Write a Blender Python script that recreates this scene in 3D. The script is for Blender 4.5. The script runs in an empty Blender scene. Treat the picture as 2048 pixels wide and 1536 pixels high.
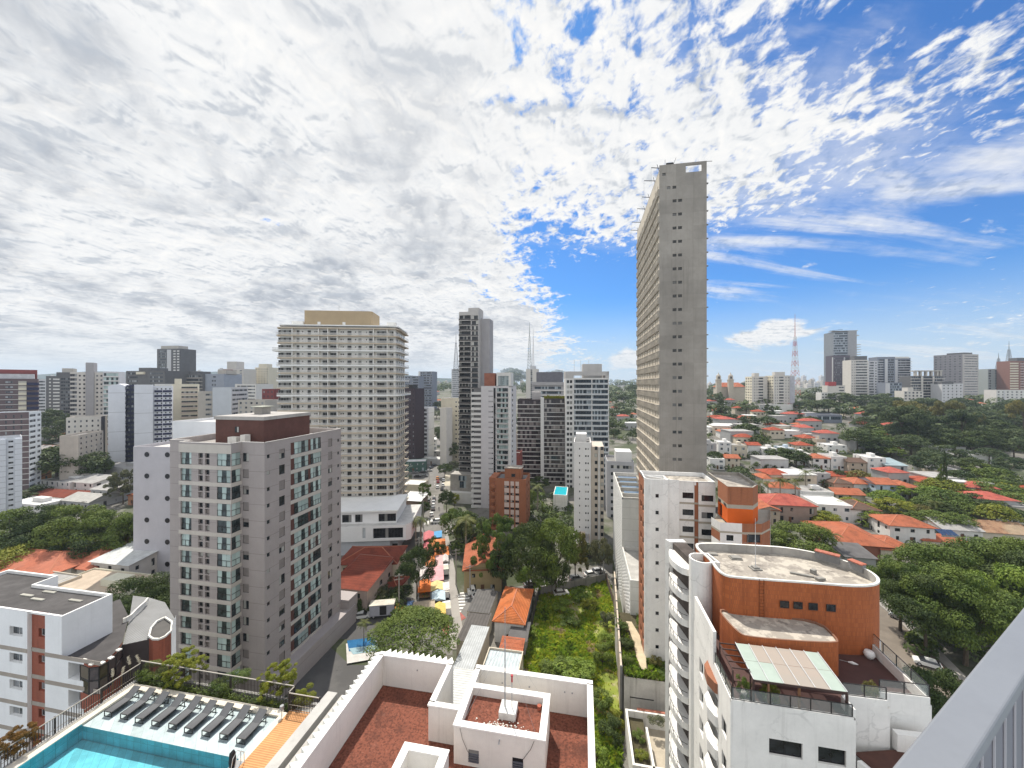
import bpy, bmesh, math, random
from bisect import bisect_left
from mathutils import Vector, Matrix
rnd = random.Random(11)
R = math.radians
sc = bpy.context.scene
COL = sc.collection
# ------------------------------------------------------------------ camera
F, CX, CY, H = 760.0, 1024.0, 768.0, 56.0          # focal length in photo pixels, image centre, eye height
cam = bpy.data.objects.new('camera', bpy.data.cameras.new('camera'))
COL.objects.link(cam); sc.camera = cam
cam.location = (0, 0, H); cam.rotation_euler = (R(90), 0, 0)
cam.data.sensor_width = 36; cam.data.lens = 36 * F / 2048
cam.data.clip_start = .05; cam.data.clip_end = 30000
sc.cycles.use_denoising = True
sc.cycles.max_bounces = 6; sc.cycles.diffuse_bounces = 3; sc.cycles.glossy_bounces = 3
sc.cycles.transmission_bounces = 5; sc.cycles.transparent_max_bounces = 8
sc.cycles.caustics_reflective = False; sc.cycles.caustics_refractive = False
sc.cycles.sample_clamp_indirect = 6
sc.view_settings.view_transform = 'Standard'; sc.view_settings.look = 'None'
sc.view_settings.exposure = 0.2; sc.view_settings.gamma = 1.0
# ------------------------------------------------------------------ sun
SUN_AZ, SUN_EL = -18.0, 57.0                        # degrees left of the view direction, above the horizon
sv = Vector((math.sin(R(SUN_AZ)) * math.cos(R(SUN_EL)), math.cos(R(SUN_AZ)) * math.cos(R(SUN_EL)), math.sin(R(SUN_EL))))
sun = bpy.data.objects.new('sun', bpy.data.lights.new('sun', 'SUN')); COL.objects.link(sun)
sun.data.energy = 5.0; sun.data.angle = R(.6); sun.data.color = (1, .94, .84)
sun.rotation_euler = sv.to_track_quat('Z', 'Y').to_euler()

class NT:
    """a node tree written as expressions"""
    def __init__(s, tree):
        s.t = tree; s.n = tree.nodes; s.l = tree.links
    def node(s, typ, **kw):
        n = s.n.new(typ)
        for k, v in kw.items(): setattr(n, k, v)
        return n
    def put(s, sock, v):
        if isinstance(v, bpy.types.NodeSocket): s.l.new(v, sock)
        else: sock.default_value = v
    def math(s, op, a, b=0.0, c=0.0):
        n = s.node('ShaderNodeMath', operation=op)
        for i, v in enumerate((a, b, c)): s.put(n.inputs[i], v)
        return n.outputs[0]
    def add(s, a, b): return s.math('ADD', a, b)
    def sub(s, a, b): return s.math('SUBTRACT', a, b)
    def mul(s, a, b): return s.math('MULTIPLY', a, b)
    def ramp(s, v, a, b, lo=0.0, hi=1.0):
        n = s.node('ShaderNodeMapRange', interpolation_type='SMOOTHSTEP')
        for i, x in enumerate((v, a, b, lo, hi)): s.put(n.inputs[i], x)
        return n.outputs[0]
    def mix(s, f, a, b, blend='MIX'):
        n = s.node('ShaderNodeMix', data_type='RGBA', blend_type=blend, clamp_factor=True)
        s.put(n.inputs[0], f); s.put(n.inputs[6], a); s.put(n.inputs[7], b)
        return n.outputs[2]
    def noise(s, vec, scale, detail=4, rough=.5, dist=0.0, lac=2.0):
        n = s.node('ShaderNodeTexNoise')
        if vec is not None: s.l.new(vec, n.inputs['Vector'])
        n.inputs['Scale'].default_value = scale; n.inputs['Detail'].default_value = detail
        n.inputs['Roughness'].default_value = rough; n.inputs['Distortion'].default_value = dist
        n.inputs['Lacunarity'].default_value = lac
        return n.outputs[0]
    def vec(s, x, y, z=0.0):
        n = s.node('ShaderNodeCombineXYZ')
        for i, v in enumerate((x, y, z)): s.put(n.inputs[i], v)
        return n.outputs[0]
    def xyz(s, v):
        n = s.node('ShaderNodeSeparateXYZ'); s.l.new(v, n.inputs[0]); return n.outputs
    def mapping(s, v, loc=(0, 0, 0), rot=(0, 0, 0), scale=(1, 1, 1)):
        n = s.node('ShaderNodeMapping'); s.l.new(v, n.inputs[0])
        n.inputs[1].default_value = loc; n.inputs[2].default_value = rot; n.inputs[3].default_value = scale
        return n.outputs[0]

# ------------------------------------------------------------------ sky: clear sky under a broken sheet of cloud
W = bpy.data.worlds.new('World'); sc.world = W; W.use_nodes = True
w = NT(W.node_tree); w.n.clear()
sky = w.node('ShaderNodeTexSky', sky_type='NISHITA', sun_disc=False, sun_elevation=R(SUN_EL), sun_rotation=R(SUN_AZ),
             air_density=1.0, dust_density=.6, ozone_density=2.2)
dirv = w.node('ShaderNodeTexCoord').outputs['Generated']
dx, dy, dz = w.xyz(dirv)
az = w.mul(w.math('ARCTAN2', dx, dy), 57.2958)
el = w.mul(w.math('ARCSINE', dz), 57.2958)
zz = w.add(w.math('MAXIMUM', dz, 0.0), .17)
pv = w.vec(w.math('DIVIDE', dx, zz), w.math('DIVIDE', dy, zz))      # where the ray meets the cloud sheet
def blob(a0, e0, ra, re, k):                                        # a bank or a gap of the sheet
    a = w.math('DIVIDE', w.sub(az, a0), ra); e = w.math('DIVIDE', w.sub(el, e0), re)
    r = w.math('EXPONENT', w.mul(w.add(w.mul(a, a), w.mul(e, e)), -1.0))
    return w.mul(r, k)
def stretch(v, k): return w.mul(w.sub(v, .5), k)
big = w.noise(pv, 1.05, 7, .56, .5)
mid = w.noise(w.mapping(pv, loc=(5, 2, 0)), 3.2, 6, .58, .4)
lump = w.noise(w.mapping(pv, rot=(0, 0, R(35)), scale=(1.0, .75, 1)), 15.0, 4, .55, .5)
fine = w.noise(w.mapping(pv, rot=(0, 0, R(20)), scale=(1, .8, 1)), 40.0, 3, .6, .3)
streak = w.noise(w.mapping(pv, rot=(0, 0, R(-58)), scale=(.3, 1.6, 1)), 1.9, 6, .62, .5)
puff = w.noise(w.mapping(w.vec(w.mul(az, .055), w.mul(el, .11)), loc=(2, 4, 0)), 3.0, 7, .62, .3)
# closed sheet on the left, its edge lumpy
azf = w.math('ABSOLUTE', w.add(az, 79.0))                          # unseen sheet closed again behind the viewer to whiten the fill light
cov = w.ramp(azf, 113.0, 53.0, -.46, .66)
cov = w.math('MAXIMUM', cov, w.ramp(az, 75.0, 110.0, -.42, .5))
for b in ((11, 12.0, 7, 6, -.42), (3, 21, 4.5, 3.5, -.30), (-52, 26, 3, 1.0, -.5), (-26, 37, 4, .8, -.4), (-44, 24, 3, .8, -.4), (-33, 20, 3, .7, -.35),
          (6, 16.5, 4, 2.5, .1), (4, 10, 8, 6, .22), (0, 6, 30, 4, .15), (20, 45, 12, 9, .0)):
    cov = w.add(cov, blob(*b))
bodyA = w.add(w.add(stretch(big, 1.0), stretch(mid, .9)), w.add(stretch(puff, w.ramp(el, 30.0, 10.0, .1, .9)), w.add(stretch(lump, .75), stretch(fine, .35))))
mA = w.ramp(w.add(bodyA, cov), -.02, .22)
# a field of small ripples from the middle to the upper right
covB = w.ramp(az, 54.0, 12.0, .0, .20)
for b in ((33, 28, 11, 6, .34), (12, 32, 18, 11, .2), (24, 36, 4, 7, -.12), (16, 43, 5, 6, -.10), (40, 36, 10, 5, .12), (46, 27, 8, 3, .1), (38, 31, 6, 3, -.12), (48, 34, 5, 3, -.2),
          (46, 45, 9, 5, -.25), (41, 35.5, 8, 4.5, -.34), (54, 36, 7, 6, -.3), (50, 30, 6, 3, .18), (12, 12.5, 9, 6, -.6), (27, 9, 22, 10, -.5), (44, 14, 15, 8, -.3), (36, 22, 8, 3, .12), (5, 20, 4, 4, -.2)):
    covB = w.add(covB, blob(*b))
bodyB = w.add(w.add(stretch(mid, .75), stretch(lump, 1.5)), w.add(stretch(fine, .75), stretch(big, .5)))
mB = w.ramp(w.add(bodyB, covB), -.10, .30)
# combed streaks low on the right, and one small heap cloud
covC = w.ramp(az, 16.0, 26.0, -.5, -.02)
for b in ((48, 19, 14, 3.0, .16), (50, 12.5, 9, 1.6, .14), (31, 18, 9, 3, .14), (36, 26, 9, 3.0, .12), (40, 8, 16, 3, -.3), (28, 13, 6, 2, .1)):
    covC = w.add(covC, blob(*b))
mC = w.mul(w.ramp(w.add(w.add(stretch(streak, 1.5), stretch(mid, .4)), covC), -.05, .34), .85)
covD = w.add(blob(34.5, 6.0, 5.5, 1.3, .50), blob(36.0, 7.4, 2.6, 1.2, .34))
covD = w.add(covD, blob(17, 3.2, 3.5, 1.6, .6))
mD = w.ramp(w.add(w.add(stretch(puff, 1.5), stretch(mid, .3)), covD), .22, .44)
mV = w.mul(w.ramp(w.add(w.add(stretch(mid, .5), stretch(streak, .9)), w.add(blob(36, 25, 18, 8, .45), blob(22, 36, 14, 9, .25))), .05, .55), .55)       # thin veil
mask = w.math('MAXIMUM', w.math('MAXIMUM', mA, mB), w.math('MAXIMUM', w.math('MAXIMUM', mC, mV), mD))
# lumps are lit from the sun's side: compare the sheet with itself a step towards the sun
def shifted(v, d): n = w.node('ShaderNodeVectorMath', operation='ADD'); w.l.new(v, n.inputs[0]); n.inputs[1].default_value = d; return n.outputs[0]
mid2 = w.noise(w.mapping(shifted(pv, (-.016, .05, 0)), loc=(5, 2, 0)), 3.2, 6, .58, .4)
lump2 = w.noise(w.mapping(shifted(pv, (-.006, .016, 0)), rot=(0, 0, R(35)), scale=(1.0, .75, 1)), 15.0, 4, .55, .5)
relief = w.add(w.mul(w.sub(mid2, mid), 1.5), w.mul(w.sub(lump2, lump), 1.0))
# thick parts are grey underneath, thin lumps and torn edges are bright
thick = w.ramp(w.add(bodyA, cov), .10, .62)
und = w.add(w.noise(w.mapping(pv, loc=(3.1, .7, 0), scale=(1, .85, 1)), 1.7, 6, .58, .6), w.add(stretch(lump, .42), w.add(stretch(mid, .5), stretch(puff, w.ramp(el, 30.0, 8.0, 0.0, .5)))))
grey = w.mul(w.ramp(und, .40, .70), thick)
grey = w.mul(grey, w.ramp(el, 46.0, 20.0, .5, 1.0))
grey = w.mul(grey, w.ramp(az, 12.0, -12.0, .35, 1.0))
cl = w.mix(grey, (.79, .81, .84, 1), (.39, .43, .50, 1))
cl = w.mix(w.mul(w.ramp(lump, .52, .30), .28), cl, (.50, .555, .64, 1))
cl = w.mix(w.mul(w.ramp(relief, .0, .26), .68), cl, (.40, .45, .53, 1))
cl = w.mix(w.mul(w.ramp(relief, .0, -.26), .55), cl, (.90, .90, .90, 1))
sunward = w.ramp(w.add(w.mul(w.sub(az, -8.0), w.sub(az, -8.0)), w.mul(w.sub(el, 40.0), w.sub(el, 40.0))), 900.0, 0.0)
cl = w.mix(w.mul(sunward, .16), cl, (.84, .84, .84, 1))
cl = w.mix(w.ramp(el, 7.0, 1.0, 0.0, .7), cl, (.64, .70, .76, 1))
# unseen cloud behind and above the viewer, brightened as fill for the shaded walls
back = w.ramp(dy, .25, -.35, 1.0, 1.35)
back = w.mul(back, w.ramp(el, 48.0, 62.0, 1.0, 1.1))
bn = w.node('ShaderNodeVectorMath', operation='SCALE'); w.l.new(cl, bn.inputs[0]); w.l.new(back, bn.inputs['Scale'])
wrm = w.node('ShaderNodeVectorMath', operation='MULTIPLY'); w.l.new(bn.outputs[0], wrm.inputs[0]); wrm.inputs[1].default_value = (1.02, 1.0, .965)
skyb = w.node('ShaderNodeVectorMath', operation='MULTIPLY'); w.l.new(sky.outputs[0], skyb.inputs[0]); skyb.inputs[1].default_value = (.033, .075, .122)
hz = w.ramp(el, 13.0, 0.5)
base = w.mix(w.mul(hz, .85), skyb.outputs[0], (.56, .66, .76, 1))
mask = w.mul(mask, w.ramp(el, .3, 3.0, .35, 1.0))
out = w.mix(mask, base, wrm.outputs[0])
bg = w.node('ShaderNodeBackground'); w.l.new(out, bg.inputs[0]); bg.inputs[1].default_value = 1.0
w.l.new(bg.outputs[0], w.node('ShaderNodeOutputWorld').inputs[0])
W.cycles.sampling_method = 'MANUAL'; W.cycles.sample_map_resolution = 1024
# ------------------------------------------------------------------ where things stand
def lerp_tab(t, v):
    if v <= t[0][0]: return t[0][1]
    for (a, p), (b, q) in zip(t, t[1:]):
        if v <= b: return p + (q - p) * (v - a) / (b - a)
    return t[-1][1]
T_L = [(0, 0), (120, 0), (150, 1), (190, 3), (250, 8), (350, 15), (600, 26), (1000, 35), (2000, 43), (9000, 46)]
T_C = [(0, 0), (200, 0), (300, 3), (380, 8), (480, 16), (700, 28), (1000, 36), (2000, 43), (9000, 46)]
T_R = [(0, 0), (115, 0), (150, 4), (190, 10), (250, 17), (350, 24), (600, 33), (1000, 39), (2000, 44), (9000, 46)]
def sm(v, a, b):
    t = min(1, max(0, (v - a) / (b - a))); return t * t * (3 - 2 * t)
def terr(x, y):
    if y < 1: return 0.0
    r = x / y; d = y
    c, l, g = lerp_tab(T_C, d), lerp_tab(T_L, d), lerp_tab(T_R, d)
    wl, wr = sm(-r, .26, .55), sm(r, .30, .52)
    return c * (1 - wl - wr) + l * wl + g * wr
def P(px, py, y):                                   # photo pixel at depth y
    return Vector(((px - CX) / F * y, y, H - (py - CY) / F * y))
def G(px, py, z=None):                              # photo pixel on the ground (or on a level z)
    k = (py - CY) / F
    if z is not None:
        y = (H - z) / k; return Vector(((px - CX) / F * y, y, z))
    lo, hi = 5.0, 6000.0
    for _ in range(50):
        m = (lo + hi) / 2; x = (px - CX) / F * m
        if H - k * m > terr(x, m): lo = m
        else: hi = m
    x = (px - CX) / F * lo
    return Vector((x, lo, terr(x, lo)))

# ------------------------------------------------------------------ materials
MATS = {}
def newmat(name):
    m = bpy.data.materials.new(name); m.use_nodes = True
    t = NT(m.node_tree); b = t.n['Principled BSDF']; MATS[name] = m
    return m, t, b
def rgb(c):
    if isinstance(c, (int, float)): c = (c, c, c)
    return (c[0], c[1], c[2], 1)
def dim(c, k): return tuple(min(1, x * k) for x in c[:3])
def M(name, c, rough=.8, var=.14, scale=.6, streak=0.0, bump=0.0, metal=0.0, spec=.3, joint=None, panel=None, crack=0.0):
    """painted or mineral surface: broad mottling, fine grain, rain streaks, optional floor joints"""
    if name in MATS: return MATS[name]
    m, t, b = newmat(name); c = c if not isinstance(c, (int, float)) else (c, c, c)
    o = t.node('ShaderNodeTexCoord').outputs['Object']
    col = t.mix(t.ramp(t.noise(o, scale, 6, .6), .30, .72), rgb(dim(c, 1 - var)), rgb(dim(c, 1 + var * .6)))
    n2 = t.noise(o, scale * 9, 5, .65)
    col = t.mix(t.ramp(n2, .35, .75, 0, var * 1.2), col, rgb(dim(c, .55)))
    if streak:
        s = t.noise(t.mapping(o, scale=(1.7, 1.7, .07)), 1.0, 5, .7)
        col = t.mix(t.ramp(s, .50, .78, 0, streak), col, rgb((c[0] * .38, c[1] * .36, c[2] * .34)))
    if joint:
        z = t.xyz(o)[2]
        f = t.math('FRACT', t.math('DIVIDE', z, joint))
        col = t.mix(t.ramp(t.math('ABSOLUTE', t.sub(f, .5)), .478, .492, 0, .55), col, rgb(dim(c, .45)))
    if panel:                                        # cast panels, each with its own tone
        x, y, z = t.xyz(o); n = t.node('ShaderNodeTexBrick'); t.l.new(t.vec(t.add(x, y), z, 0), n.inputs['Vector']); n.offset = 0
        for k, v in (('Color1', .80), ('Color2', 1.12), ('Mortar', .62)): n.inputs[k].default_value = rgb(v)
        n.inputs['Scale'].default_value = 1; n.inputs['Brick Width'].default_value = panel[0]; n.inputs['Row Height'].default_value = panel[1]; n.inputs['Mortar Size'].default_value = panel[2]
        col = t.mix(panel[3] if len(panel) > 3 else .75, col, n.outputs[0], 'MULTIPLY')
    if crack:                                        # filled cracks and repairs
        v = t.node('ShaderNodeTexVoronoi', feature='DISTANCE_TO_EDGE'); q = t.noise(o, .9, 4, .6)
        e = t.node('ShaderNodeVectorMath', operation='ADD'); t.l.new(o, e.inputs[0]); t.l.new(t.vec(t.mul(q, 2.2), q, t.mul(q, 1.4)), e.inputs[1]); t.l.new(e.outputs[0], v.inputs['Vector']); v.inputs['Scale'].default_value = .42
        f = t.mul(t.ramp(v.outputs['Distance'], .035, .008, 0, crack), t.ramp(t.noise(o, .33, 3, .5), .44, .58))
        col = t.mix(f, col, rgb(dim(c, .55)))
    t.l.new(col, b.inputs['Base Color']); b.inputs['Roughness'].default_value = rough
    b.inputs['Metallic'].default_value = metal; b.inputs['Specular IOR Level'].default_value = spec
    if bump:
        bn = t.node('ShaderNodeBump'); bn.inputs['Strength'].default_value = bump; bn.inputs['Distance'].default_value = .05
        t.l.new(n2, bn.inputs['Height']); t.l.new(bn.outputs[0], b.inputs['Normal'])
    return m
def tiles(name, c, c2, step=.32):
    """clay roof tiles: courses down the slope, uneven colour, moss"""
    if name in MATS: return MATS[name]
    m, t, b = newmat(name)
    o = t.node('ShaderNodeTexCoord').outputs['Object']; x, y, z = t.xyz(o)
    f = t.math('FRACT', t.math('DIVIDE', z, step * .45))
    n = t.noise(o, 3.5, 5, .7); n2 = t.noise(o, .45, 5, .6)
    col = t.mix(t.ramp(n, .32, .7), rgb(c), rgb(c2))
    col = t.mix(t.ramp(n2, .42, .70, 0, .8), col, rgb((c[0] * .5, c[1] * .55, c[2] * .6)))
    col = t.mix(t.ramp(t.noise(o, .16, 3, .5), .45, .65, 0, .4), col, rgb((c2[0] * 1.15, c2[1] * 1.5, c2[2] * 1.7)))
    col = t.mix(t.ramp(f, .0, .30, .5, 0), col, rgb(dim(c, .35)))
    t.l.new(col, b.inputs['Base Color']); b.inputs['Roughness'].default_value = .85; b.inputs['Specular IOR Level'].default_value = .2
    wv = t.add(t.math('SINE', t.mul(x, 2 * math.pi / step)), t.math('SINE', t.mul(y, 2 * math.pi / step)))
    bn = t.node('ShaderNodeBump'); bn.inputs['Strength'].default_value = .7; bn.inputs['Distance'].default_value = .06
    t.l.new(t.add(wv, t.mul(n, 1.5)), bn.inputs['Height']); t.l.new(bn.outputs[0], b.inputs['Normal'])
    return m
def ribbed(name, c, step, axis=0, rough=.6, amt=.6, dark=.45, metal=0.0):
    """corrugated or slatted sheet"""
    if name in MATS: return MATS[name]
    m, t, b = newmat(name)
    o = t.node('ShaderNodeTexCoord').outputs['Object']; v = t.xyz(o)[axis]
    s = t.math('SINE', t.mul(v, 2 * math.pi / step))
    n = t.noise(o, .7, 6, .65)
    col = t.mix(t.ramp(n, .3, .72), rgb(dim(c, .78)), rgb(dim(c, 1.1)))
    col = t.mix(t.ramp(s, .2, -.9, 0, dark), col, rgb(dim(c, .4)))
    t.l.new(col, b.inputs['Base Color']); b.inputs['Roughness'].default_value = rough; b.inputs['Metallic'].default_value = metal
    bn = t.node('ShaderNodeBump'); bn.inputs['Strength'].default_value = amt; bn.inputs['Distance'].default_value = .04
    t.l.new(s, bn.inputs['Height']); t.l.new(bn.outputs[0], b.inputs['Normal'])
    return m
def brick(name, c, c2, sx=.24, sz=.085, mortar=(.26, .13, .08)):
    if name in MATS: return MATS[name]
    m, t, b = newmat(name)
    o = t.node('ShaderNodeTexCoord').outputs['Object']; x, y, z = t.xyz(o)
    n = t.node('ShaderNodeTexBrick'); t.l.new(t.vec(t.add(x, y), z, 0), n.inputs['Vector'])
    n.inputs['Color1'].default_value = rgb(c); n.inputs['Color2'].default_value = rgb(c2); n.inputs['Mortar'].default_value = rgb(mortar)
    n.inputs['Scale'].default_value = 1; n.inputs['Brick Width'].default_value = sx; n.inputs['Row Height'].default_value = sz
    n.inputs['Mortar Size'].default_value = .009
    s = t.noise(t.mapping(o, scale=(1.4, 1.4, .08)), 1, 5, .7); q = t.noise(o, .5, 6, .6)
    col = t.mix(t.ramp(s, .48, .76, 0, .65), n.outputs[0], rgb(dim(c, .35)))
    col = t.mix(t.ramp(q, .4, .7, 0, .3), col, rgb(dim(c2, 1.15)))
    t.l.new(col, b.inputs['Base Color']); b.inputs['Roughness'].default_value = .85
    return m
def glass(name, dark, pale, share, rough=.06, spec=.4):
    """window panes: dark rooms, and a share with curtains or blinds drawn"""
    if name in MATS: return MATS[name]
    m, t, b = newmat(name)
    r1 = t.node('ShaderNodeNewGeometry').outputs['Random Per Island']; r2 = t.node('ShaderNodeObjectInfo').outputs['Random']
    r = t.math('FRACT', t.add(t.mul(r1, 7.31), t.mul(r2, 3.17)))
    r3 = t.math('FRACT', t.mul(r, 9.7))
    o = t.node('ShaderNodeTexCoord').outputs['Object']
    d = t.mix(t.ramp(t.noise(o, 1.3, 3, .5), .4, .65), rgb(dim(dark, .7)), rgb(dim(dark, 1.7)))
    pl = t.mix(r3, rgb(pale), rgb(dim(pale, .55)))
    col = t.mix(t.math('LESS_THAN', r, share), d, pl)
    t.l.new(col, b.inputs['Base Color']); b.inputs['Roughness'].default_value = rough; b.inputs['Specular IOR Level'].default_value = spec
    return m
def clear(name, tint=(.8, .92, .9), alpha=.28, rough=.04):
    """thin sheet glass of railings and canopies"""
    if name in MATS: return MATS[name]
    m, t, b = newmat(name)
    b.inputs['Base Color'].default_value = rgb(tint); b.inputs['Roughness'].default_value = rough; b.inputs['Alpha'].default_value = alpha
    b.inputs['Specular IOR Level'].default_value = .6
    return m
def leafmat(name, c, c2, trans=.22):
    if name in MATS: return MATS[name]
    m, t, b = newmat(name)
    r1 = t.node('ShaderNodeNewGeometry').outputs['Random Per Island']; r2 = t.node('ShaderNodeObjectInfo').outputs['Random']
    col = t.mix(r1, rgb(c), rgb(c2))
    col = t.mix(1.0, col, t.mix(r2, (.72, .80, .8, 1), (1.25, 1.12, .95, 1)), 'MULTIPLY')
    o = t.node('ShaderNodeTexCoord').outputs['Object']
    col = t.mix(t.ramp(t.noise(o, .55, 3, .6), .35, .7, 0, .55), col, rgb((c2[0] * 1.35, c2[1] * 1.15, c2[2] * .8)))
    t.l.new(col, b.inputs['Base Color']); b.inputs['Roughness'].default_value = .6; b.inputs['Specular IOR Level'].default_value = .25
    tr = t.node('ShaderNodeBsdfTranslucent'); t.l.new(col, tr.inputs[0])
    mx = t.node('ShaderNodeMixShader'); mx.inputs[0].default_value = trans
    t.l.new(b.outputs[0], mx.inputs[1]); t.l.new(tr.outputs[0], mx.inputs[2])
    t.l.new(mx.outputs[0], t.n['Material Output'].inputs[0])
    return m
def mask_mat(name, layers, rough=.85, bump=.3):
    """ground: list of (colour, noise scale, lo, hi, strength), the first is the base"""
    if name in MATS: return MATS[name]
    m, t, b = newmat(name)
    o = t.node('ShaderNodeTexCoord').outputs['Object']
    col = rgb(layers[0]); n = None
    for i, (c, s, lo, hi, k) in enumerate(layers[1:]):
        n = t.noise(t.mapping(o, loc=(i * 7.3, i * 3.1, 0)), s, 6, .62)
        col = t.mix(t.ramp(n, lo, hi, 0, k), col, rgb(c))
    t.put(b.inputs['Base Color'], col); b.inputs['Roughness'].default_value = rough; b.inputs['Specular IOR Level'].default_value = .2
    if bump and n is not None:
        bn = t.node('ShaderNodeBump'); bn.inputs['Strength'].default_value = bump; bn.inputs['Distance'].default_value = .1
        t.l.new(n, bn.inputs['Height']); t.l.new(bn.outputs[0], b.inputs['Normal'])
    return m

# ------------------------------------------------------------------ meshes and objects
class MB:
    """collects faces and links them as one mesh object"""
    def __init__(s): s.v = []; s.f = []; s.m = []
    def face(s, pts, m=0):
        i = len(s.v); s.v.extend([tuple(p) for p in pts]); s.f.append(tuple(range(i, i + len(pts)))); s.m.append(m)
    def box(s, x0, x1, y0, y1, z0, z1, m=0, bottom=True):
        i = len(s.v)
        s.v += [(x0, y0, z0), (x1, y0, z0), (x1, y1, z0), (x0, y1, z0), (x0, y0, z1), (x1, y0, z1), (x1, y1, z1), (x0, y1, z1)]
        for q in ((4, 5, 6, 7), (0, 1, 5, 4), (1, 2, 6, 5), (2, 3, 7, 6), (3, 0, 4, 7)) + (((3, 2, 1, 0),) if bottom else ()):
            s.f.append(tuple(i + k for k in q)); s.m.append(m)
    def prism(s, poly, z0, z1, m=0, top=True, bottom=False, mt=None):
        n = len(poly); i = len(s.v)
        s.v += [(p[0], p[1], z0) for p in poly] + [(p[0], p[1], z1) for p in poly]
        for k in range(n):
            s.f.append((i + k, i + (k + 1) % n, i + n + (k + 1) % n, i + n + k)); s.m.append(m)
        if top: s.f.append(tuple(i + n + k for k in range(n))); s.m.append(m if mt is None else mt)
        if bottom: s.f.append(tuple(i + k for k in reversed(range(n)))); s.m.append(m)
    def beam(s, a, b, w, h, m=0):
        """square bar from a to b"""
        a, b = Vector(a), Vector(b); d = b - a
        if d.length < 1e-6: return
        d.normalize(); up = Vector((0, 0, 1)) if abs(d.z) < .95 else Vector((0, 1, 0))
        sx = d.cross(up).normalized() * (w / 2); sz = sx.cross(d).normalized() * (h / 2)
        i = len(s.v)
        for q in (a, b):
            s.v += [tuple(q - sx - sz), tuple(q + sx - sz), tuple(q + sx + sz), tuple(q - sx + sz)]
        for q in ((0, 1, 5, 4), (1, 2, 6, 5), (2, 3, 7, 6), (3, 0, 4, 7), (3, 2, 1, 0), (4, 5, 6, 7)):
            s.f.append(tuple(i + k for k in q)); s.m.append(m)
    def tube(s, pts, rad, n=6, m=0, cap=True):
        pts = [Vector(p) for p in pts]; rad = rad if isinstance(rad, (list, tuple)) else [rad] * len(pts)
        i0 = len(s.v); ref = Vector((.31, .95, .05))
        for k, p in enumerate(pts):
            d = (pts[min(k + 1, len(pts) - 1)] - pts[max(k - 1, 0)])
            d = d.normalized() if d.length > 1e-9 else Vector((0, 0, 1))
            a = d.cross(ref); a = a.normalized() if a.length > 1e-3 else d.cross(Vector((1, 0, 0))).normalized()
            b = d.cross(a)
            for j in range(n):
                t = 2 * math.pi * j / n; s.v.append(tuple(p + (a * math.cos(t) + b * math.sin(t)) * rad[k]))
        for k in range(len(pts) - 1):
            for j in range(n):
                a0 = i0 + k * n; s.f.append((a0 + j, a0 + (j + 1) % n, a0 + n + (j + 1) % n, a0 + n + j)); s.m.append(m)
        if cap:
            s.f.append(tuple(i0 + j for j in reversed(range(n)))); s.m.append(m)
            s.f.append(tuple(i0 + (len(pts) - 1) * n + j for j in range(n))); s.m.append(m)
    def cyl(s, x, y, z0, z1, r, n=16, m=0, r2=None):
        s.tube([(x, y, z0), (x, y, z1)], [r, r if r2 is None else r2], n, m)
    def add(s, o, mat=None, dm=0):
        i = len(s.v)
        s.v += [tuple(mat @ Vector(p)) for p in o.v] if mat is not None else o.v
        s.f += [tuple(i + k for k in q) for q in o.f]; s.m += [k + dm for k in o.m]
    def islands(s):
        par = list(range(len(s.v)))
        def find(a):
            while par[a] != a: par[a] = par[par[a]]; a = par[a]
            return a
        for f in s.f:
            for k in f[1:]: par[find(k)] = find(f[0])
        out = {}
        for f, mi in zip(s.f, s.m):
            q = out.setdefault(find(f[0]), (MB(), {})); ids = []
            for k in f:
                if k not in q[1]: q[1][k] = len(q[0].v); q[0].v.append(s.v[k])
                ids.append(q[1][k])
            q[0].f.append(tuple(ids)); q[0].m.append(mi)
        return [q[0] for q in out.values()]
    def mesh(s, name, mats, smooth=False):
        me = bpy.data.meshes.new(name); me.from_pydata(s.v, [], s.f)
        for m in (mats if isinstance(mats, (list, tuple)) else [mats]): me.materials.append(m)
        if any(s.m): me.polygons.foreach_set('material_index', s.m)
        if smooth: me.polygons.foreach_set('use_smooth', [True] * len(s.f))
        me.update(); return me
    def build(s, name, mats, parent=None, loc=(0, 0, 0), rz=0.0, smooth=False):
        return put(name, s.mesh(name, mats, smooth), parent, loc, rz)
def put(name, me, parent=None, loc=(0, 0, 0), rz=0.0, scale=None):
    o = bpy.data.objects.new(name, me); COL.objects.link(o)
    o.parent = parent; o.location = loc; o.rotation_euler = (0, 0, rz)
    if scale: o.scale = scale
    return o
def tag(o, label=None, cat=None, group=None, kind=None):
    if label: o['label'] = label
    if cat: o['category'] = cat
    if group: o['group'] = group
    if kind: o['kind'] = kind
    return o
def thing(name, label, cat, loc=(0, 0, 0), rz=0.0, group=None, scale=None):
    o = put(name, None, None, loc, rz, scale); o.empty_display_size = .5
    return tag(o, label, cat, group)
def struct(name, mb, mats, smooth=False, kind='structure'):
    return tag(mb.build(name, mats, smooth=smooth), kind=kind)
def kids(o): return KIDS.get(o.name, [])
KIDS = {}
def copy_tree(o, parent=None):
    c = o.copy(); COL.objects.link(c)
    if parent is not None: c.parent = parent
    for ch in list(o.children): copy_tree(ch, c)
    return c

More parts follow.
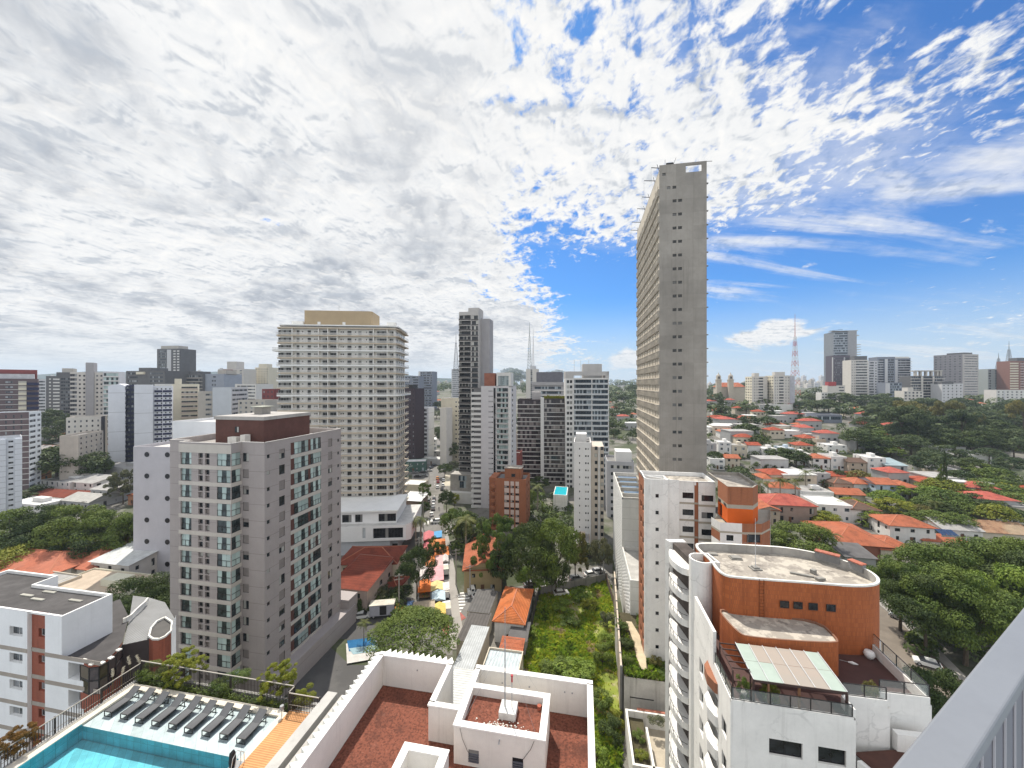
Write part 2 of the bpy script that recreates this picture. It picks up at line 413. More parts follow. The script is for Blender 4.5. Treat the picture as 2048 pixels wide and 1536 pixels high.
# ------------------------------------------------------------------ buildings
SPLIT = {'roof_curb', 'roof_hatch', 'balcony_slab', 'roof_vent', 'roof_plant', 'top_frame', 'duct', 'skylight', 'roof_bay_wall', 'open_slab', 'bay_cap', 'roof_house', 'roof_louvre', 'louvre_cover', 'terrace_parapet', 'podium'}
WIN = {}
def window_mesh(kind, wd, ht):
    """window meshes: x along the wall, z up, outside is -y; slot 0 frame, 1 panes, 2 sill or shutter"""
    key = (kind, round(wd, 2), round(ht, 2))
    if key in WIN: return WIN[key]
    m = MB(); f = .05
    def frame(x0, x1, z0, z1, y=-.045, t=f):
        m.box(x0, x0 + t, y, 0, z0, z1); m.box(x1 - t, x1, y, 0, z0, z1)
        m.box(x0 + t, x1 - t, y, 0, z0, z0 + t); m.box(x0 + t, x1 - t, y, 0, z1 - t, z1)
    def pane(x0, x1, z0, z1, y=-.012): m.face([(x0, y, z0), (x1, y, z0), (x1, y, z1), (x0, y, z1)], 1)
    if kind == 'plain':
        pane(f, wd - f, f, ht - f); frame(0, wd, 0, ht)
    elif kind == 'tiny':
        pane(0, wd, 0, ht)
    elif kind == 'split':
        n = max(2, round(wd / .95)); e = wd / n
        for k in range(n): pane(k * e, k * e + e, f, ht - f)
        frame(0, wd, 0, ht)
        for k in range(1, n): m.box(k * e - .022, k * e + .022, -.042, 0, f, ht - f)
    elif kind == 'sill':
        n = max(2, round(wd / .8)); e = wd / n
        for k in range(n): pane(k * e, k * e + e, f, ht - f)
        frame(0, wd, 0, ht)
        for k in range(1, n): m.box(k * e - .022, k * e + .022, -.042, 0, f, ht - f)
        m.box(-.06, wd + .06, -.26, 0, -.09, -.003, 2)
    elif kind == 'shutter':                                   # roller shutter partly down
        h = ht * .45; m.box(f, wd - f, -.03, 0, ht - h, ht - f, 2)
        pane(f, wd / 2, f, ht - h); pane(wd / 2, wd - f, f, ht - h); frame(0, wd, 0, ht); m.box(wd / 2 - .02, wd / 2 + .02, -.04, 0, f, ht - h)
    elif kind == 'closed':                                    # roller shutter fully down
        m.box(f, wd - f, -.03, 0, f, ht - f, 2); frame(0, wd, 0, ht)
    elif kind == 'glazed':                                    # closed-in balcony: railing below, sliding panes above
        n = max(2, round(wd / .85)); e = wd / n; h = min(1.05, ht * .55)
        for k in range(n): pane(k * e + .01, k * e + e - .01, 0, ht)
        for k in range(n + 1): x = min(max(k * e, .02), wd - .02); m.box(x - .02, x + .02, -.10, -.06, 0, h)
        m.box(0, wd, -.11, -.05, h - .05, h); m.box(0, wd, -.11, -.05, .0, .05); m.box(0, wd, -.06, -.013, ht - .06, ht)
    elif kind == 'slats':
        for k in range(int(ht / .14)): m.box(0, wd, -.05, 0, k * .14, k * .14 + .07)
        pane(0, wd, 0, ht, -.003)
    elif kind == 'ribbon':                                    # a floor's strip of panes
        n = max(2, round(wd / 1.25)); e = wd / n
        for k in range(n): pane(k * e + .03, k * e + e - .03, 0, ht, -.03)
        m.face([(0, -.01, 0), (wd, -.01, 0), (wd, -.01, ht), (0, -.01, ht)], 0)
    WIN[key] = m; return m
WMESH = {}
class Bld:
    """a building: local x along its front, y into depth, z up"""
    def __init__(s, name, label, cat, x, y, ang=0.0, z=0.0, group=None):
        s.root = thing(name, label, cat, (x, y, z), R(ang), group)
        s.ox, s.oy, s.oz, s.a = x, y, z, R(ang); s.ca, s.sa = math.cos(s.a), math.sin(s.a)
        s.w = []; s.mb = {}
    def xy(s, lx, ly): return s.ox + lx * s.ca - ly * s.sa, s.oy + lx * s.sa + ly * s.ca
    def lx(s, px, ly=0.0):                                 # local x seen at photo column px on the line y = ly
        r = (px - CX) / F; return (r * (s.oy + ly * s.ca) - s.ox + ly * s.sa) / (s.ca - r * s.sa)
    def ly(s, px, lx=0.0):
        r = (px - CX) / F; return (r * (s.oy + lx * s.sa) - s.ox - lx * s.ca) / (-s.sa - r * s.ca)
    def lz(s, py, lx=0.0, ly=0.0): return H - (py - CY) / F * s.xy(lx, ly)[1] - s.oz
    def mesh(s, part, mats=None):
        if part not in s.mb: s.mb[part] = [MB(), mats]
        elif mats is not None: s.mb[part][1] = mats
        return s.mb[part][0]
    def wall(s, part, mats, p0, p1, z0, z1, ops=(), m=0, rd=.18, mr=None):
        """wall from p0 to p1 (outside on the right hand), pierced by openings (s0, s1, z0, z1, kind or None, window mats)"""
        mb = s.mesh(part, mats); p0, p1 = Vector(p0[:2]), Vector(p1[:2]); d = p1 - p0; L = d.length; d.normalize()
        inn = Vector((-d.y, d.x)); mr = m if mr is None else mr
        def pt(u, z, k=0.0): q = p0 + d * u + inn * k; return (q.x, q.y, z)
        us = sorted({0.0, L} | {min(max(o[0], 0), L) for o in ops} | {min(max(o[1], 0), L) for o in ops})
        zs = sorted({z0, z1} | {min(max(o[2], z0), z1) for o in ops} | {min(max(o[3], z0), z1) for o in ops})
        opn = set()
        for o in ops:
            a, b = bisect_left(us, min(max(o[0], 0), L)), bisect_left(us, min(max(o[1], 0), L))
            e, f = bisect_left(zs, min(max(o[2], z0), z1)), bisect_left(zs, min(max(o[3], z0), z1))
            for i in range(a, b):
                for j in range(e, f): opn.add((i, j))
        for j in range(len(zs) - 1):
            i = 0
            while i < len(us) - 1:
                if (i, j) in opn: i += 1; continue
                k = i
                while k < len(us) - 1 and (k, j) not in opn: k += 1
                mb.face([pt(us[i], zs[j]), pt(us[k], zs[j]), pt(us[k], zs[j + 1]), pt(us[i], zs[j + 1])], m); i = k
        ang = math.atan2(d.y, d.x)
        for o in ops:
            a, b, e, f = o[:4]; r = o[6] if len(o) > 6 else rd
            mb.face([pt(a, e), pt(b, e), pt(b, e, r), pt(a, e, r)], mr); mb.face([pt(a, f, r), pt(b, f, r), pt(b, f), pt(a, f)], mr)
            mb.face([pt(a, e, r), pt(a, f, r), pt(a, f), pt(a, e)], mr); mb.face([pt(b, e), pt(b, f), pt(b, f, r), pt(b, e, r)], mr)
            if len(o) > 4 and o[4]:
                q = pt(a, e, r); s.win(o[4], b - a, f - e, q, ang, o[5])
    def win(s, kind, wd, ht, loc, ang, mats, part='window'):
        s.w.append((part, kind, round(wd, 2), round(ht, 2), tuple(loc), ang, tuple(mats)))
    def rep(s, part, me, locs, rz=0.0):
        for l in locs: put(part, me, s.root, l, rz)
    def done(s, limit=100):
        for part, (mb, mats) in s.mb.items():
            nm = part.split('#')[0]
            if nm in SPLIT:
                for q in mb.islands(): q.build(nm, mats, s.root)
            else: mb.build(nm, mats, s.root)
        parts = {}
        for q in s.w: parts.setdefault(q[0], []).append(q)
        for part, ws in parts.items():
            def size(q):
                x, y = s.xy(q[4][0], q[4][1]); dd = x * x + y * y + (q[4][2] + s.oz - H) ** 2
                vx, vy = s.ca * math.sin(q[5]) + s.sa * math.cos(q[5]), s.sa * math.sin(q[5]) - s.ca * math.cos(q[5])   # outward normal
                face = -(vx * x + vy * y) / math.sqrt(dd)
                vis = max(face, .001) * (1.0 if y > 0 and abs(x) / y < 1.4 and abs(s.oz + q[4][2] - H) / y < 1.05 else .001)
                return -q[2] * q[3] * vis / dd
            ws.sort(key=size); rest = {}
            for i, (p_, kind, wd, ht, loc, ang, mats) in enumerate(ws):
                src = window_mesh(kind, wd, ht)
                if i < limit:
                    k = (kind, wd, ht, tuple(x.name for x in mats))
                    if k not in WMESH: WMESH[k] = src.mesh(part, list(mats))
                    put(part, WMESH[k], s.root, loc, ang)
                else:
                    rest.setdefault('all', []).append((src, Matrix.Translation(loc) @ Matrix.Rotation(ang, 4, 'Z'), mats))
            for items in rest.values():
                mb = MB(); ml = []
                for src, mat, mats in items:
                    base = [ml.index(x) if x in ml else (ml.append(x) or len(ml) - 1) for x in mats]
                    i0 = len(mb.m); mb.add(src, mat); mb.m[i0:] = [base[min(k, len(base) - 1)] for k in mb.m[i0:]]
                tag(mb.build(part, ml, s.root), kind='stuff')
        return s.root
def grid_ops(xs, wd, zs, ht, kind, mats, rd=None):
    return [(x, x + wd, z, z + ht, kind, mats) + ((rd,) if rd is not None else ()) for x in xs for z in zs]
def roofrim(b, poly, z, h, t, mw, mroof, part='parapet', rpart='roof'):
    """flat roof sunk behind a parapet ring of thickness t, top at z, inner height h; poly counter-clockwise"""
    n = len(poly); inn = []
    for i in range(n):
        a, c, e = Vector(poly[i - 1][:2]), Vector(poly[i][:2]), Vector(poly[(i + 1) % n][:2])
        d1, d2 = (c - a).normalized(), (e - c).normalized(); n1, n2 = Vector((-d1.y, d1.x)), Vector((-d2.y, d2.x))
        k = (n1 + n2); k = k / max(.3, k.length_squared / 2) if k.length > 1e-4 else n1
        inn.append(c + k * t)
    mb = b.mesh(part, mw)
    for i in range(n):
        j = (i + 1) % n; p, q, r, s_ = poly[i], poly[j], inn[j], inn[i]
        mb.face([(p[0], p[1], z), (q[0], q[1], z), (r.x, r.y, z), (s_.x, s_.y, z)])
        mb.face([(r.x, r.y, z - h), (s_.x, s_.y, z - h), (s_.x, s_.y, z), (r.x, r.y, z)])
    b.mesh(rpart, mroof).face([(p.x, p.y, z - h) for p in inn])
    return inn
GA = -10.5                                           # bearing of the near street grid
# common materials
WHITE = M('white_paint', (.80, .80, .79), .7, .07, .5, .22)
WHITE2 = M('old_white_paint', (.75, .73, .68), .75, .14, .4, .45)
CONC = M('concrete', (.36, .34, .31), .9, .2, .4, .35, .2)
CONCD = M('dark_concrete', (.20, .195, .19), .9, .2, .4, .3, .2)
DARKM = M('dark_metal', (.028, .026, .026), .45, .1, 2)
GREYM = M('grey_metal', (.30, .31, .32), .45, .1, 2)
ALU = M('pale_metal', (.55, .56, .57), .4, .1, 2)
BROWN = M('brown_paint', (.115, .052, .042), .8, .15, .6, .2)
GL = glass('window_glass', (.022, .026, .030), (.46, .46, .43), .24)
GLD = glass('dark_glass', (.016, .018, .021), (.32, .32, .31), .12)
GLT = glass('teal_glass', (.03, .04, .042), (.50, .63, .61), .55)
GLB = glass('blue_glass', (.03, .045, .06), (.40, .46, .50), .25)
CLR = clear('railing_glass', (.40, .46, .45), .2)
WM = (DARKM, GL, GREYM); WMD = (DARKM, GLD, GREYM); WMA = (ALU, GL, ALU); WMW = (WHITE, GL, WHITE)
# ================================================================== SETTING
GROUND = mask_mat('ground_mat', [(.17, .16, .145), ((.05, .065, .025), .035, .42, .56, .9), ((.24, .225, .20), .09, .52, .7, .6), ((.07, .075, .05), .25, .5, .7, .6)])
ASPH = mask_mat('asphalt', [(.085, .083, .082), ((.13, .125, .12), .12, .45, .7, .8), ((.05, .05, .05), .5, .6, .75, .7)], .9, .15)
ASPHL = mask_mat('worn_asphalt', [(.17, .162, .152), ((.23, .22, .205), .12, .45, .7, .8), ((.10, .095, .09), .4, .58, .75, .7)], .9, .15)
PAVE = mask_mat('paving', [(.33, .31, .285), ((.24, .225, .21), .2, .45, .7, .8), ((.42, .40, .37), .6, .6, .75, .6)], .9, .15)
LINE = M('road_paint', (.72, .71, .68), .8, .25, 1.5)
g = MB()
ys = [4, 12, 25, 40, 55, 70, 85, 100, 115, 130, 150, 170, 190, 210, 235, 260, 290, 320, 360, 400, 450, 500, 560, 640, 740, 860, 1000, 1300, 1700, 2300, 3200, 5000]
rs = [-3.2, -2.4, -1.8, -1.45, -1.2, -1, -.85, -.7, -.6, -.5, -.42, -.34, -.26, -.18, -.1, 0, .1, .18, .26, .34, .42, .5, .58, .66, .75, .85, 1, 1.2, 1.45, 1.8, 2.4, 3.2]
idx = {}
for j, y in enumerate(ys):
    for i, r in enumerate(rs):
        idx[i, j] = len(g.v); g.v.append((r * y, y, terr(r * y, y)))
for j in range(len(ys) - 1):
    for i in range(len(rs) - 1):
        g.f.append((idx[i, j], idx[i + 1, j], idx[i + 1, j + 1], idx[i, j + 1])); g.m.append(0)
g.face([(-60, -60, -.01), (60, -60, -.01), (60, 4, -.01), (-60, 4, -.01)])
struct('ground', g, GROUND)
def strip(name, left, right, mat, dz, n=12):
    """a road laid on the ground between two edge lines given as ground points"""
    m = MB()
    def samp(pts, t):
        k = t * (len(pts) - 1); i = min(int(k), len(pts) - 2); return pts[i].lerp(pts[i + 1], k - i)
    for k in range(n):
        a, b, c, d = samp(left, k / n), samp(right, k / n), samp(right, (k + 1) / n), samp(left, (k + 1) / n)
        m.face([(p.x, p.y, terr(p.x, p.y) + dz) for p in (a, b, c, d)])
    return struct(name, m, mat)
def gp(*pts): return [G(*p) for p in pts]
HILL = mask_mat('far_hills', [(.030, .055, .050), ((.04, .06, .04), .004, .4, .6, .6)], 1, 0)
def hills(px0, px1, Y, prof):
    m = MB(); n = len(prof); pts = []
    for i, py in enumerate(prof):
        p = P(px0 + (px1 - px0) * i / (n - 1), py, Y); pts.append(p)
    for a, b in zip(pts, pts[1:]):
        m.face([(a.x, a.y - 900, 30), (b.x, b.y - 900, 30), b, a]); m.face([a, b, (b.x, b.y + 1400, 30), (a.x, a.y + 1400, 30)])
    struct('hills', m, HILL)
hills(-500, 1000, 3000, [738, 733, 736, 738, 739, 737, 740, 744, 748, 750, 746, 742, 744, 747, 746, 743, 746, 748, 747, 744, 746, 750, 756, 758, 760])

# ================================================================== THE BALCONY THE PICTURE IS TAKEN FROM
def railing():
    z = H - .80; h = .80
    a, b = G(1785, 1536, z), G(2048, 1215, z); d = (b - a).normalized(); n = Vector((d.y, -d.x, 0))
    t = thing('balcony_railing', 'pale grey metal handrail with dark panels below, crossing the lower right corner', 'railing', a + n * .03, math.atan2(d.y, d.x))
    m = MB(); m.box(-.9, 6, -.045, .032, -.035, 0); 
    o = m.build('handrail', M('rail_paint', (.205, .217, .237), .42, .05, 3, 0, .02, .1, .5), t)
    bv = o.modifiers.new('b', 'BEVEL'); bv.width = .006; bv.segments = 3
    p = MB(); p.box(-.9, 6, -.032, -.02, -1.1, -.036)
    p.build('panel', M('panel_grey', (.13, .13, .16), .35, .05, 2), t)
    s = MB(); s.box(0, .004, -.036, -.0325, -1.1, -.036); me = s.mesh('joint', M('joint_white', (.62, .60, .62), .6))
    for k in range(8): put('joint', me, t, (.30 + .105 * k, 0, 0))
railing()

# ================================================================== POOL TERRACE (lower left)
A = Bld('pool_building', 'pool terrace building with blue pool, pale shelf and timber deck', 'building', -30.9, 31.65, GA)
zd = 31.7
POOLT = M('pool_tile', (.15, .58, .68), .4, .2, 1.1, 0, 0, 0, .3, None, (.6, .6, .02))
SHELF = M('shelf_tile', (.66, .68, .69), .5, .16, 1.6, 0, 0, 0, .3, None, (.9, .9, .02))
COP = M('stone_coping', (.66, .60, .50), .8, .1, .7, .1)
m = A.mesh('wall', M('grey_render', (.42, .41, .39), .85, .1, .5, .3))
m.box(0, 17.4, -30, .2, 0, zd - 2.2)
m.box(0, .25, -30, .2, zd - 2.2, zd - .01); m.box(.25, 17.24, 0, .2, zd - 2.2, zd + .1); m.box(15, 17.25, -30, 0, zd - 2.2, zd - .06)
m.box(17.25, 18.05, -30, .2, zd - 2.2, zd + 1.1)
m.box(18.05, 18.4, -30, .2, 0, zd + .35)
A.mesh('concrete_ledge', M('ledge_concrete', (.46, .44, .41), .9, .15, .6, .4)).box(18.4, 20.75, -30, .2, 0, zd + 1.0)
m = A.mesh('coping', COP)
m.box(.25, .95, -30, -1.25, zd - 2.2, zd + .02); m.box(14.3, 14.74, -30, -.9, zd - 2.2, zd + .02); m.box(.95, 14.3, -1.25, -.75, zd - 2.2, zd + .02)
m.box(.25, .95, -1.25, -.75, zd - 2.2, zd + .015)
pl = A.mesh('planter', M('planter_soil', (.06, .045, .035), .95, .2, 1)); pl.box(.25, 14.9, -.75, 0, zd - 2.2, zd - .25)
A.mesh('sun_shelf', SHELF).box(.95, 14.3, -4.35, -1.25, zd - 2.2, zd - .16)
bs = A.mesh('pool_basin', POOLT)
bs.face([(.95, -30, zd - 1.15), (14.3, -30, zd - 1.15), (14.3, -4.36, zd - 1.15), (.95, -4.36, zd - 1.15)])
bs.face([(.952, -30, zd - 1.15), (.952, -4.36, zd - 1.15), (.952, -4.36, zd - .03), (.952, -30, zd - .03)])
bs.face([(14.298, -30, zd - 1.15), (14.298, -4.36, zd - 1.15), (14.298, -4.36, zd - .03), (14.298, -30, zd - .03)])
bs.face([(.95, -4.352, zd - 1.15), (14.3, -4.352, zd - 1.15), (14.3, -4.352, zd - .161), (.95, -4.352, zd - .161)])
wood = ribbed('orange_deck', (.62, .30, .115), .145, 1, .7, .5, .5)
A.mesh('timber_deck', wood).box(14.75, 17.24, -30, -.6, zd - .05, zd + .03)
A.done()
wm_, wt, wb = newmat('water')
o_ = wt.node('ShaderNodeTexCoord').outputs['Object']
tr = wt.node('ShaderNodeBsdfTransparent'); tr.inputs[0].default_value = (.90, .965, .975, 1)
gl = wt.node('ShaderNodeBsdfGlossy'); gl.inputs['Roughness'].default_value = .03
bp = wt.node('ShaderNodeBump'); bp.inputs['Strength'].default_value = .35; bp.inputs['Distance'].default_value = .05
wt.l.new(wt.noise(o_, 2.2, 4, .6, .6), bp.inputs['Height']); wt.l.new(bp.outputs[0], gl.inputs['Normal'])
fr = wt.node('ShaderNodeFresnel'); fr.inputs[0].default_value = 1.33; wt.l.new(bp.outputs[0], fr.inputs['Normal'])
mx = wt.node('ShaderNodeMixShader'); wt.l.new(fr.outputs[0], mx.inputs[0]); wt.l.new(tr.outputs[0], mx.inputs[1]); wt.l.new(gl.outputs[0], mx.inputs[2])
wt.l.new(mx.outputs[0], wt.n['Material Output'].inputs[0])
m = MB(); m.face([(.953, -30, 0), (14.297, -30, 0), (14.297, -1.252, 0), (.953, -1.252, 0)])
tag(m.build('pool_water', wm_, None, (-30.9, 31.65, zd - .09), R(GA)), kind='structure')
def AX(x, y, z=0.0): q = A.xy(x, y); return Vector((q[0], q[1], z))
# loungers
FR = M('lounger_frame', (.035, .034, .035), .4, .1, 3); SL = ribbed('lounger_sling', (.10, .103, .11), .05, 1, .7, .3, .3)
def lounger():
    t = thing('sun_lounger', '', 'sun lounger', (0, 0, 0), R(GA), 'dark sun loungers on the pale pool shelf')
    f = MB(); hz = .36; w = .69; L = 2.02
    for x in (.02, w - .02): f.beam((x, 0, hz), (x, L, hz), .045, .055)
    f.beam((0, .02, hz), (w, .02, hz), .045, .05); f.beam((0, L - .02, hz), (w, L - .02, hz), .045, .05); f.beam((0, 1.22, hz - .02), (w, 1.22, hz - .02), .03, .03)
    f.beam((0, .02, .02), (w, .02, .02), .03, .03); f.beam((0, L - .25, .02), (w, L - .25, .02), .03, .03)
    f.build('frame', FR, t)
    for x in (.02, w - .02):
        for y in (.02, L - .25):
            q = MB(); q.beam((x, y, 0), (x, y, hz), .04, .045); q.build('leg', FR, t)
    s = MB(); s.box(.05, w - .05, .04, 1.24, hz - .005, hz + .02); s.build('seat', SL, t)
    b = MB(); c = math.cos(R(33)); sn = math.sin(R(33)); l = .78
    b.face([(.05, 1.25, hz), (w - .05, 1.25, hz), (w - .05, 1.25 + l * c, hz + l * sn), (.05, 1.25 + l * c, hz + l * sn)])
    b.face([(.05, 1.25, hz + .02), (.05, 1.25 + l * c, hz + .02 + l * sn), (w - .05, 1.25 + l * c, hz + .02 + l * sn), (w - .05, 1.25, hz + .02)])
    for x in (.03, w - .03): b.beam((x, 1.23, hz), (x, 1.25 + l * c, hz + l * sn), .03, .04)
    b.build('backrest', SL, t)
    r = MB(); r.beam((.06, 1.62, hz), (.06, 1.25 + .6 * c, hz + .6 * sn - .02), .02, .02); r.beam((w - .06, 1.62, hz), (w - .06, 1.25 + .6 * c, hz + .6 * sn - .02), .02, .02)
    r.build('backrest_strut', FR, t)
    return t
L0 = lounger()
ordi = ['first', 'second', 'third', 'fourth', 'fifth', 'sixth', 'seventh', 'eighth', 'ninth']
for i in range(9):
    o = L0 if i == 0 else copy_tree(L0)
    o.location = AX(1.5 + i * 1.435, -3.45 + .04 * math.sin(i * 2.1), zd - .158)
    o.rotation_euler.z = R(GA + (rnd.random() - .5) * 3.5)
    o['label'] = ['dark sun lounger at the corner of the pool fence, first in the row', 'dark sun lounger beside the one in the fence corner'][i] if i < 2 else \
        ('dark sun lounger at the timber deck end of the row' if i == 8 else ('dark sun lounger next to the one nearest the timber deck' if i == 7 else 'dark sun lounger, %s of the nine counted from the fence corner' % ordi[i]))
# fences of upright bars
def fence(label, pts, h0, h1, step=.13, name='pool_fence', bar=.022, group='slatted fences around the pool terrace', mid=True):
    a = Vector(pts[0]); b = Vector(pts[1]); d = b - a; L = d.length
    t = thing(name, label, 'fence', a, math.atan2(d.y, d.x), group)
    m = MB(); m.box(0, L, -.03, .03, h1 - .05, h1); m.box(0, L, -.02, .02, h0, h0 + .04)
    if mid: m.box(0, L, -.012, .012, h0 + .45, h0 + .48)
    m.build('rail', M('fence_rail', (.36, .33, .29), .6, .1, 2), t)
    m = MB(); n = int(L / step)
    for k in range(n + 1): x = k * L / n; m.box(x - bar / 2, x + bar / 2, -.02, .02, h0 + .04, h1 - .05, 0, False)
    m.build('slat_panel', M('fence_bar', (.045, .036, .03), .6, .1, 2), t)
    m = MB(); m.box(-.04, .04, -.04, .04, h0 - .2, h1 + .01); me = m.mesh('post', M('fence_post', (.05, .045, .04), .6, .1, 2))
    k = max(1, int(L / 2.5))
    for i in range(k + 1): put('post', me, t, (i * L / k, .05, 0))
fence('long brown slatted fence behind the heads of the sun loungers', (AX(.12, -.08, zd), AX(14.6, -.08, zd)), -.2, 1.35)
fence('slatted fence along the left edge of the pool beside the white and brick building', (AX(.1, -26, zd), AX(.1, -.1, zd)), -.15, 1.15, .14)
fence('short slatted fence section across the end of the orange timber deck', (AX(14.7, -.72, zd), AX(17.2, -.72, zd)), .0, 1.35)
fence('slatted gate return joining the deck fence to the long fence', (AX(14.65, -.66, zd), AX(14.65, -.14, zd)), .0, 1.35)
t = thing('shower_post', 'small grey bollard with drum top beside the deck fence', 'bollard', AX(14.55, -1.25, zd + .02))
m = MB(); m.cyl(0, 0, 0, .62, .028, 8); m.build('post', GREYM, t)
m = MB(); m.cyl(0, 0, .56, .78, .16, 14, 0, .13); m.build('drum', GREYM, t)
t = thing('pool_lift', 'black covered pool lift with steel handrails at the pool edge', 'pool lift', AX(14.3, -5.0, zd), R(GA))
m = MB(); m.tube([(0, 0, 0), (0, 0, .35), (-.05, .05, .8), (.02, .05, 1.0)], [.17, .21, .17, .06], 10); m.build('cover', M('black_cover', (.02, .02, .024), .6, .2, 5, 0, .3), t, smooth=True)
for dx in (.35, .6):
    m = MB(); m.tube([(dx, -.5, 0), (dx, -.3, .85), (dx - .03, .05, 1.05), (dx - .05, .3, .75), (dx - .05, .32, 0)], .022, 6); m.build('handrail', ALU, t)
m = MB(); m.box(-.2, .75, -.55, .4, 0, .02); m.build('base_plate', GREYM, t)

# ================================================================== WHITE FOREGROUND ROOF
Bw = Bld('white_roof_building', 'white building with folded walls and red gravel roofs behind high parapets', 'building', -9.76, 28.41, GA)
zt = 36.0; zg = 33.75
WR = M('white_render', (.78, .75, .70), .8, .08, .4, .30); CAP = M('coping_white', (.80, .78, .745), .7, .14, 1.1, .35)
GRAV = mask_mat('red_gravel', [(.20, .07, .045), ((.085, .032, .022), 7, .42, .64, .85), ((.30, .13, .09), 11, .55, .72, .8), ((.075, .032, .024), .45, .48, .72, .75), ((.26, .13, .10), .8, .60, .74, .5)], .95, .9)
YF = -16.0
def pwall(x0, x1, y0, y1, lo=0.0):
    Bw.mesh('wall', WR).box(x0, x1, y0, y1, lo, zt - .09)
    Bw.mesh('coping', CAP).box(x0 - .05, x1 + .05, y0 - .05, y1 + .05, zt - .09, zt)
pwall(.0, .28, YF, -.3); pwall(0, 5.6, -.28, 0); pwall(5.32, 5.6, -3.5, -.3, zg - 2); pwall(5.32, 7.38, -3.78, -3.52, zg - 2)
pwall(7.4, 15.4, -.30, 0); pwall(15.12, 15.4, YF, -.32); pwall(7.4, 7.66, -1.60, -.32, zg - 2)
Bw.mesh('wall').box(.3, 5.3, YF, -.3, zg - 2, zg - .25); Bw.mesh('wall').box(5.3, 15.1, YF, -3.8, zg - 2, zg - .26); Bw.mesh('wall').box(7.68, 15.1, -3.79, -.31, zg - 2, zg - .25)
g2 = Bw.mesh('gravel_roof', GRAV); g2.box(.29, 5.31, YF, -.29, zg - .3, zg); g2.box(5.315, 15.11, YF, -3.79, zg - .3, zg - .004); g2.box(7.67, 15.11, -3.785, -.31, zg - .3, zg - .002)
# tank room
x0, x1, y0, y1 = 7.35, 12.7, -4.85, -1.65; w_ = .34
b3 = Bw.mesh('tank_room', WR)
for q in ((x0, x1, y0, y0 + w_), (x0, x1, y1 - w_, y1), (x0, x0 + w_, y0 + w_, y1 - w_), (x1 - w_, x1, y0 + w_, y1 - w_)): b3.box(*q, zg - .25, zt - .06)
b3.box(x0 + w_, x1 - w_, y0 + w_, y1 - w_, zg - .25, zt - .75)
cp = Bw.mesh('tank_room_coping', CAP)
for q in ((x0 - .05, x1 + .05, y0 - .05, y0 + w_ + .02), (x0 - .05, x1 + .05, y1 - w_ - .02, y1 + .05), (x0 - .05, x0 + w_ + .02, y0 + w_ + .02, y1 - w_ - .02), (x1 - w_ - .02, x1 + .05, y0 + w_ + .02, y1 - w_ - .02)): cp.box(*q, zt - .06, zt + .03)
Bw.mesh('tank_room_gravel', GRAV).box(x0 + w_ + .01, x1 - w_ - .01, y0 + w_ + .01, y1 - w_ - .01, zt - .75, zt - .5)
for px_ in (8.25, 10.85): Bw.win('slats', .62, .70, (px_, y0 - .004, zg + .28), 0, (M('louvre', (.12, .125, .15), .5), GLD), 'louvre')
# small shaft in front
x0, x1, y0, y1 = 5.05, 7.6, -9.5, -6.4
for q in ((x0, x1, y1 - w_, y1), (x0, x0 + w_, y0, y1 - w_), (x1 - w_, x1, y0, y1 - w_)):
    Bw.mesh('shaft', WR).box(*q, zg - .2, zt - .06); Bw.mesh('shaft_coping', CAP).box(q[0] - .04, q[1] + .04, q[2] - .04 * (q is not None), q[3] + (.04 if q[3] == y1 else -.04), zt - .06, zt + .02)
Bw.mesh('shaft').box(x0 + w_, x1 - w_, y0, y1 - w_, zg - .2, zt - 1.3)
# folded outer skin
zz_ = Bw.mesh('folded_skin', CAP); pitch = .44
def fold(ax, a0, n, sgn):
    for k in range(n):
        s0 = a0 - k * pitch * sgn; sm_ = s0 - pitch * .5 * sgn; s1 = s0 - pitch * sgn
        tri = [(-.0, s0), (-.38, sm_), (-.0, s1)] if ax == 'x' else [(s0, .0), (sm_, .38), (s1, .0)]
        tri = [(p[0] - (.06 if ax == 'x' else 0), p[1] + (.06 if ax == 'y' else 0)) for p in tri]
        for a, b in ((tri[0], tri[1]), (tri[1], tri[2])): zz_.face([(a[0], a[1], 0), (b[0], b[1], 0), (b[0], b[1], zt - .02), (a[0], a[1], zt - .02)])
        zz_.face([(p[0], p[1], zt - .02) for p in tri])
fold('x', .0, 36, 1); fold('y', 5.6, 12, 1)
# cable hanging on the tank room
cb = MB(); cb.tube([(7.75, -4.90, zt - .1), (7.9, -4.91, zt - .7), (8.2, -4.90, zg + .9), (8.35, -4.9, zg + .75)], .012, 5); cb.tube([(12.1, -4.90, zt - .1), (11.9, -4.91, zt - .6), (11.45, -4.9, zg + .98)], .012, 5)
cb.build('cable', DARKM, Bw.root)
q = MB(); q.tube([(10.1, -4.86, zt - .42), (10.1, -4.98, zt - .42), (10.1, -5.05, zt - .5)], .035, 8); q.build('wall_lamp', GREYM, Bw.root)
for i, (sx, sy) in enumerate(((3.0, -.31), (9.3, -.33), (11.2, -.33), (13.6, -.33), (14.1, -.33))):
    q = MB(); q.box(sx - .04, sx + .04, sy - .03, sy, zt - .8, zt - .72); q.build('bracket', GREYM, Bw.root)
Bw.done()
def BX(x, y, z): q = Bw.xy(x, y); return Vector((q[0], q[1], z))
t = thing('antenna_mast', 'tall thin steel antenna mast standing in a concrete block on the red gravel tank roof', 'antenna', BX(10.25, -2.95, zt - .5), R(GA))
m = MB(); m.box(-.52, .52, -.5, .5, 0, .42); m.build('base_block', M('block_white', (.66, .65, .62), .85, .2, 2, .3), t)
m = MB(); m.tube([(-.22, 0, .4), (-.22, 0, 2.6), (-.22, 0, 2.61), (-.22, 0, 4.6), (-.22, 0, 4.61), (-.22, 0, 6.6)], [.045, .045, .035, .035, .02, .02], 8); m.build('pole', GREYM, t)
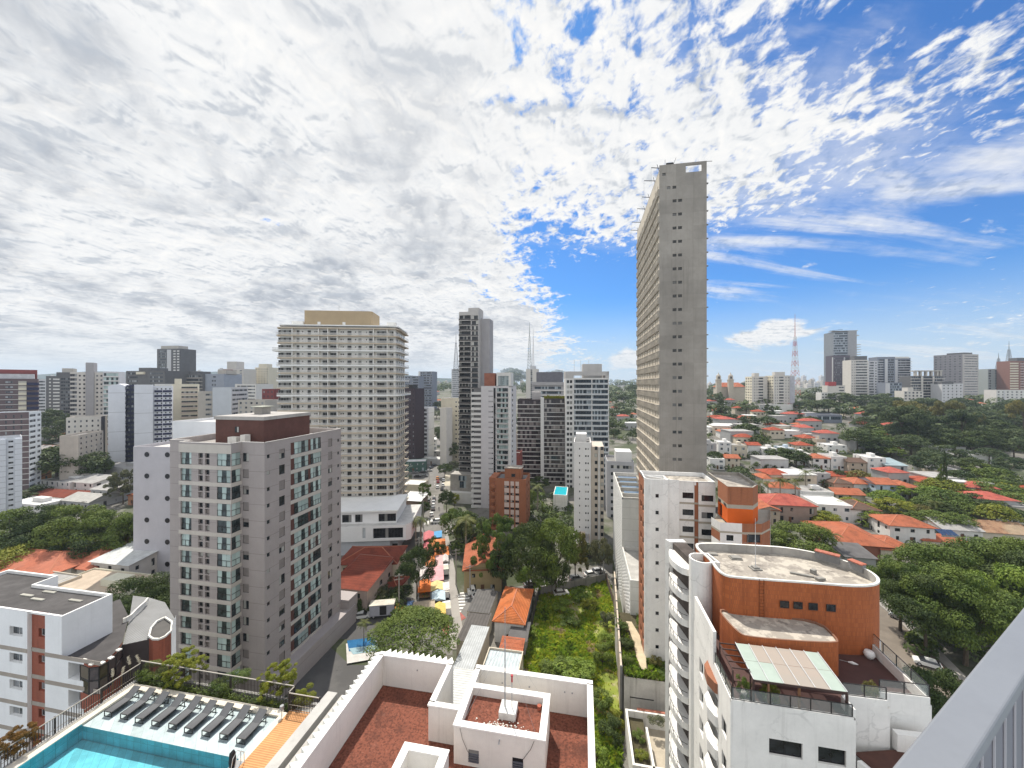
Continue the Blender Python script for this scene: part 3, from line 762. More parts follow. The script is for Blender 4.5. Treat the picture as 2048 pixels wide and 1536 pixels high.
m = MB(); m.tube([(.22, 0, .4), (.22, 0, 2.0)], .025, 8); m.beam((-.22, 0, 1.75), (.22, 0, 1.75), .02, .02); m.build('lamp_pole', GREYM, t)
m = MB(); m.cyl(.22, 0, 2.0, 2.35, .055, 10); m.cyl(.22, 0, 2.35, 2.42, .08, 10); m.build('beacon', M('beacon_red', (.42, .03, .05), .35), t)
for ex, ey in ((-2.6, 1.0), (2.0, 1.0), (1.9, -1.6), (-2.4, -1.5)):
    m = MB(); m.tube([(-.22, 0, 4.5), (ex, ey, .5)], .006, 4); m.build('guy_wire', GREYM, t)
m = MB()
for k in range(260):
    a = rnd.random() * 6.28; r_ = abs(rnd.gauss(0, .5)); x = 9.9 + math.cos(a) * r_ * 1.5; y = -4.02 + math.sin(a) * r_ * .5
    y = max(-4.45, min(-3.5, y)); s_ = .018 + rnd.random() * .05; b_ = rnd.random() * 3
    m.face([BX(x + math.cos(b_ + q) * s_, y + math.sin(b_ + q) * s_, zt - .49 + .004 * (k % 6)) for q in (0, 1.4, 2.6, 4.1)])
tag(m.build('paint_flakes', M('flake', (.62, .60, .55), .9)), 'scatter of pale broken chips on the red gravel below the concrete block', 'debris', kind='stuff')
tag((lambda q: (q.tube([(0, 0, 0), (0, 0, .22)], [.13, .10], 10), q.tube([(0, 0, .22), (.0, 0, .25)], [.14, .14], 10), q.build('clay_pot', M('terracotta', (.36, .10, .06), .8), None, BX(12.1, -2.3, zt - .5)))[2])(MB()), 'small terracotta pot in the corner of the red gravel tank roof', 'pot')

# ================================================================== TAUPE TOWER
TA = M('taupe_render', (.36, .324, .315), .85, .07, .25, .10, 0, 0, .3, 2.9); TB = M('taupe_band', (.50, .465, .425), .85, .06, .4, .12)
T = Bld('taupe_apartment_tower', 'taupe apartment tower with corner balconies and a brown brick penthouse box', 'apartment tower', -43.3, 66.5, GA)
zt = 45.7; nf = 14; zo = [44.0 - 2.9 * k for k in range(nf)]
W1 = (DARKM, GL, M('shutter_taupe', (.24, .215, .205), .7, .08, 2)); WG = (M('bronze', (.05, .045, .042), .5), GLT, DARKM)
xb0, xb1, yb = -15.6, -4.77, -2.0
T.wall('wall', [TA, BROWN], (-20.2, 0), (xb0, 0), 0, zt)
ops = []
for k, z in enumerate(zo):
    ops += [(.25, 2.6, z - 2.2, z, 'glazed', WG, .30), (7.95, xb1 - xb0 - .12, z - 2.2, z, 'glazed', WG, .12)]
    for a in (4.05, 5.45):
        ops += [(a, a + .95, z - .95, z - .1, 'plain', W1, .35), (a, a + .95, z - 2.1, z - 1.1, ('closed', 'plain')[(k + int(a)) % 2], W1, .35)]
T.wall('wall', None, (xb0, yb), (xb1, yb), 0, zt, ops)
T.wall('wall', None, (xb1, yb), (xb1, 0), 0, zt, [(.12, 1.85, z - 2.2, z, 'glazed', WG, .12) for z in zo])
T.wall('wall', None, (xb0, 0), (xb0, yb), 0, zt)
T.wall('wall', None, (xb1, 0), (0, 0), 0, zt, [(.25, 1.55, z - 1.75, z - .2, rnd.choice(['closed', 'closed', 'shutter', 'split']), W1) for z in zo])
ops = []
for k, z in enumerate(zo):
    ops += [(.5, 1.15, z - 1.15, z - .5, 'tiny', W1, .12), (3.25, 4.65, z - 1.8, z - .05, rnd.choice(['closed', 'shutter', 'split', 'closed']), W1), (16.9, 18.3, z - 1.8, z - .05, rnd.choice(['closed', 'shutter', 'split']), W1),
            (20.1, 20.75, z - 1.15, z - .5, 'tiny', W1, .12)]
    zz2 = z + .75 if k == 0 else z + .6
    zb = z - 1.6 if k == 0 else z - 1.6
    ops.append((6.05, 14.6, zb, zz2, None, None, 1.3))
T.wall('wall', None, (0, 0), (0, 21.4), 0, zt, ops)
for k, z in enumerate(zo):
    zb, ht = z - 1.6, (2.35 if k == 0 else 2.2)
    r_ = T.mesh('recess', BROWN)
    r_.face([(-1.3, 6.05, zb), (-1.3, 14.6, zb), (-1.3, 14.6, zb + ht), (-1.3, 6.05, zb + ht)])
    for a, b in ((6.05, 7.1), (10.9, 11.6)): r_.box(-.62, -.16, a, b, zb, zb + ht)
    T.win('glazed', 3.8, ht, (-.14, 7.1, zb), R(90), WG, 'balcony_glazing'); T.win('glazed', 3.0, ht, (-.14, 11.6, zb), R(90), WG, 'balcony_glazing')
T.wall('wall', None, (0, 21.4), (-20.2, 21.4), 0, zt); T.wall('wall', None, (-20.2, 21.4), (-20.2, 0), 0, zt)
bm = MB(); bm.box(xb0 - .06, xb1 + .06, yb - .07, yb, 0, .68); bm.box(xb1, xb1 + .07, yb, 0, 0, .68); bme = bm.mesh('floor_band', TB)
T.rep('floor_band', bme, [(0, 0, z - 2.89) for z in zo])
bm = MB(); bm.box(0, .07, 6.0, 14.65, 0, .7); bme = bm.mesh('floor_band', TB); T.rep('floor_band', bme, [(0, 0, z - 2.3) for z in zo])
T.mesh('floor_band_top', TB).box(xb0 - .06, xb1 + .06, yb - .07, yb, zt - 1.75, zt - .25)
poly = [(-20.2, 0), (xb0, 0), (xb0, yb), (xb1, yb), (xb1, 0), (0, 0), (0, 21.4), (-20.2, 21.4)]
roofrim(T, poly, zt, 1.1, .22, M('taupe_parapet', (.46, .42, .40), .85, .1, .5, .3), M('grey_roof', (.30, .28, .265), .9, .25, .4))
cpm = T.mesh('coping', M('pale_coping', (.66, .63, .6), .8, .1, .7, .15))
for a, b in zip(poly, poly[1:] + poly[:1]):
    dx, dy = b[0] - a[0], b[1] - a[1]
    cpm.box(min(a[0], b[0]) - .08, max(a[0], b[0]) + .08, min(a[1], b[1]) - .08, max(a[1], b[1]) + .08, zt + .003, zt + .1) if abs(dx) < .01 or abs(dy) < .01 else None
T.mesh('penthouse', BROWN).box(-14.7, -4.0, 4, 16.2, zt - 1.1, zt + 3.5)
T.mesh('penthouse_roof', M('cap_concrete', (.40, .38, .36), .9, .15, .5, .3)).box(-14.9, -3.8, 3.8, 16.4, zt + 3.5, zt + 4.15)
T.mesh('water_tank', CONC).box(-11, -9.2, 9, 11.2, zt + 4.15, zt + 5.6); T.mesh('water_tank_lid', M('lid', (.42, .43, .36), .8)).box(-11.5, -8.7, 8.6, 11.6, zt + 5.6, zt + 5.75)
T.win('split', .9, 1.1, (-10.3, 3.995, zt + 1.1), 0, WM, 'penthouse_window')
T.mesh('roof_hatch', WHITE2).box(-7.3, -6.3, 2.2, 3.4, zt - 1.1, zt + .9); T.mesh('roof_hatch').box(-10.8, -8.9, 2.9, 3.9, zt - 1.1, zt + .35)
T.mesh('podium', TA).box(.001, 2.2, 1, 24, 0, 4.2); T.mesh('podium').box(-3, 1.9, 21.41, 25, 0, 6.3)
T.done()

# ================================================================== GREY CONCRETE TOWER
K = Bld('concrete_tower', 'tall unfinished grey concrete slab tower with paired small windows', 'tower', 31.4, 81, GA)
KF = M('raw_concrete', (.32, .292, .258), .92, .2, .10, .45, .15, 0, .2, None, (3.4, 2.88, .02, .4)); KS = M('sunlit_side_concrete', (.54, .485, .40), .9, .12, .3, .25)  # side concrete coloured paler and warmer as the sunlight on that face
kt = 102.6; kw = K.lx(1413.5); kd = 33.5; st = 2.88; nk = 33
ops = [(kw - 4.1, kw - .95, kt - 2.05, kt - .55, None, None, .3)]
xs_ = (K.lx(1345.2), K.lx(1356.2))
WK = (M('kframe', (.10, .095, .09), .8), glass('kglass', (.035, .035, .033), (.16, .155, .145), .4), CONC)
for k in range(nk):
    z = kt - 4.5 - st * k - .75
    if k == 0: ops += [(K.lx(1333.5), K.lx(1333.5) + .75, z, z + .62, 'tiny', WK, .12), (K.lx(1345), K.lx(1345) + .75, z, z + .62, 'tiny', WK, .12)]
    else:
        for x in xs_: ops.append((x, x + .78, z, z + .62, 'tiny', WK, .14))
ops.append((.6, 1.3, kt - 2.3, kt - 1.7, 'tiny', WK, .2))
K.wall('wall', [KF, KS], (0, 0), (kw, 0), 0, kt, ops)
K.mesh('wall').box(0, kw, .31, .33, kt - 3, kt - 2.15)
# side with ribbed spandrels and window strips
ops = []; WKS = (M('kframe2', (.22, .2, .18), .8), glass('kglass2', (.07, .065, .058), (.22, .2, .17), .3), CONC)
fl = [kt - 4.9 - st * k for k in range(nk)]
cols = [.7, 1.6, 3.2, 5.6, 6.5, 9.3, 10.2, 13.4, 14.3, 17.4, 18.3, 21.2, 22.1, 25.1, 26, 28.6, 29.5, 31.6]
for z in fl:
    for c in cols: ops.append((c, c + .55, z + .05, z + 1.25, 'tiny', WKS, .22))
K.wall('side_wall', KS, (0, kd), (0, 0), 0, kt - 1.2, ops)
sp = MB(); sp.box(-.22, 0, .15, kd, 0, 1.32); sp.box(-.30, 0, .15, kd, 1.32, 1.48)
for i in range(110): y = .3 + i * .3; sp.box(-.27, -.22, y, y + .13, .12, 1.2, 0, False)
K.rep('spandrel', sp.mesh('spandrel', M('sunlit_spandrel_concrete', (.43, .39, .33), .9, .25, .5, .4)), [(0, 0, z - 1.55) for z in fl])  # spandrel colour lightened to go with the painted sunlight of the side
K.wall('wall', None, (kw, 0), (kw, kd), 0, kt, m=0); K.wall('wall', None, (kw, kd), (0, kd), 0, kt - 1.2)
K.mesh('roof', CONCD).box(.2, kw, .35, kd, kt - 3.2, kt - 3.0)
K.mesh('wall').box(.25, .5, .35, kd, kt - 1.2, kt - .25); K.mesh('wall').box(.0, .24, 0.02, kd, kt - 1.2, kt - 1.0)
br = MB(); br.box(0, .35, .1, .5, 0, .18); K.rep('bracket', br.mesh('bracket', CONCD), [(kw, 0, kt - 4.7 - st * k) for k in range(nk)])
for i, (y, z, l) in enumerate(((1.5, kt + .2, 1.4), (6, kt - .2, 2.2), (13, kt - .6, 1.6), (20, kt - .3, 1.8), (27, kt - .9, 2.3), (32, kt - 1.2, 2.0))):
    s_ = MB(); s_.beam((.4, y, z), (-l, y, z + .3), .1, .12); s_.beam((.3, y, z - .8), (-.2, y, z + .9), .08, .08); s_.tube([(-l, y, z + .3), (-l, y, z - 3)], .015, 4); s_.build('scaffold_arm', DARKM, K.root)
s_ = MB(); s_.beam((1.4, .2, kt), (2.9, .2, kt), .1, .9); s_.beam((1.2, .2, kt - .1), (1.2, .2, kt + 1.2), .06, .06); s_.beam((2.9, .2, kt), (3.4, .2, kt + 1.4), .06, .06); s_.beam((kw - .2, .2, kt), (kw + 1.1, .2, kt - .1), .08, .08); s_.build('hoist_frame', DARKM, K.root)
K.done()

# ================================================================== CURVED ORANGE BUILDING
OB = brick('orange_tile', (.42, .115, .029), (.32, .083, .021), .12, .42, (.20, .07, .03)); 
WC = M('white_plaster', (.79, .775, .745), .75, .08, .35, .30, 0, 0, .3, None, None, .35)
ROOFP = mask_mat('patched_roof', [(.30, .27, .235), ((.46, .42, .36), .9, .48, .56, .9), ((.17, .15, .135), .6, .54, .64, .85), ((.36, .33, .29), 3, .5, .7, .5)], .9, .3)
cx0, cy0 = 27.0, 36.0
Cb = Bld('orange_curved_building', 'white apartment building with curved orange tiled top storeys and roof terrace', 'apartment building', cx0, cy0, 0)
def rel(pts): return [(x - cx0, y - cy0) for x, y in pts]
def chaikin(p, n):
    for _ in range(n):
        q = []
        for a, b in zip(p, p[1:] + p[:1]): q += [(a[0] * .75 + b[0] * .25, a[1] * .75 + b[1] * .25), (a[0] * .25 + b[0] * .75, a[1] * .25 + b[1] * .75)]
        p = q
    return p
zr, zd2 = 37.1, 30.6
outl = rel([(20.9, 38.9), (21.0, 37.5), (22.3, 37.05), (28.5, 36.15), (32.2, 35.5), (34.6, 35.8), (36.0, 37.2), (36.3, 39.3), (34.9, 42.0), (32.0, 44.0), (28.0, 44.6), (22.2, 45.4), (21.2, 44.0), (21.4, 41.0)])
ring = chaikin(outl, 3)
def ringwall(part, mat, ring, z0, z1):
    mb = Cb.mesh(part, mat)
    for a, b in zip(ring, ring[1:] + ring[:1]): mb.face([(a[0], a[1], z0), (b[0], b[1], z0), (b[0], b[1], z1), (a[0], a[1], z1)])
ringwall('orange_wall', OB, ring, zd2 - 2, zr - .12)
rin = roofrim(Cb, ring, zr, .85, .20, M('old_parapet', (.40, .385, .36), .9, .2, .5, .55), ROOFP)
cpo = chaikin([(x * 1.006, y * 1.012) for x, y in outl], 3); ringwall('coping', WHITE2, cpo, zr - .14, zr + .03)
mb = Cb.mesh('coping')
for (a, b), (c, d) in zip(zip(cpo, cpo[1:] + cpo[:1]), zip(rin, rin[1:] + rin[:1])): mb.face([(a[0], a[1], zr + .03), (b[0], b[1], zr + .03), (d.x, d.y, zr + .03), (c.x, c.y, zr + .03)])
# white stair drum
drum = [(20.55 + 1.2 * math.cos(t) - cx0, 41.3 + 1.25 * math.sin(t) - cy0) for t in [R(100 + 15 * k) for k in range(15)]]
drum += [(22.0 - cx0, 40.15 - cy0), (21.9 - cx0, 42.5 - cy0)]
ringwall('stair_drum', WC, drum, 0, zr + .02); roofrim(Cb, drum, zr + .02, .8, .16, WC, ROOFP, 'stair_drum', 'stair_drum_roof')
for (wx, n) in (((1570), 0), ((1594.5), 1), ((1621.5), 2), ((1653), 3)):
    yy = 37.05 + (wx - 1500) * (-.0075) ; x = (wx - CX) / F * 36.35
    yw = 37.05 + (36.15 - 37.05) * (x - 22.3) / 6.2
    Cb.win('plain', .78, .66, (x - .39 - cx0, yw - .02 - cy0, 34.55), math.atan2(-.9, 6.2), WMD, 'porthole_window')
ld = MB()
for k in range(11): ld.box(-.2, .2, -.06, -.03, k * .32, k * .32 + .03)
for x in (-.2, .2): ld.box(x - .015, x + .015, -.065, -.03, -.2, 3.6)
put('ladder', ld.mesh('ladder', M('rust', (.18, .055, .02), .9)), Cb.root, (24.15 - cx0, 36.78 - cy0, 33.5), math.atan2(-.9, 6.2))
# lower orange block
lo = rel([(20.35, 38.2), (20.25, 34.2), (21.0, 33.55), (27.9, 32.75), (28.75, 33.3), (29.1, 36.3), (22.0, 37.2)])
lr = lo[:1] + chaikin(lo, 2)[2:22] + lo[5:]
ringwall('lower_block', OB, chaikin(lo, 2), zd2 - .2, 33.6); roofrim(Cb, chaikin(lo, 2), 33.62, .18, .14, M('brown_rim', (.22, .11, .07), .8), ROOFP, 'lower_block_rim', 'lower_block_roof')
# body below
body = rel([(17.3, 30.1), (25.7, 28.4), (26.0, 29.9), (29.2, 29.35), (29.3, 30.2), (32.7, 29.6), (34.2, 36.3), (36.2, 37.3), (36.2, 39.4), (34.5, 42.2), (31.5, 44), (28, 44.5), (21.8, 45), (21.5, 42.4), (19.4, 40.5)])
WBK = (M('black_frame', (.02, .018, .018), .5), GLD, WC)
fw = math.hypot(8.4, 1.7)
fo = []
for k in range(9):
    z = 27.2 - 2.9 * k
    fo += [(2.75, 5.05, z, z + 1.25, 'split', WBK, .22), (6.1, 7.95, z, z + 1.25, 'split', WBK, .22)]
Cb.wall('wall', WC, body[0], body[1], 0, 30.85, fo)
so = []
for k in range(10):
    z = 26.9 - 2.9 * k
    so += [(2.0, 3.3, z, z + 1.5, 'split', WBK, .3), (4.6, 7.6, z - .6, z + 1.6, 'glazed', (DARKM, GLD, DARKM), .9), (8.6, 9.7, z, z + 1.3, 'split', WBK, .2)]
Cb.wall('wall', None, body[14], body[0], 0, 30.85, so)
for i in range(1, 14): Cb.wall('wall', None, body[i], body[i + 1], 0, zd2 + (.35 if i < 7 else -.1))
Cb.mesh('terrace_deck', ribbed('red_deck', (.085, .036, .03), .14, 0, .75, .4, .4)).face([(x, y, zd2) for x, y in body])
# white parapets and left wing wall
def pw(a, b, z0, z1, t=.2, part='terrace_parapet', mat=None):
    a, b = Vector((a[0] - cx0, a[1] - cy0, 0)), Vector((b[0] - cx0, b[1] - cy0, 0)); Cb.mesh(part, mat or WC)
    Cb.mb[part][0].beam(a + Vector((0, 0, (z0 + z1) / 2)), b + Vector((0, 0, (z0 + z1) / 2)), t, z1 - z0)
pw((19.3, 39.9), (18.25, 34.2), zd2 - .3, 33.7, .25); pw((18.2, 34.0), (17.45, 30.2), zd2 - .2, 31.05, .22); pw((17.4, 30.2), (25.6, 28.52), zd2 - .2, 31.0, .22)
pw((25.75, 28.6), (26.0, 29.9), zd2 - .2, 31.5, .2); pw((26.1, 30.0), (29.1, 29.48), zd2 - .6, 31.5, .2); pw((29.2, 30.25), (32.6, 29.7), zd2 - .6, 31.55, .2); pw((32.6, 29.8), (34.1, 36.2), zd2 - .6, 31.5, .22)
bb = Cb.mesh('balcony_rim', M('rust_render', (.30, .13, .075), .85, .15, .6, .3))
for k in range(9):
    z = 29.9 - 2.9 * k; pts = [(18.55 - cx0, 36.0 - cy0), (17.9 - cx0, 35.4 - cy0), (17.55 - cx0, 34.2 - cy0), (17.7 - cx0, 33.2 - cy0), (18.05 - cx0, 32.9 - cy0)]
    (Cb.mesh('balcony_slab', WC) if k else bb).prism(list(reversed(pts)), z - .9, z)
# lower roof terrace to the right
lt = Cb.mesh('lower_terrace', WC); lt.prism(rel([(25.75, 28.35), (26.3, 26.6), (31.5, 25.9), (33.2, 29.2)]), 0, 27.9)
Cb.mesh('lower_terrace_floor', M('brown_floor', (.085, .036, .026), .8, .2, 1)).prism(rel([(26.0, 28.9), (26.5, 26.9), (31.2, 26.2), (32.6, 29.3)]), 27.9, 28.0)
pw((26.35, 26.75), (31.4, 26.05), 27.9, 28.3, .3, 'lower_terrace', M('sand_coping', (.52, .42, .31), .8)); pw((29.4, 29.2), (31.4, 28.9), 27.9, 29.3, .5, 'lower_terrace'); pw((31.5, 26.1), (33.0, 29.3), 27.9, 28.9, .25, 'lower_terrace')
# balcony wing behind the drum, curved slabs
for k in range(12):
    z = 35.2 - 2.9 * k
    pts = [(20.8, 48.2), (19.95, 48.1), (19.5, 47.3), (19.0, 45.9), (18.95, 44.2), (19.4, 42.8), (20.8, 42.6)]
    q = chaikin(rel(pts), 1)
    m = MB(); m.prism(q, -.80, -.05); m.build('curved_balcony', WC, Cb.root, (0, 0, z))
    rl = MB()
    for a in q[2:10]: rl.box(a[0] - .02, a[0] + .02, a[1] - .02, a[1] + .02, -.05, .55)
    for a, b in zip(q[2:10], q[3:11]): rl.beam((a[0], a[1], .53), (b[0], b[1], .53), .04, .04)
    if k: rl.build('balcony_railing', DARKM, Cb.root, (0, 0, z))
Cb.mesh('balcony_wing', M('shaded_recess_render', (.085, .07, .062), .9, .3, .8, .3)).prism(rel([(20.35, 48.1), (20.4, 42.7), (22, 42.5), (22, 48)]), 0, 35.9)  # wall coloured near black as the shade between the balcony slabs
Cb.mesh('balcony_wing_edge', WC).prism(rel([(19.75, 49.0), (19.95, 48.25), (22, 48.05), (22, 48.9)]), 0, 36.0)
# roof louvres
for (a, b, h_) in (((33.9, 42.5), (35.3, 40.9), 1.0), ((35.7, 40.2), (36.05, 38.9), .95)):
    pw(a, b, zr - .5, zr + .32, .5, 'roof_louvre', ribbed('louvre_grey', (.30, .30, .30), .12, 2, .6, .8, .6)); pw(a, b, zr + .32, zr + .42, .75, 'louvre_cover', tiles('small_red_tile', (.42, .12, .075), (.50, .2, .14)))
Cb.done()
def on_roof(name, label, cat, mat, boxes, x, y, z, rz):
    m = MB()
    for q in boxes: m.box(*q)
    return tag(m.build(name, mat, None, (x, y, z), rz), label, cat)
SLB = M('roof_block', (.27, .26, .24), .9, .2, 2, .3)
on_roof('roof_slab', 'long flat grey slab lying on the patched orange building roof', 'slab', SLB, [(-1.0, 1.0, -.14, .14, 0, .16)], 29.9, 39.2, zr - .849, R(-28))
on_roof('roof_block', 'pair of small grey blocks at the end of the long roof slab', 'block', SLB, [(-.3, .25, -.2, .2, 0, .28), (.3, .65, -.1, .25, 0, .2)], 30.9, 38.2, zr - .849, R(10))
on_roof('roof_block', 'pale raised hatch on the patched roof near the back parapet', 'hatch', SLB, [(-.6, .6, -.45, .45, 0, .12), (-.5, .5, -.36, .36, .12, .24)], 25.3, 43.0, zr - .849, R(-8))
on_roof('roof_block', 'grey slab leaning by the corner of the back parapet', 'slab', SLB, [(-.5, .5, -.3, .3, 0, .18)], 23.2, 44.0, zr - .849, R(-8))
on_roof('roof_block', 'single grey cube on the patched roof near the right parapet', 'block', SLB, [(-.22, .22, -.2, .2, 0, .42)], 31.4, 39.6, zr - .849, R(20))
t = thing('roof_antenna', 'thin antenna mast with guy wires on the patched grey roof', 'antenna', (26.0, 40.6, zr - .85))
m = MB(); m.box(-.5, .5, -.45, .45, 0, .12); m.box(-.3, .3, -.28, .28, .12, .26); m.build('base_block', SLB, t)
m = MB(); m.tube([(0, 0, .2), (0, 0, 3.2), (0, 0, 5.4)], [.035, .028, .015], 6); m.build('pole', ALU, t)
for ex, ey in ((1.6, 1.8), (-1.9, .6), (.6, -2.2)):
    m = MB(); m.tube([(0, 0, 3.1), (ex, ey, .05)], .006, 4); m.build('guy_wire', GREYM, t)
# glass canopy over the terrace
t = thing('glass_canopy', 'lean-to canopy of frosted and clear glass panels on dark posts over the roof terrace', 'canopy', (19.75, 33.6, zd2), R(-11))
PF = M('pergola_brown', (.06, .035, .03), .6, .15, 2)
fm = MB()
for k in range(7): fm.beam((k * 1.07, .0, 2.45), (k * 1.07, -3.7, 2.05), .07, .10)
fm.beam((0, -3.7, 2.02), (6.42, -3.7, 2.02), .1, .16); fm.beam((0, 0, 2.4), (6.42, 0, 2.4), .08, .12); fm.beam((0, -1.85, 2.2), (6.42, -1.85, 2.2), .05, .05)
fm.build('frame', PF, t)
FROST = M('frosted_glass', (.36, .425, .375), .35, .06, 1.5); CLEARP = clear('canopy_glass', (.62, .55, .47), .55, .1)
for k in range(6):
    for j, (ya, yb_) in enumerate(((-.02, -1.84), (-1.86, -3.72))):
        fr_ = k in (0, 5) or (k in (1, 2) and j == 1 and k == 1)
        m = MB(); za, zb = 2.52 - .4 * -ya / 3.7, 2.52 - .4 * -yb_ / 3.7
        m.face([(k * 1.07 + .03, yb_, zb), (k * 1.07 + 1.04, yb_, zb), (k * 1.07 + 1.04, ya, za), (k * 1.07 + .03, ya, za)]); m.build('panel', FROST if fr_ else CLEARP, t)
gm = MB()
for k in range(7): gm.beam((k * 1.07, .02, 2.56), (k * 1.07, -3.74, 2.155), .05, .03)
gm.build('glazing_bar', ALU, t)
for k, mat in ((0, PF), (1, M('post_wood', (.20, .10, .05), .7)), (3, M('post_wood', None)) if False else (3, MATS['post_wood']), (6, PF)):
    m = MB(); m.box(k * 1.07 - .07, k * 1.07 + .07, -3.74, -3.6, 0, 1.98); m.build('post', mat, t)
t = thing('terrace_trellis', 'dark open trellis beside the frosted glass canopy', 'trellis', (18.5, 33.9, zd2), R(-11))
m = MB()
for k in range(5): m.beam((0, -k * .75, 2.3), (1.3, -k * .75, 2.3), .07, .09)
for x in (0, 1.3): m.beam((x, 0, 2.2), (x, -3.2, 2.2), .07, .09)
m.build('frame', PF, t)
for x, y in ((0, -.1), (0, -3.15), (1.3, -3.15)):
    m = MB(); m.box(x - .05, x + .05, y - .05, y + .05, 0, 2.15); m.build('post', PF, t)
def glassrail(label, pts, z, h=1.05, infill=True):
    a, b = Vector((*pts[0], z)), Vector((*pts[1], z)); d = b - a; L = d.length
    t = thing('terrace_railing', label, 'railing', a, math.atan2(d.y, d.x), 'glass railings of the orange building terrace')
    n = max(1, round(L / 1.5)); m = MB(); m.box(0, L, -.025, .025, h - .05, h); m.box(0, L, -.02, .02, .0, .04); m.build('rail', DARKM, t)
    pm = MB(); pm.box(-.03, .03, -.03, .03, 0, h - .05); me = pm.mesh('post', DARKM)
    for k in range(n + 1): put('post', me, t, (k * L / n, 0, 0))
    if infill:
        gm = MB(); gm.box(.04, L / n - .04, -.006, .006, .05, h - .06); ge = gm.mesh('glass_panel', CLR)
        for k in range(n): put('glass_panel', ge, t, (k * L / n, 0, 0))
glassrail('glass railing on top of the white front wall under the canopy', ((17.45, 30.17), (25.55, 28.53)), 31.0, .95)
glassrail('glass railing on the left wall beside the terrace trellis', ((18.2, 34.0), (17.45, 30.2)), 31.05, .95)
glassrail('glass railing on the short white parapet right of the canopy', ((26.1, 30.0), (29.05, 29.5)), 31.5, .95)
glassrail('glass railing on the parapet at the outer corner of the terrace', ((29.25, 30.25), (32.6, 29.7)), 31.55, .95)
glassrail('glass railing running back along the outer side of the red terrace deck', ((32.62, 29.85), (34.1, 36.1)), 31.5, 1.0)
t = thing('planter_pot', 'round white pot on the red terrace deck beside the orange wall', 'pot', (33.1, 35.2, zd2))
m = MB(); m.tube([(0, 0, 0), (0, 0, .12), (0, 0, .4), (0, 0, .62), (0, 0, .66)], [.2, .33, .44, .36, .33], 16); m.build('bowl', WHITE, t, smooth=True)
t = thing('parasol_base', 'white folded parasol lying on the red terrace deck', 'parasol', (30.6, 34.6, zd2), R(-30))
m = MB(); m.tube([(-.6, 0, .08), (.1, 0, .1), (.55, 0, .1)], [.015, .015, .015], 6); m.build('pole', ALU, t); m = MB(); m.tube([(0, 0, .1), (.3, 0, .12), (.7, 0, .1)], [.05, .13, .03], 8); m.build('canopy', WHITE, t)
# ================================================================== WHITE AND ORANGE BUILDING (behind the curved one)
D = Bld('white_orange_building', 'white apartment building with brick strips, rounded end wall and orange penthouse corner', 'apartment building', 23.1, 66.0, GA)
zt = 39.5; OBK = brick('orange_brick', (.36, .125, .05), (.29, .095, .04)); TAN = M('tan_band', (.40, .36, .29), .85, .1, .5, .2)
OR2 = M('vivid_orange', (.62, .115, .014), .8, .06, .6, .1)
xa = D.lx(1336); xb = D.lx(1359.7); xc = D.lx(1390.4); xd = D.lx(1398.6); xe = D.lx(1433)
WBL = (M('win_black', (.018, .018, .02), .5), GLD, M('win_sill', (.5, .5, .48)))
rows = [zt - 3.05 - 2.9 * k for k in range(13)]
sl = D.lx(1311); cyl_ = [(1.15 - 1.15 * math.cos(R(a)), 1.15 - 1.15 * math.sin(R(a))) for a in range(0, 91, 15)]
for a, b in zip(cyl_, cyl_[1:]): D.wall('wall', WC, a, b, 0, zt)
D.wall('wall', WC, (1.15, 0), (xa, 0), 0, zt, [(sl - 1.15, sl - .6, z - .1, z + .55, 'tiny', WBL, .14) for z in rows])
D.wall('wall', None, (xa, 0), (xa, .28), 0, zt); D.wall('wall', None, (xa, .28), (xb, .28), 0, zt)
D.wall('wall', None, (xb, .28), (xb, .5), 0, zt)
D.wall('wall', None, (xb, .5), (xc, .5), 0, zt - .2, [(.55, 2.35, z - .1, z + .92, 'split', WBL, .2) for z in rows])
D.wall('brick_strip', OBK, (xc, .62), (xd, .62), 0, zt - .3)
D.wall('wall', None, (xd, .5), (xe, .5), 0, zt - .35, [(.5, 2.4, z - .45, z + .6, 'split', WBL, .2) for z in rows])
D.wall('wall', None, (xe, .5), (xe, 6), 0, zt - .35)
tb = MB(); tb.box(xb + .02, xc, .46, .5, 0, .32); tb.box(xc, xd, .56, .62, 0, .32); tb.box(xd, xe, .46, .5, -.3, .05); D.rep('floor_band', tb.mesh('floor_band', TAN), [(0, 0, z - 1.05) for z in rows])
dep = 7.5
ops = []
for z in rows:
    for y in (1.6, 4.2): ops.append((dep - 1.15 - y, dep - 1.15 - y + 1.5, z - .3, z + .9, 'plain', WBL, .2))
D.wall('side_brick', OBK, (0, dep), (0, 1.15), 0, zt - .4, ops)
D.wall('wall', None, (13.5, dep), (0, dep), 0, zt - .5)
roofrim(D, cyl_ + [(xa, 0), (xa, 3.2), (0, 3.2)], zt + .02, .8, .18, WHITE, ROOFP)
roofrim(D, [(.2, 3.25), (xb, .3), (xe, .55), (xe, 6), (xe, dep - .1), (.2, dep - .1)], zt - .15, .7, .2, WHITE, ROOFP, 'rear_parapet', 'rear_roof')
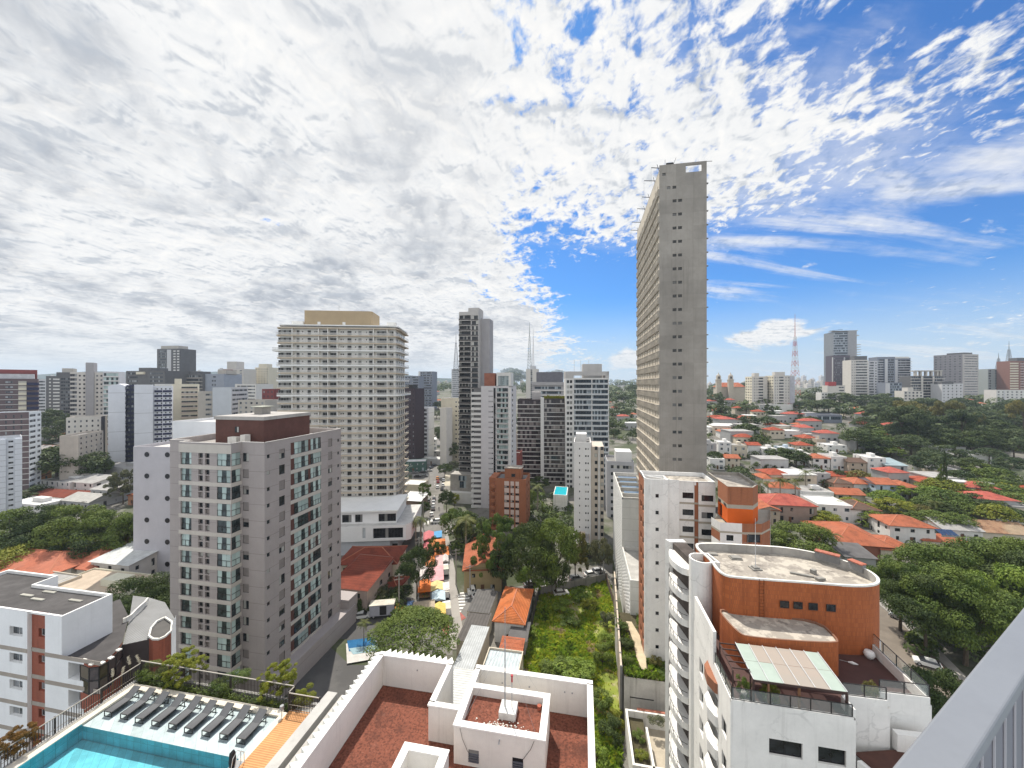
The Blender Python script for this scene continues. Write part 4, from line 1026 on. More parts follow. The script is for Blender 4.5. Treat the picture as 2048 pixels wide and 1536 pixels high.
# orange corner: chamfered penthouse standing forward of the front
yo = -5.0
o0, o1, o2 = (xe + .01, -.6), (D.lx(1455, yo), yo), (D.lx(1506, yo), yo)
o3 = (o2[0] + 1.6, yo + 2.2)
z1, z0_ = D.lz(973, o1[0], yo), D.lz(1046, o1[0], yo)
for a, b in ((o0, o1), (o1, o2), (o2, o3)):
    D.wall('orange_corner', [OBK, OR2, TAN], a, b, z0_ + 2.9, z1, m=0); D.wall('orange_corner', None, a, b, z0_ + 2.3, z0_ + 2.9, m=2)
    D.wall('orange_corner', None, a, b, z0_, z0_ + 2.3, [(.5, 2.0, z0_, z0_ + 2.0, 'split', WBL, .3)] if a is o0 else (), m=1)
D.wall('orange_corner', None, o3, (o3[0] + .4, dep - 2), z0_, z1, m=0)
roofrim(D, [o0, o1, o2, o3, (o3[0] + .4, dep - 2), (xe + .02, dep - 2)], z1 + .02, .5, .22, M('roof_rim', (.34, .31, .27), .9, .2, .5, .4), ROOFP, 'corner_parapet', 'corner_roof')
D.mesh('awning', M('dark_awning', (.05, .03, .03), .7)).prism([(xe - .3, -1.9), (xe + .6, -2.3), (o1[0] - .1, yo + .5), (o1[0], yo + 1.4), (xe + .1, -.5)], z0_ + 2.35, z0_ + 2.75)
# balcony below and storeys under it
yb = yo - 1.5
bp_ = [(D.lx(1426, yb + 1.5), yb + 2.3), (D.lx(1440, yb), yb), (D.lx(1484, yb), yb), (D.lx(1521, yb + .8), yb + .4), (D.lx(1541, yb + 2.5), yb + 2.6), (D.lx(1541, 4), 4), (xe + .01, 4), (xe + .01, -.55)]
for k in range(12):
    z = z0_ - 2.9 * k
    for i in range(5): D.wall('balcony_front', [WC, OBK, TAN], bp_[i], bp_[i + 1], z - .75, z + .55, m=0 if i < 2 else 1); 
    for i in range(5): D.wall('balcony_front', None, bp_[i], bp_[i + 1], z - 1.05, z - .751, m=2)
    D.mesh('balcony_floor', TAN).face([(p[0], p[1], z - .3) for p in bp_])
    e1, e2, e3, e4 = bp_[1], bp_[2], bp_[3], bp_[4]
    D.wall('lower_wall', [WC, OBK], bp_[0], e1, z - 2.35, z - 1.05, m=1)
    D.wall('lower_wall', None, e1, e2, z - 2.35, z - 1.05, [(.9, 1.9, z - 2.2, z - 1.3, 'plain', WBL, .2), (3.1, 3.9, z - 2.35, z - 1.1, 'plain', WBL, .2)], m=0)
    L_ = math.hypot(e3[0] - e2[0], e3[1] - e2[1])
    D.wall('lower_wall', None, e2, e3, z - 2.35, z - 1.05, [(.7, L_ - .2, z - 2.3, z - 1.06, 'split', WBL, .12)], m=1)
    D.wall('lower_wall', None, e3, e4, z - 2.35, z - 1.05, m=1)
    D.wall('lower_wall', None, e4, bp_[5], z - 2.35, z + .55, m=0)
D.done()

# ================================================================== WHITE LATTICE BUILDING
E_ = Bld('lattice_building', 'white building whose side wall is a lattice of small angled fins', 'building', 27.5, 95.0, GA)
zt = 27.8; WL = M('lattice_white', (.72, .72, .70), .8, .08, .5, .25); WP = M('panel_grey_white', (.56, .56, .54), .85, .08, .25, .35, 0, 0, .3, 2.8)
lw = (M('slot', (.08, .08, .08)), M('slot_glass', (.10, .105, .11), .4), WL)
ops = [(.4 + 1.5 * i + (.75 if k % 2 else 0), 1.35 + 1.5 * i + (.75 if k % 2 else 0), .8 + k * 1.15, 1.5 + k * 1.15, None, None, .16) for k in range(22) for i in range(17)]
E_.wall('lattice_wall', [WL, lw[1]], (0, 27.5), (0, 0), 0, zt, ops)
E_.mesh('lattice_back', M('slot_back', (.16, .16, .165), .8)).face([(.165, 27.4, 0), (.165, 0.05, 0), (.165, .05, zt - .5), (.165, 27.4, zt - .5)])
E_.wall('wall', WP, (0, 0), (14, 0), 0, zt - .6); E_.wall('wall', None, (14, 0), (14, 27.5), 0, zt - .6); E_.wall('wall', None, (14, 27.5), (0, 27.5), 0, zt - .6)
roofrim(E_, [(0, 0), (14, 0), (14, 27.5), (0, 27.5)], zt - .1, 1.2, .3, M('lattice_rim', (.62, .61, .58), .85, .1, .5, .4), M('roof_dark', (.16, .15, .14), .9, .3, .4))
for i, y in enumerate((4, 9.5, 15, 20.5)):
    E_.mesh('roof_bay_wall', M('bay_wall', (.48, .47, .44), .85, .1, .5, .3)).box(.5, 9, y, y + .25, zt - 1.2, zt - .15)
    E_.mesh('skylight', M('skylight_blue', (.10, .16, .24), .12, .2, .6, 0, 0, 0, .8)).face([(1.2, y + 1.2, zt - .9), (7.5, y + 1.2, zt - .9), (7.5, y + 4.2, zt - .7), (1.2, y + 4.2, zt - .7)])
    E_.mesh('duct', M('duct_brown', (.20, .15, .12), .8)).box(8.5, 9.3, y + .3, y + 5, zt - 1.2, zt - .6)
zl = 15.4; y_ = -16.6
ops = [(.4 + 1.5 * i + (.75 if k % 2 else 0), 1.35 + 1.5 * i + (.75 if k % 2 else 0), 6.2 + k * 1.15, 6.9 + k * 1.15, None, None, .16) for k in range(7) for i in range(10)]
E_.wall('lattice_wall', None, (0.0, 0), (.0, y_), 0, zl, ops); E_.mesh('lattice_back').face([(.165, -.1, 0), (.165, y_ + .1, 0), (.165, y_ + .1, zl - .4), (.165, -.1, zl - .4)])
E_.wall('wall', None, (.0, y_), (8, y_), 0, zl); E_.wall('wall', None, (8, y_), (8, 0), 0, zl)
roofrim(E_, [(.0, y_), (8, y_), (8, -.01), (.0, -.01)], zl + .02, .7, .3, MATS['lattice_rim'], M('roof_pale', (.44, .43, .41), .9, .2, .5))
E_.done()

# ================================================================== WHITE AND BRICK BUILDING (left edge)
Hb = Bld('white_brick_building', 'white building with a red brick strip, tan floor bands and dark flat roof', 'apartment building', -47.4, 40.0, GA)
zt = 31.5; RB = brick('red_brick', (.30, .068, .035), (.25, .055, .03)); HW = M('cool_white', (.76, .77, .78), .75, .05, .4, .15)
sx = lambda px: Hb.lx(px, 0)
W4 = (M('white_reveal', (.6, .6, .6)), glass('grey_glass', (.05, .055, .06), (.25, .26, .27), .4), HW)
fl = [zt - 3.95 - 2.9 * k for k in range(10)]
xl = sx(-150)
def hops(cols, off): return [(a - off, b - off, z + zz, z + zz + h, kd_, W4, .3) for z in fl for (a, b, zz, h, kd_) in cols]
b0, b1 = sx(54.5), sx(90)
colsL = [(sx(19), sx(45), 1.15, 1.0, 'split'), (sx(-40), sx(-15), 1.15, 1.0, 'split'), (sx(-95), sx(-70), 1.15, 1.0, 'split')]
Hb.wall('wall', HW, (xl, 0), (b0, 0), 0, zt, hops(colsL, xl), rd=.3)
Hb.wall('brick_wall', RB, (b0, .35), (b1, .35), 0, zt - .05, hops([(sx(68), sx(89.5), 1.15, .95, 'split')], b0)); Hb.wall('wall', None, (b0, 0), (b0, .35), 0, zt); Hb.wall('wall', None, (b1, .35), (b1, 0), 0, zt)
Hb.wall('wall', None, (b1, 0), (0, 0), 0, zt)
Hb.wall('wall', None, (0, 0), (0, 4.4), 0, zt); Hb.wall('wall', None, (0, 4.4), (-12, 4.4), 0, zt); Hb.wall('wall', None, (-12, 4.4), (-12, 6.5), 0, zt); Hb.wall('wall', None, (-12, 6.5), (xl, 6.5), 0, zt)
roofrim(Hb, [(xl, 0), (0, 0), (0, 4.4), (-12, 4.4), (-12, 6.5), (xl, 6.5)], zt + .03, .35, .2, WHITE, M('tar_roof', (.085, .08, .08), .9, .3, .5))
bm = MB(); bm.box(xl, b0, -.03, 0, 0, .42); bm.box(b0, b1, .30, .35, 0, .42); bm.box(b1, 5.2, -.03, 0, 0, .42); Hb.rep('floor_band', bm.mesh('floor_band', M('taupe_floor_band', (.34, .30, .26), .85, .1, .5, .2)), [(0, 0, z - .5) for z in fl])
zl = zt - 4.2
lo_ = []
for i, z in enumerate(fl[1:]): lo_.append((.9, 3.0, z + .45, z + 2.2, 'plain', W4, .9))
Hb.wall('wall', None, (0, 0), (3.75, 0), 0, zl, lo_); 
for i, p in enumerate(((-11, 2.6), (-8.6, 2.2), (-4, 2.8), (-9.4, 3.6))): Hb.mesh('roof_curb', M('curb', (.36, .35, .31), .9)).box(p[0], p[0] + 1.8, p[1], p[1] + .3, zt - .33, zt - .2)
# curved glass wing behind
CG = glass('bronze_glass', (.045, .032, .030), (.14, .11, .10), .4)
def hp(*q): return [(Hb.lx(px, y), y) for px, y in q]
cv = hp((161, .1), (178, -.15), (198, .15), (216, .9), (232, 2.0), (245, 3.3))
for a, b in zip(cv, cv[1:]):
    Hb.wall('bay_wall', RB, a, b, 0, zl - 3.3); Hb.wall('bay_wall', None, a, b, zl - .5, zl - .25)
    L_ = math.hypot(b[0] - a[0], b[1] - a[1]); an = math.atan2(b[1] - a[1], b[0] - a[0])
    for j in range(2): Hb.win('plain', L_, 1.38, (a[0], a[1], zl - 3.3 + j * 1.4), an, (DARKM, CG, DARKM), 'bay_glazing')
    Hb.mesh('bay_cap', WHITE2).box(a[0] + .05, a[0] + .5, a[1] - .1, a[1] + .25, zl - .2, zl - .08)
Hb.mesh('bay_roof', M('bay_tar', (.075, .07, .07), .9, .25, .5)).face([(p[0], p[1], zl - .24) for p in cv + hp((258, 7), (240, 10)) + [(-9, 4.45), (.02, 4.45), (.02, .02)]])
def curb(pts, z, h, t, mat=WHITE2, part='curved_parapet'):
    for a, b in zip(pts, pts[1:]): Hb.mesh(part, mat).beam((a[0], a[1], z + h / 2), (b[0], b[1], z + h / 2), t, h)
curb(hp((246, 6.0), (252, 6.2), (262, 6.8), (272, 7.8), (281, 8.6), (290, 9.4), (296, 10.2)), zl - .3, .6, .16)
Hb.mesh('tin_roof', ribbed('tin_white', (.15, .155, .16), .35, 0, .5, .5, .3)).face([(x, y, zl - .62) for x, y in hp((245, 3.3), (298, 4.6), (342, 5.8), (352, 8), (330, 11), (300, 11.5), (266, 11.5), (258, 7))])
Hb.wall('bay_wall#b', M('wing_dark', (.055, .045, .045), .7, .1), cv[-1], hp((298, 4.6))[0], 0, zl - .6)
cy_ = hp((298, 4.6), (306, 4.3), (318, 4.4), (330, 4.9), (342, 5.8))
for a, b in zip(cy_, cy_[1:]): Hb.wall('brick_wall#b', RB, a, b, 0, zl - .3)
cq = hp((344, 7.2), (330, 7.8), (314, 7.0), (302, 5.8)); curb(cy_ + cq + cy_[:1], zl - .35, .2, .16, WHITE2, 'curved_parapet#c')
Hb.mesh('drum_roof', M('drum_tar', (.10, .095, .09), .9)).face([(p[0], p[1], zl - .4) for p in cy_ + cq])
Hb.wall('wall#c', HW, hp((343, 6))[0], hp((352, 8))[0], 0, zl + .1)
Hb.done()

# ================================================================== generic towers
def facade(b, part, mats, p0, p1, z0, z1, step, spec, n, bands=(), m=0):
    """spec: (f0, f1, h0, h1, kind, window mats, depth) repeated on each of n floors from the top"""
    L = math.hypot(p1[0] - p0[0], p1[1] - p0[1]); ops = []
    for k in range(n):
        zf = z1 - step * (k + 1)
        if zf < z0 + .2: break
        for q in spec: ops.append((q[0] * L, q[1] * L, zf + q[2] * step, zf + q[3] * step, q[4], q[5], q[6]))
    b.wall(part, mats, p0, p1, z0, z1, ops, m)
def tower(name, label, Y, pxl, pxr, pyt, depth, ang, step, wall, front, side=(), sidewall=None, roof=None, cap=1.2, group=None, cat='apartment tower', base=None, extra=None, bands=None, sdepth=None, limit=100, nmax=60):
    """a tower standing on the ground, front-left corner at photo column pxl and depth Y; step is the floor height in photo pixels there"""
    x = (pxl - CX) / F * Y; z0 = (terr(x, Y) if base is None else base) - 1.5
    b = Bld(name, label, cat, x, Y, ang, z0, group); st = step / F * Y
    w_ = b.lx(pxr); zt = b.lz(pyt); sw = sidewall or wall
    n = min(nmax, int((zt - cap) / st))
    facade(b, 'wall', wall, (0, 0), (w_, 0), 0, zt - cap + .001, st, front, n)
    b.wall('wall', None, (0, 0), (w_, 0), zt - cap, zt)
    same = sw is wall
    for p0, p1, vis in (((w_, 0), (w_, depth), 'R'), ((w_, depth), (0, depth), 'B'), ((0, depth), (0, 0), 'L')):
        part = 'wall' if same else 'side_wall'
        if vis != 'B' and side:
            facade(b, part, sw, p0, p1, 0, zt - cap + .001, st, side, n); b.wall(part, None, p0, p1, zt - cap, zt)
        else: b.wall(part, sw, p0, p1, 0, zt)
    roofrim(b, [(0, 0), (w_, 0), (w_, depth), (0, depth)], zt + .01, .9, .25, sw[0] if isinstance(sw, list) else sw, roof or CONCD)
    if bands:
        for (f0, f1, h0, h1, pr, mat) in bands:
            q = MB(); q.box(f0 * w_, f1 * w_, -pr, -.002, h0 * st, h1 * st); me = q.mesh('floor_band', mat)
            b.rep('floor_band', me, [(0, 0, zt - cap - st * (k + 1)) for k in range(n)])
    if extra: extra(b, w_, zt, depth, st, n)
    b.done(limit); return b
def roofbox(*boxes):
    def f(b, w_, zt, d, st, n):
        for i, (x0, x1, y0, y1, h, mat) in enumerate(boxes): b.mesh('roof_house' if i == 0 else ('roof_tank' if i == 1 else 'roof_plant'), mat).box(x0 * w_, x1 * w_, y0 * d, y1 * d, zt - .9, zt + h)
    return f
RIB = (GREYM, GLB, GREYM)
# ------------------------------------------------------------------ big white tower with balcony bands
Bt = Bld('white_banded_tower', 'tall white apartment tower ringed by beige balcony bands under a tan roof box', 'apartment tower', PX0 := (550 - CX) / F * 139.0, 139.0, 5.0)
zt = Bt.lz(648); st = 2.785; nf = 25; wq = Bt.lx(797); BTW = M('tower_white', (.80, .78, .735), .8, .05, .3, .1); BEI = M('beige_band', (.52, .44, .34), .8, .08, .3, .1); BW2 = M('white_band', (.78, .78, .76), .8, .05, .3, .08)
WT = (ALU, glass('tower_glass', (.055, .053, .05), (.36, .36, .34), .22, .2, .25), BTW)
cols = [(556.5, 582.5, 0, 1.75, 'split'), (593, 599, 0, 1.75, 'plain'), (604, 606.5, 1.0, 1.5, 'tiny'), (615, 622, 0, 1.75, 'plain'), (628.5, 631, 1.0, 1.5, 'tiny'), (632.5, 635, 1.0, 1.5, 'tiny'), (645, 657, 0, 1.75, 'split'), (660, 673, 0, 1.75, 'split'),
        (681, 683.5, 1, 1.5, 'tiny'), (685, 688, 1, 1.5, 'tiny'), (694.6, 703, 0, 1.75, 'plain'), (710, 712.5, 1, 1.5, 'tiny'), (716.5, 723, 0, 1.75, 'plain'), (732, 734, 1, 1.5, 'tiny'), (738, 745, 0, 1.75, 'plain'), (754, 774, 0, 1.75, 'split'), (779, 787, 0, 1.75, 'split')]
off = 1.7
def bx(px): return Bt.lx(px, off)
ops = []
for k in range(nf):
    z = zt - 1.0 - st * (k + 1) + .12
    for a, b, h0, h1, kd_ in cols: ops.append((bx(a) - 1.0, bx(b) - 1.0, z + h0, z + h1, kd_, WT, .12))
z_end = zt - 1.0 - st * (nf + 1)
Bt.wall('wall', BTW, (1.0, off), (wq - 1.5, off), 0, zt - .4, ops)
sops = [(2 + 4.2 * j, 4.6 + 4.2 * j, zt - 1 - st * (k + 1) + .15, zt - 1 - st * (k + 1) + 1.9, 'split', WT, .12) for k in range(nf) for j in range(4)]
Bt.wall('wall', None, (wq - 1.5, off), (wq - 1.5, 20), 0, zt - .4, sops); Bt.wall('wall', None, (wq - 1.5, 20), (1, 20), 0, zt - .4); Bt.wall('wall', None, (1, 20), (1, off), 0, zt - .4)
def ring_(pl, pr, pf): return [(-pl, 3), (-pl + .3, -pf + 1.2), (1.2 - pl, -pf), (wq + pr - 3.0, -pf), (wq + pr - 1.0, -pf + .7), (wq + pr, -pf + 2.4), (wq + pr, 20.8), (-pl, 20.8)]
BTG = clear('balcony_glass', (.62, .60, .56), .45)
for k in range(nf + 1):
    z = zt - 1.0 - st * k
    wb = k in (3, 5, 7, 9) ; mat = BW2 if wb else BEI
    pl, pr, pf = (1.9, .1, .15) if k == 3 else ((.25, .9, .2) if k == 9 else ((.35, .1, .25) if wb else (.2 + .25 * (k == 1), 0, 0)))
    rg = ring_(pl, pr, pf); m = MB(); m.prism(rg, -.42, .0 if not wb else .14, 0, True, True); m.build('floor_band', mat, Bt.root, (0, 0, z))
    if k:
        m = MB()
        for i in range(1, 6): a, b = Vector((*rg[i], 0)), Vector((*rg[i + 1], 0)); m.face([(a.x, a.y, .02), (b.x, b.y, .02), (b.x, b.y, .82), (a.x, a.y, .82)]); 
        m.build('balcony_glass', BTG, Bt.root, (0, 0, z))
        m = MB()
        for i in range(1, 6): m.beam((*rg[i], .84), (*rg[i + 1], .84), .06, .06)
        m.build('balcony_rail', ALU, Bt.root, (0, 0, z))
dv = MB()
for px in (588, 640, 658.5, 677, 749, 776): dv.box(bx(px) - .1, bx(px) + .1, .15, off, -st * nf - .6, 0)
for i in range(6):
    m = MB(); x = bx((588, 640, 658.5, 677, 749, 776)[i]); m.box(x - .12, x + .12, .2, off, -st * nf - .6, -.43); m.build('fin', BTW, Bt.root, (0, 0, zt - 1.0))
m = Bt.mesh('roof_slab', BW2); m.prism(ring_(-.4, -.4, -.3), zt - .38, zt + .05)
Bt.mesh('roof_house', M('tan_render', (.42, .32, .20), .85, .06, .3, .08)).prism([(Bt.lx(609, 3), 3), (Bt.lx(741, 3), 3), (Bt.lx(745, 3.6), 3.8), (Bt.lx(745, 3.6), 14), (Bt.lx(609, 3), 14)], zt, Bt.lz(621, 15, 3))
for px, w in ((578, 4), (771, 3.2)): Bt.mesh('roof_vent', BTW).box(Bt.lx(px), Bt.lx(px) + w, 2, 5, zt, zt + 1.5)
for px in (635, 685): Bt.win('tiny', 1.1, 1.0, (Bt.lx(px, 3), 2.985, zt + .5), 0, (BTW, BTW, BTW), 'roof_vent_cover')
pm = MB(); pm.tube([(Bt.lx(678, 5), 5, zt), (Bt.lx(678, 5), 5, zt + 8)], .05, 5); pm.build('antenna_pole', GREYM, Bt.root)
Bt.done()
Pd = Bld('white_podium', 'white podium with a long dark window and slanted white end, below the banded tower', 'podium', (600 - CX) / F * 122, 122.0, 5.0)
PW = M('podium_white', (.79, .79, .79), .7, .04, .3, .08); zq = Pd.lz(1052, 20); zb = Pd.lz(1083, 20); xr = Pd.lx(812)
Pd.wall('wall', PW, (0, 0), (xr, 0), zb, zq, [(Pd.lx(725), Pd.lx(731), zb + 1.0, zq - .6, 'closed', (GREYM, GLD, M('pale_door', (.5, .53, .56))), .2), (Pd.lx(746), Pd.lx(806), zb + .75, zq - .9, 'split', (DARKM, GLD, DARKM), .5)])
Pd.wall('wall', None, (xr, 0), (xr + 1.5, 1.2), zb - .1, zq + .25); Pd.wall('wall', None, (xr + 1.5, 1.2), (xr + 1.8, 22), zb, zq)
Pd.mesh('wall').face([(0, 0, zb), (xr, 0, zb), (xr + 1.5, 1.2, zb), (xr + 1.8, 22, zb), (0, 22, zb)]); Pd.mesh('deck', M('podium_deck', (.5, .49, .47), .8)).face([(0, 0, zq - .3), (xr, 0, zq - .3), (xr + 1.5, 1.2, zq - .3), (xr + 1.8, 22, zq - .3), (0, 22, zq - .3)])
zu = zq + 3.6
x8 = Pd.lx(793, 3)
Pd.wall('upper_wall', PW, (0, 3), (x8, 3), zq - .3, zu, [(Pd.lx(a, 3), Pd.lx(b, 3), zq + .2, zu - .8, 'split', (DARKM, GLD, DARKM), .3) for a, b in ((684, 703), (710, 725), (757, 792))]); Pd.wall('upper_wall', None, (x8, 3), (x8, 20), zq - .3, zu); Pd.mesh('upper_roof', BW2).prism([(0, 2.4), (x8 + .6, 2.4), (x8 + .6, 21), (0, 21)], zu, zu + .5)
Pd.wall('lower_wall', M('shaded_blue_grey_wall', (.50, .52, .56), .8, .06, .3, .2), (0, .8), (Pd.lx(780, .8), .8), 0, zb + .6); x7 = Pd.lx(780, .8)  # lower wall colour carries the bluish shade beneath the white block
Pd.wall('lower_wall', None, (x7, .8), (x7, 2.2), 0, zb); Pd.wall('lower_wall', None, (x7, 2.2), (Pd.lx(797, 2.2), 2.2), 0, zb, [(.4, 2.2, .5, 2.8, 'slats', (DARKM, GLD, DARKM), .1)]); Pd.wall('lower_wall', None, (Pd.lx(797, 2.2), 2.2), (Pd.lx(797, 2.2), 20), 0, zb)
Pd.done()

# ------------------------------------------------------------------ lilac tower with portholes, white block behind it
LI = M('lilac_render', (.47, .455, .485), .85, .05, .3, .10)
def portholes(b, w_, zt, d, st, n):
    m = MB()
    for k in range(20): a = k * math.pi / 10; 
    ring = MB(); ring.tube([(0, -.03, 0), (0, .1, 0)], [.62, .62], 18); ring.tube([(0, -.06, 0), (0, -.03, 0)], [.74, .74], 18)
    me = ring.mesh('porthole', [M('porthole_dark', (.02, .018, .02), .3)])
    locs = [(b.lx(px), -.04, b.lz(py, 6)) for py in (909, 952, 996, 1040, 1083, 1127) for px in (294, 335)]
    for l in locs: put('porthole', me, b.root, l)
tower('lilac_tower', 'blank lilac-grey tower end wall with two columns of round portholes', 112, 266.6, 360, 893, 20, -4, 30, LI, (), (), None, M('pale_roof', (.5, .49, .48), .8), .3, extra=portholes)
tower('white_block', 'plain white block rising behind the lilac tower with portholes', 135, 345, 450, 842, 25, GA, 30, M('plain_white', (.72, .73, .75), .8, .04, .3, .1), (), (), None, M('pale_roof2', (.55, .54, .53), .8), .3)

# ------------------------------------------------------------------ centre towers
DK = M('dark_balcony', (.085, .08, .078), .6, .1, .4); LG = M('light_grey_render', (.46, .445, .43), .85, .07, .3, .2); LG2 = M('grey_render2', (.36, .35, .36), .85, .07, .3, .2); OFFW = M('off_white', (.66, .65, .63), .8, .06, .3, .2); LILW = M('lilac_white', (.58, .56, .57), .85, .05, .3, .12)
WB = (DARKM, GL, DARKM); WB2 = (GREYM, GLB, GREYM)
def exA(b, w_, zt, d, st, n):
    zc = b.lz(618, w_, 4); b.mesh('stair_core', LG).box(w_ * .46, w_ + .02, .6, d, zt - 1, zc)
    b.mesh('rear_wing', LG2).box(w_ + .03, w_ + 4.6, d * .45, d * 1.3, 0, b.lz(638, w_, d * .5))
    b.mesh('podium', CONC).box(-2.2, w_ + 2, -6.5, 0, 0, b.lz(948, 0, -6)); b.mesh('podium_terrace', OFFW).box(-2.6, w_ + 1, -9.5, -6.51, 0, b.lz(985, 0, -9.5))
    for k in range(7): b.mesh('pergola', OFFW).beam((-2.4, -9.3 + k * .0 - k * .0, 0), (-2.4, -9.3, 0), .01, .01)
    b.win('split', 3.2, 3.2, (w_ * .25, -6.52, b.lz(975, 0, -6.5)), 0, WB2, 'podium_window'); b.win('split', 4.0, 2.4, (w_ * .2, -6.52, b.lz(950, 0, -6.5) - 2.6), 0, WB2, 'podium_window')
tower('dark_banded_tower', 'tall tower with black balcony bands and a pale stair core', 188, 918, 957, 624, 9, GA, 10.4, [LG, DK],
      [(.02, .60, .30, .95, 'glazed', (DARKM, GL, DARKM), .8), (.66, .97, .15, .85, 'split', WB, .2)], [(.70, .85, .4, .75, 'tiny', WB, .1)], None, None, 1.6, extra=exA,
      bands=[(0, .60, -.05, .30, .55, DK), (0, .62, -.11, -.05, .62, OFFW), (.635, .995, -.05, .15, .06, DK)])
def exB(b, w_, zt, d, st, n):
    zc = b.lz(745, w_); xg = w_ * .50
    b.mesh('roof_frame', OFFW).box(w_ * .52, w_ * .57, 0, 6, zt - .5, zc); b.mesh('roof_frame').box(w_ * .92, w_, 0, 6, zt - .5, zc); b.mesh('roof_frame').box(w_ * .57, w_ * .92, 0, 6, zc - 1.5, zc)
    b.win('split', w_ * .35, zc - zt - 1.4, (w_ * .57, .3, zt + .3), 0, (GREYM, glass('mirror_glass', (.16, .2, .2), (.3, .35, .35), .5, .02, .9), GREYM), 'roof_glazing')
    b.mesh('terracotta_panel', M('terracotta_wall', (.30, .12, .08), .8)).box(w_ * .1, w_ * .46, .5, 5, zt - .5, zc - .2)
    q = MB(); q.prism([(-4.6, 3.2), (-4.4, -1.0), (-.05, .1), (-.05, 3.2)], -.55, .55, 0, True, True); me = q.mesh('side_balcony', OFFW); b.rep('side_balcony', me, [(0, 0, zt - 1 - st * (k + 1)) for k in range(n)])
    b.mesh('side_core', M('dim_grey', (.17, .165, .165), .8)).box(-3.6, -.06, .6, 6, 0, zt - 1)
tower('white_glass_tower', 'tower with a blank lilac-white slab beside glazed balconies, topped by a framed glass box', 172, 962, 1022, 772, 14, GA, 10.3, [LILW],
      [(.36, .41, .25, .45, 'tiny', WB, .1), (.25, .36, .20, .48, 'closed', (GREYM, GL, M('lilac_dark', (.40, .38, .40))), .04), (.42, .49, 0, 1, 'plain', (DARKM, GLD, DARKM), .6), (.53, .90, .28, .95, 'glazed', (DARKM, GLT, DARKM), .5)], [(.2, .4, .3, .8, 'split', WB, .2)], None, None, .8, extra=exB,
      bands=[(.51, .92, -.02, .26, .35, LG), (.92, 1.0, -.02, .98, .12, OFFW)])
# orange brick tower
def exO(b, w_, zt, d, st, n):
    b.mesh('roof_house', OBK).box(w_ * .28, w_ * .82, 2.2, 7, zt - 1, b.lz(937, w_ * .4, 2)); b.mesh('wing', OBK).box(-2.8, -.02, 2, d, 0, zt - .4)
    q = MB(); q.box(-1.6, -.02, -.6, 2, 0, 1.05); b.rep('balcony', q.mesh('balcony', OBK), [(0, 0, zt - 1 - st * (k + 1)) for k in range(n)])
    b.win('plain', w_ * .12, 1.2, (w_ * .5, 2.18, zt + .2), 0, WB, 'roof_window')
    b.mesh('roof_cap', ROOFP).box(w_ * .26, w_ * .84, 2, 7.2, b.lz(937, w_ * .4, 2) + .002, b.lz(937, w_ * .4, 2) + .3)
PKW = M('pale_pink', (.62, .50, .45), .85, .08, .5, .2)
tower('orange_brick_tower', 'orange brick tower with pale window strips and a square brick roof house', 146, 990, 1052, 956, 11, GA, 14.3, [OBK],
      [(.30, .46, .08, .36, 'split', WB, .2), (.50, .62, .08, .36, 'split', WB, .2), (.66, .78, .08, .36, 'split', WB, .2), (.30, .46, .38, 1.06, 'closed', (OBK, GL, PKW), .05), (.50, .62, .38, 1.06, 'closed', (OBK, GL, PKW), .05), (.66, .78, .38, 1.06, 'closed', (OBK, GL, PKW), .05)],
      [(.2, .35, .1, .5, 'split', WB, .2), (.6, .75, .1, .5, 'split', WB, .2)], None, None, 1.0, extra=exO)
# dark two-part building
DKB = M('dark_brown_wall', (.055, .042, .046), .7, .1, .4); GDB = glass('brown_glass', (.03, .022, .026), (.26, .22, .22), .28)
WD = (M('brown_frame', (.06, .045, .05), .5), GDB, DARKM)
def exD(b, w_, zt, d, st, n):
    m = b.mesh('roof_terrace', M('terrace_grey', (.42, .40, .40), .8)); m.box(w_ * .62, w_ * 1.0, 3, d, zt - .6, zt + 4.2)
tower('dark_banded_block', 'dark brown banded block without roof plants, left half of a pair', 216, 1035, 1082, 799, 16, -4, 8.55, [DKB], [(.03, .97, .22, .95, 'ribbon', WD, .25)], [(.1, .9, .2, .95, 'ribbon', WD, .25)], None, None, .6, extra=exD,
      bands=[(-.02, 1.0, 0, .13, .5, OFFW)], cat='apartment block')
def exD2(b, w_, zt, d, st, n):
    b.mesh('white_edge', OFFW).box(-1.9, -.02, -.9, 1, 0, zt + .5)
    m = MB()
    for k in range(900):
        x, z = rnd.random() * w_, abs(rnd.gauss(0, .55)); y = rnd.random() * 1.2; a = rnd.random() * 6; s = .3
        m.face([(x + math.cos(a + q) * s, y + math.sin(a * 3 + q) * s * .6, zt + z + math.sin(a + q) * s) for q in (0, 1.6, 3.1, 4.7)])
    m.build('roof_plants', leafmat('roof_leaf', (.10, .13, .01), (.20, .20, .015)), b.root)
tower('dark_banded_block', 'dark brown banded block with yellow-green plants along its roof, right half of a pair', 212, 1088, 1130, 797, 16, -4, 8.6, [DKB], [(.03, .97, .22, .95, 'ribbon', (MATS['brown_frame'], glass('brown_glass2', (.03, .024, .024), (.34, .31, .29), .42), DARKM), .25)], (), None, None, .6, extra=exD2,
      bands=[(-.02, 1.0, 0, .13, .5, OFFW)], cat='apartment block')
# purple-grey office behind
tower('grey_office_block', 'purple-grey stepped office block with broad ledges behind the brown banded pair', 300, 1064, 1130, 768, 30, GA, 9.5, [LG2], [(.08, .88, .35, .85, 'ribbon', RIB, .4)], (), None, None, 1.5, extra=roofbox((.12, .9, .1, .8, 9.5, M('slate', (.15, .15, .17), .8)), (.0, .95, -.03, .9, 1.5, LG2)), bands=[(.05, 1.0, -.02, .14, .9, OFFW)], cat='office block')
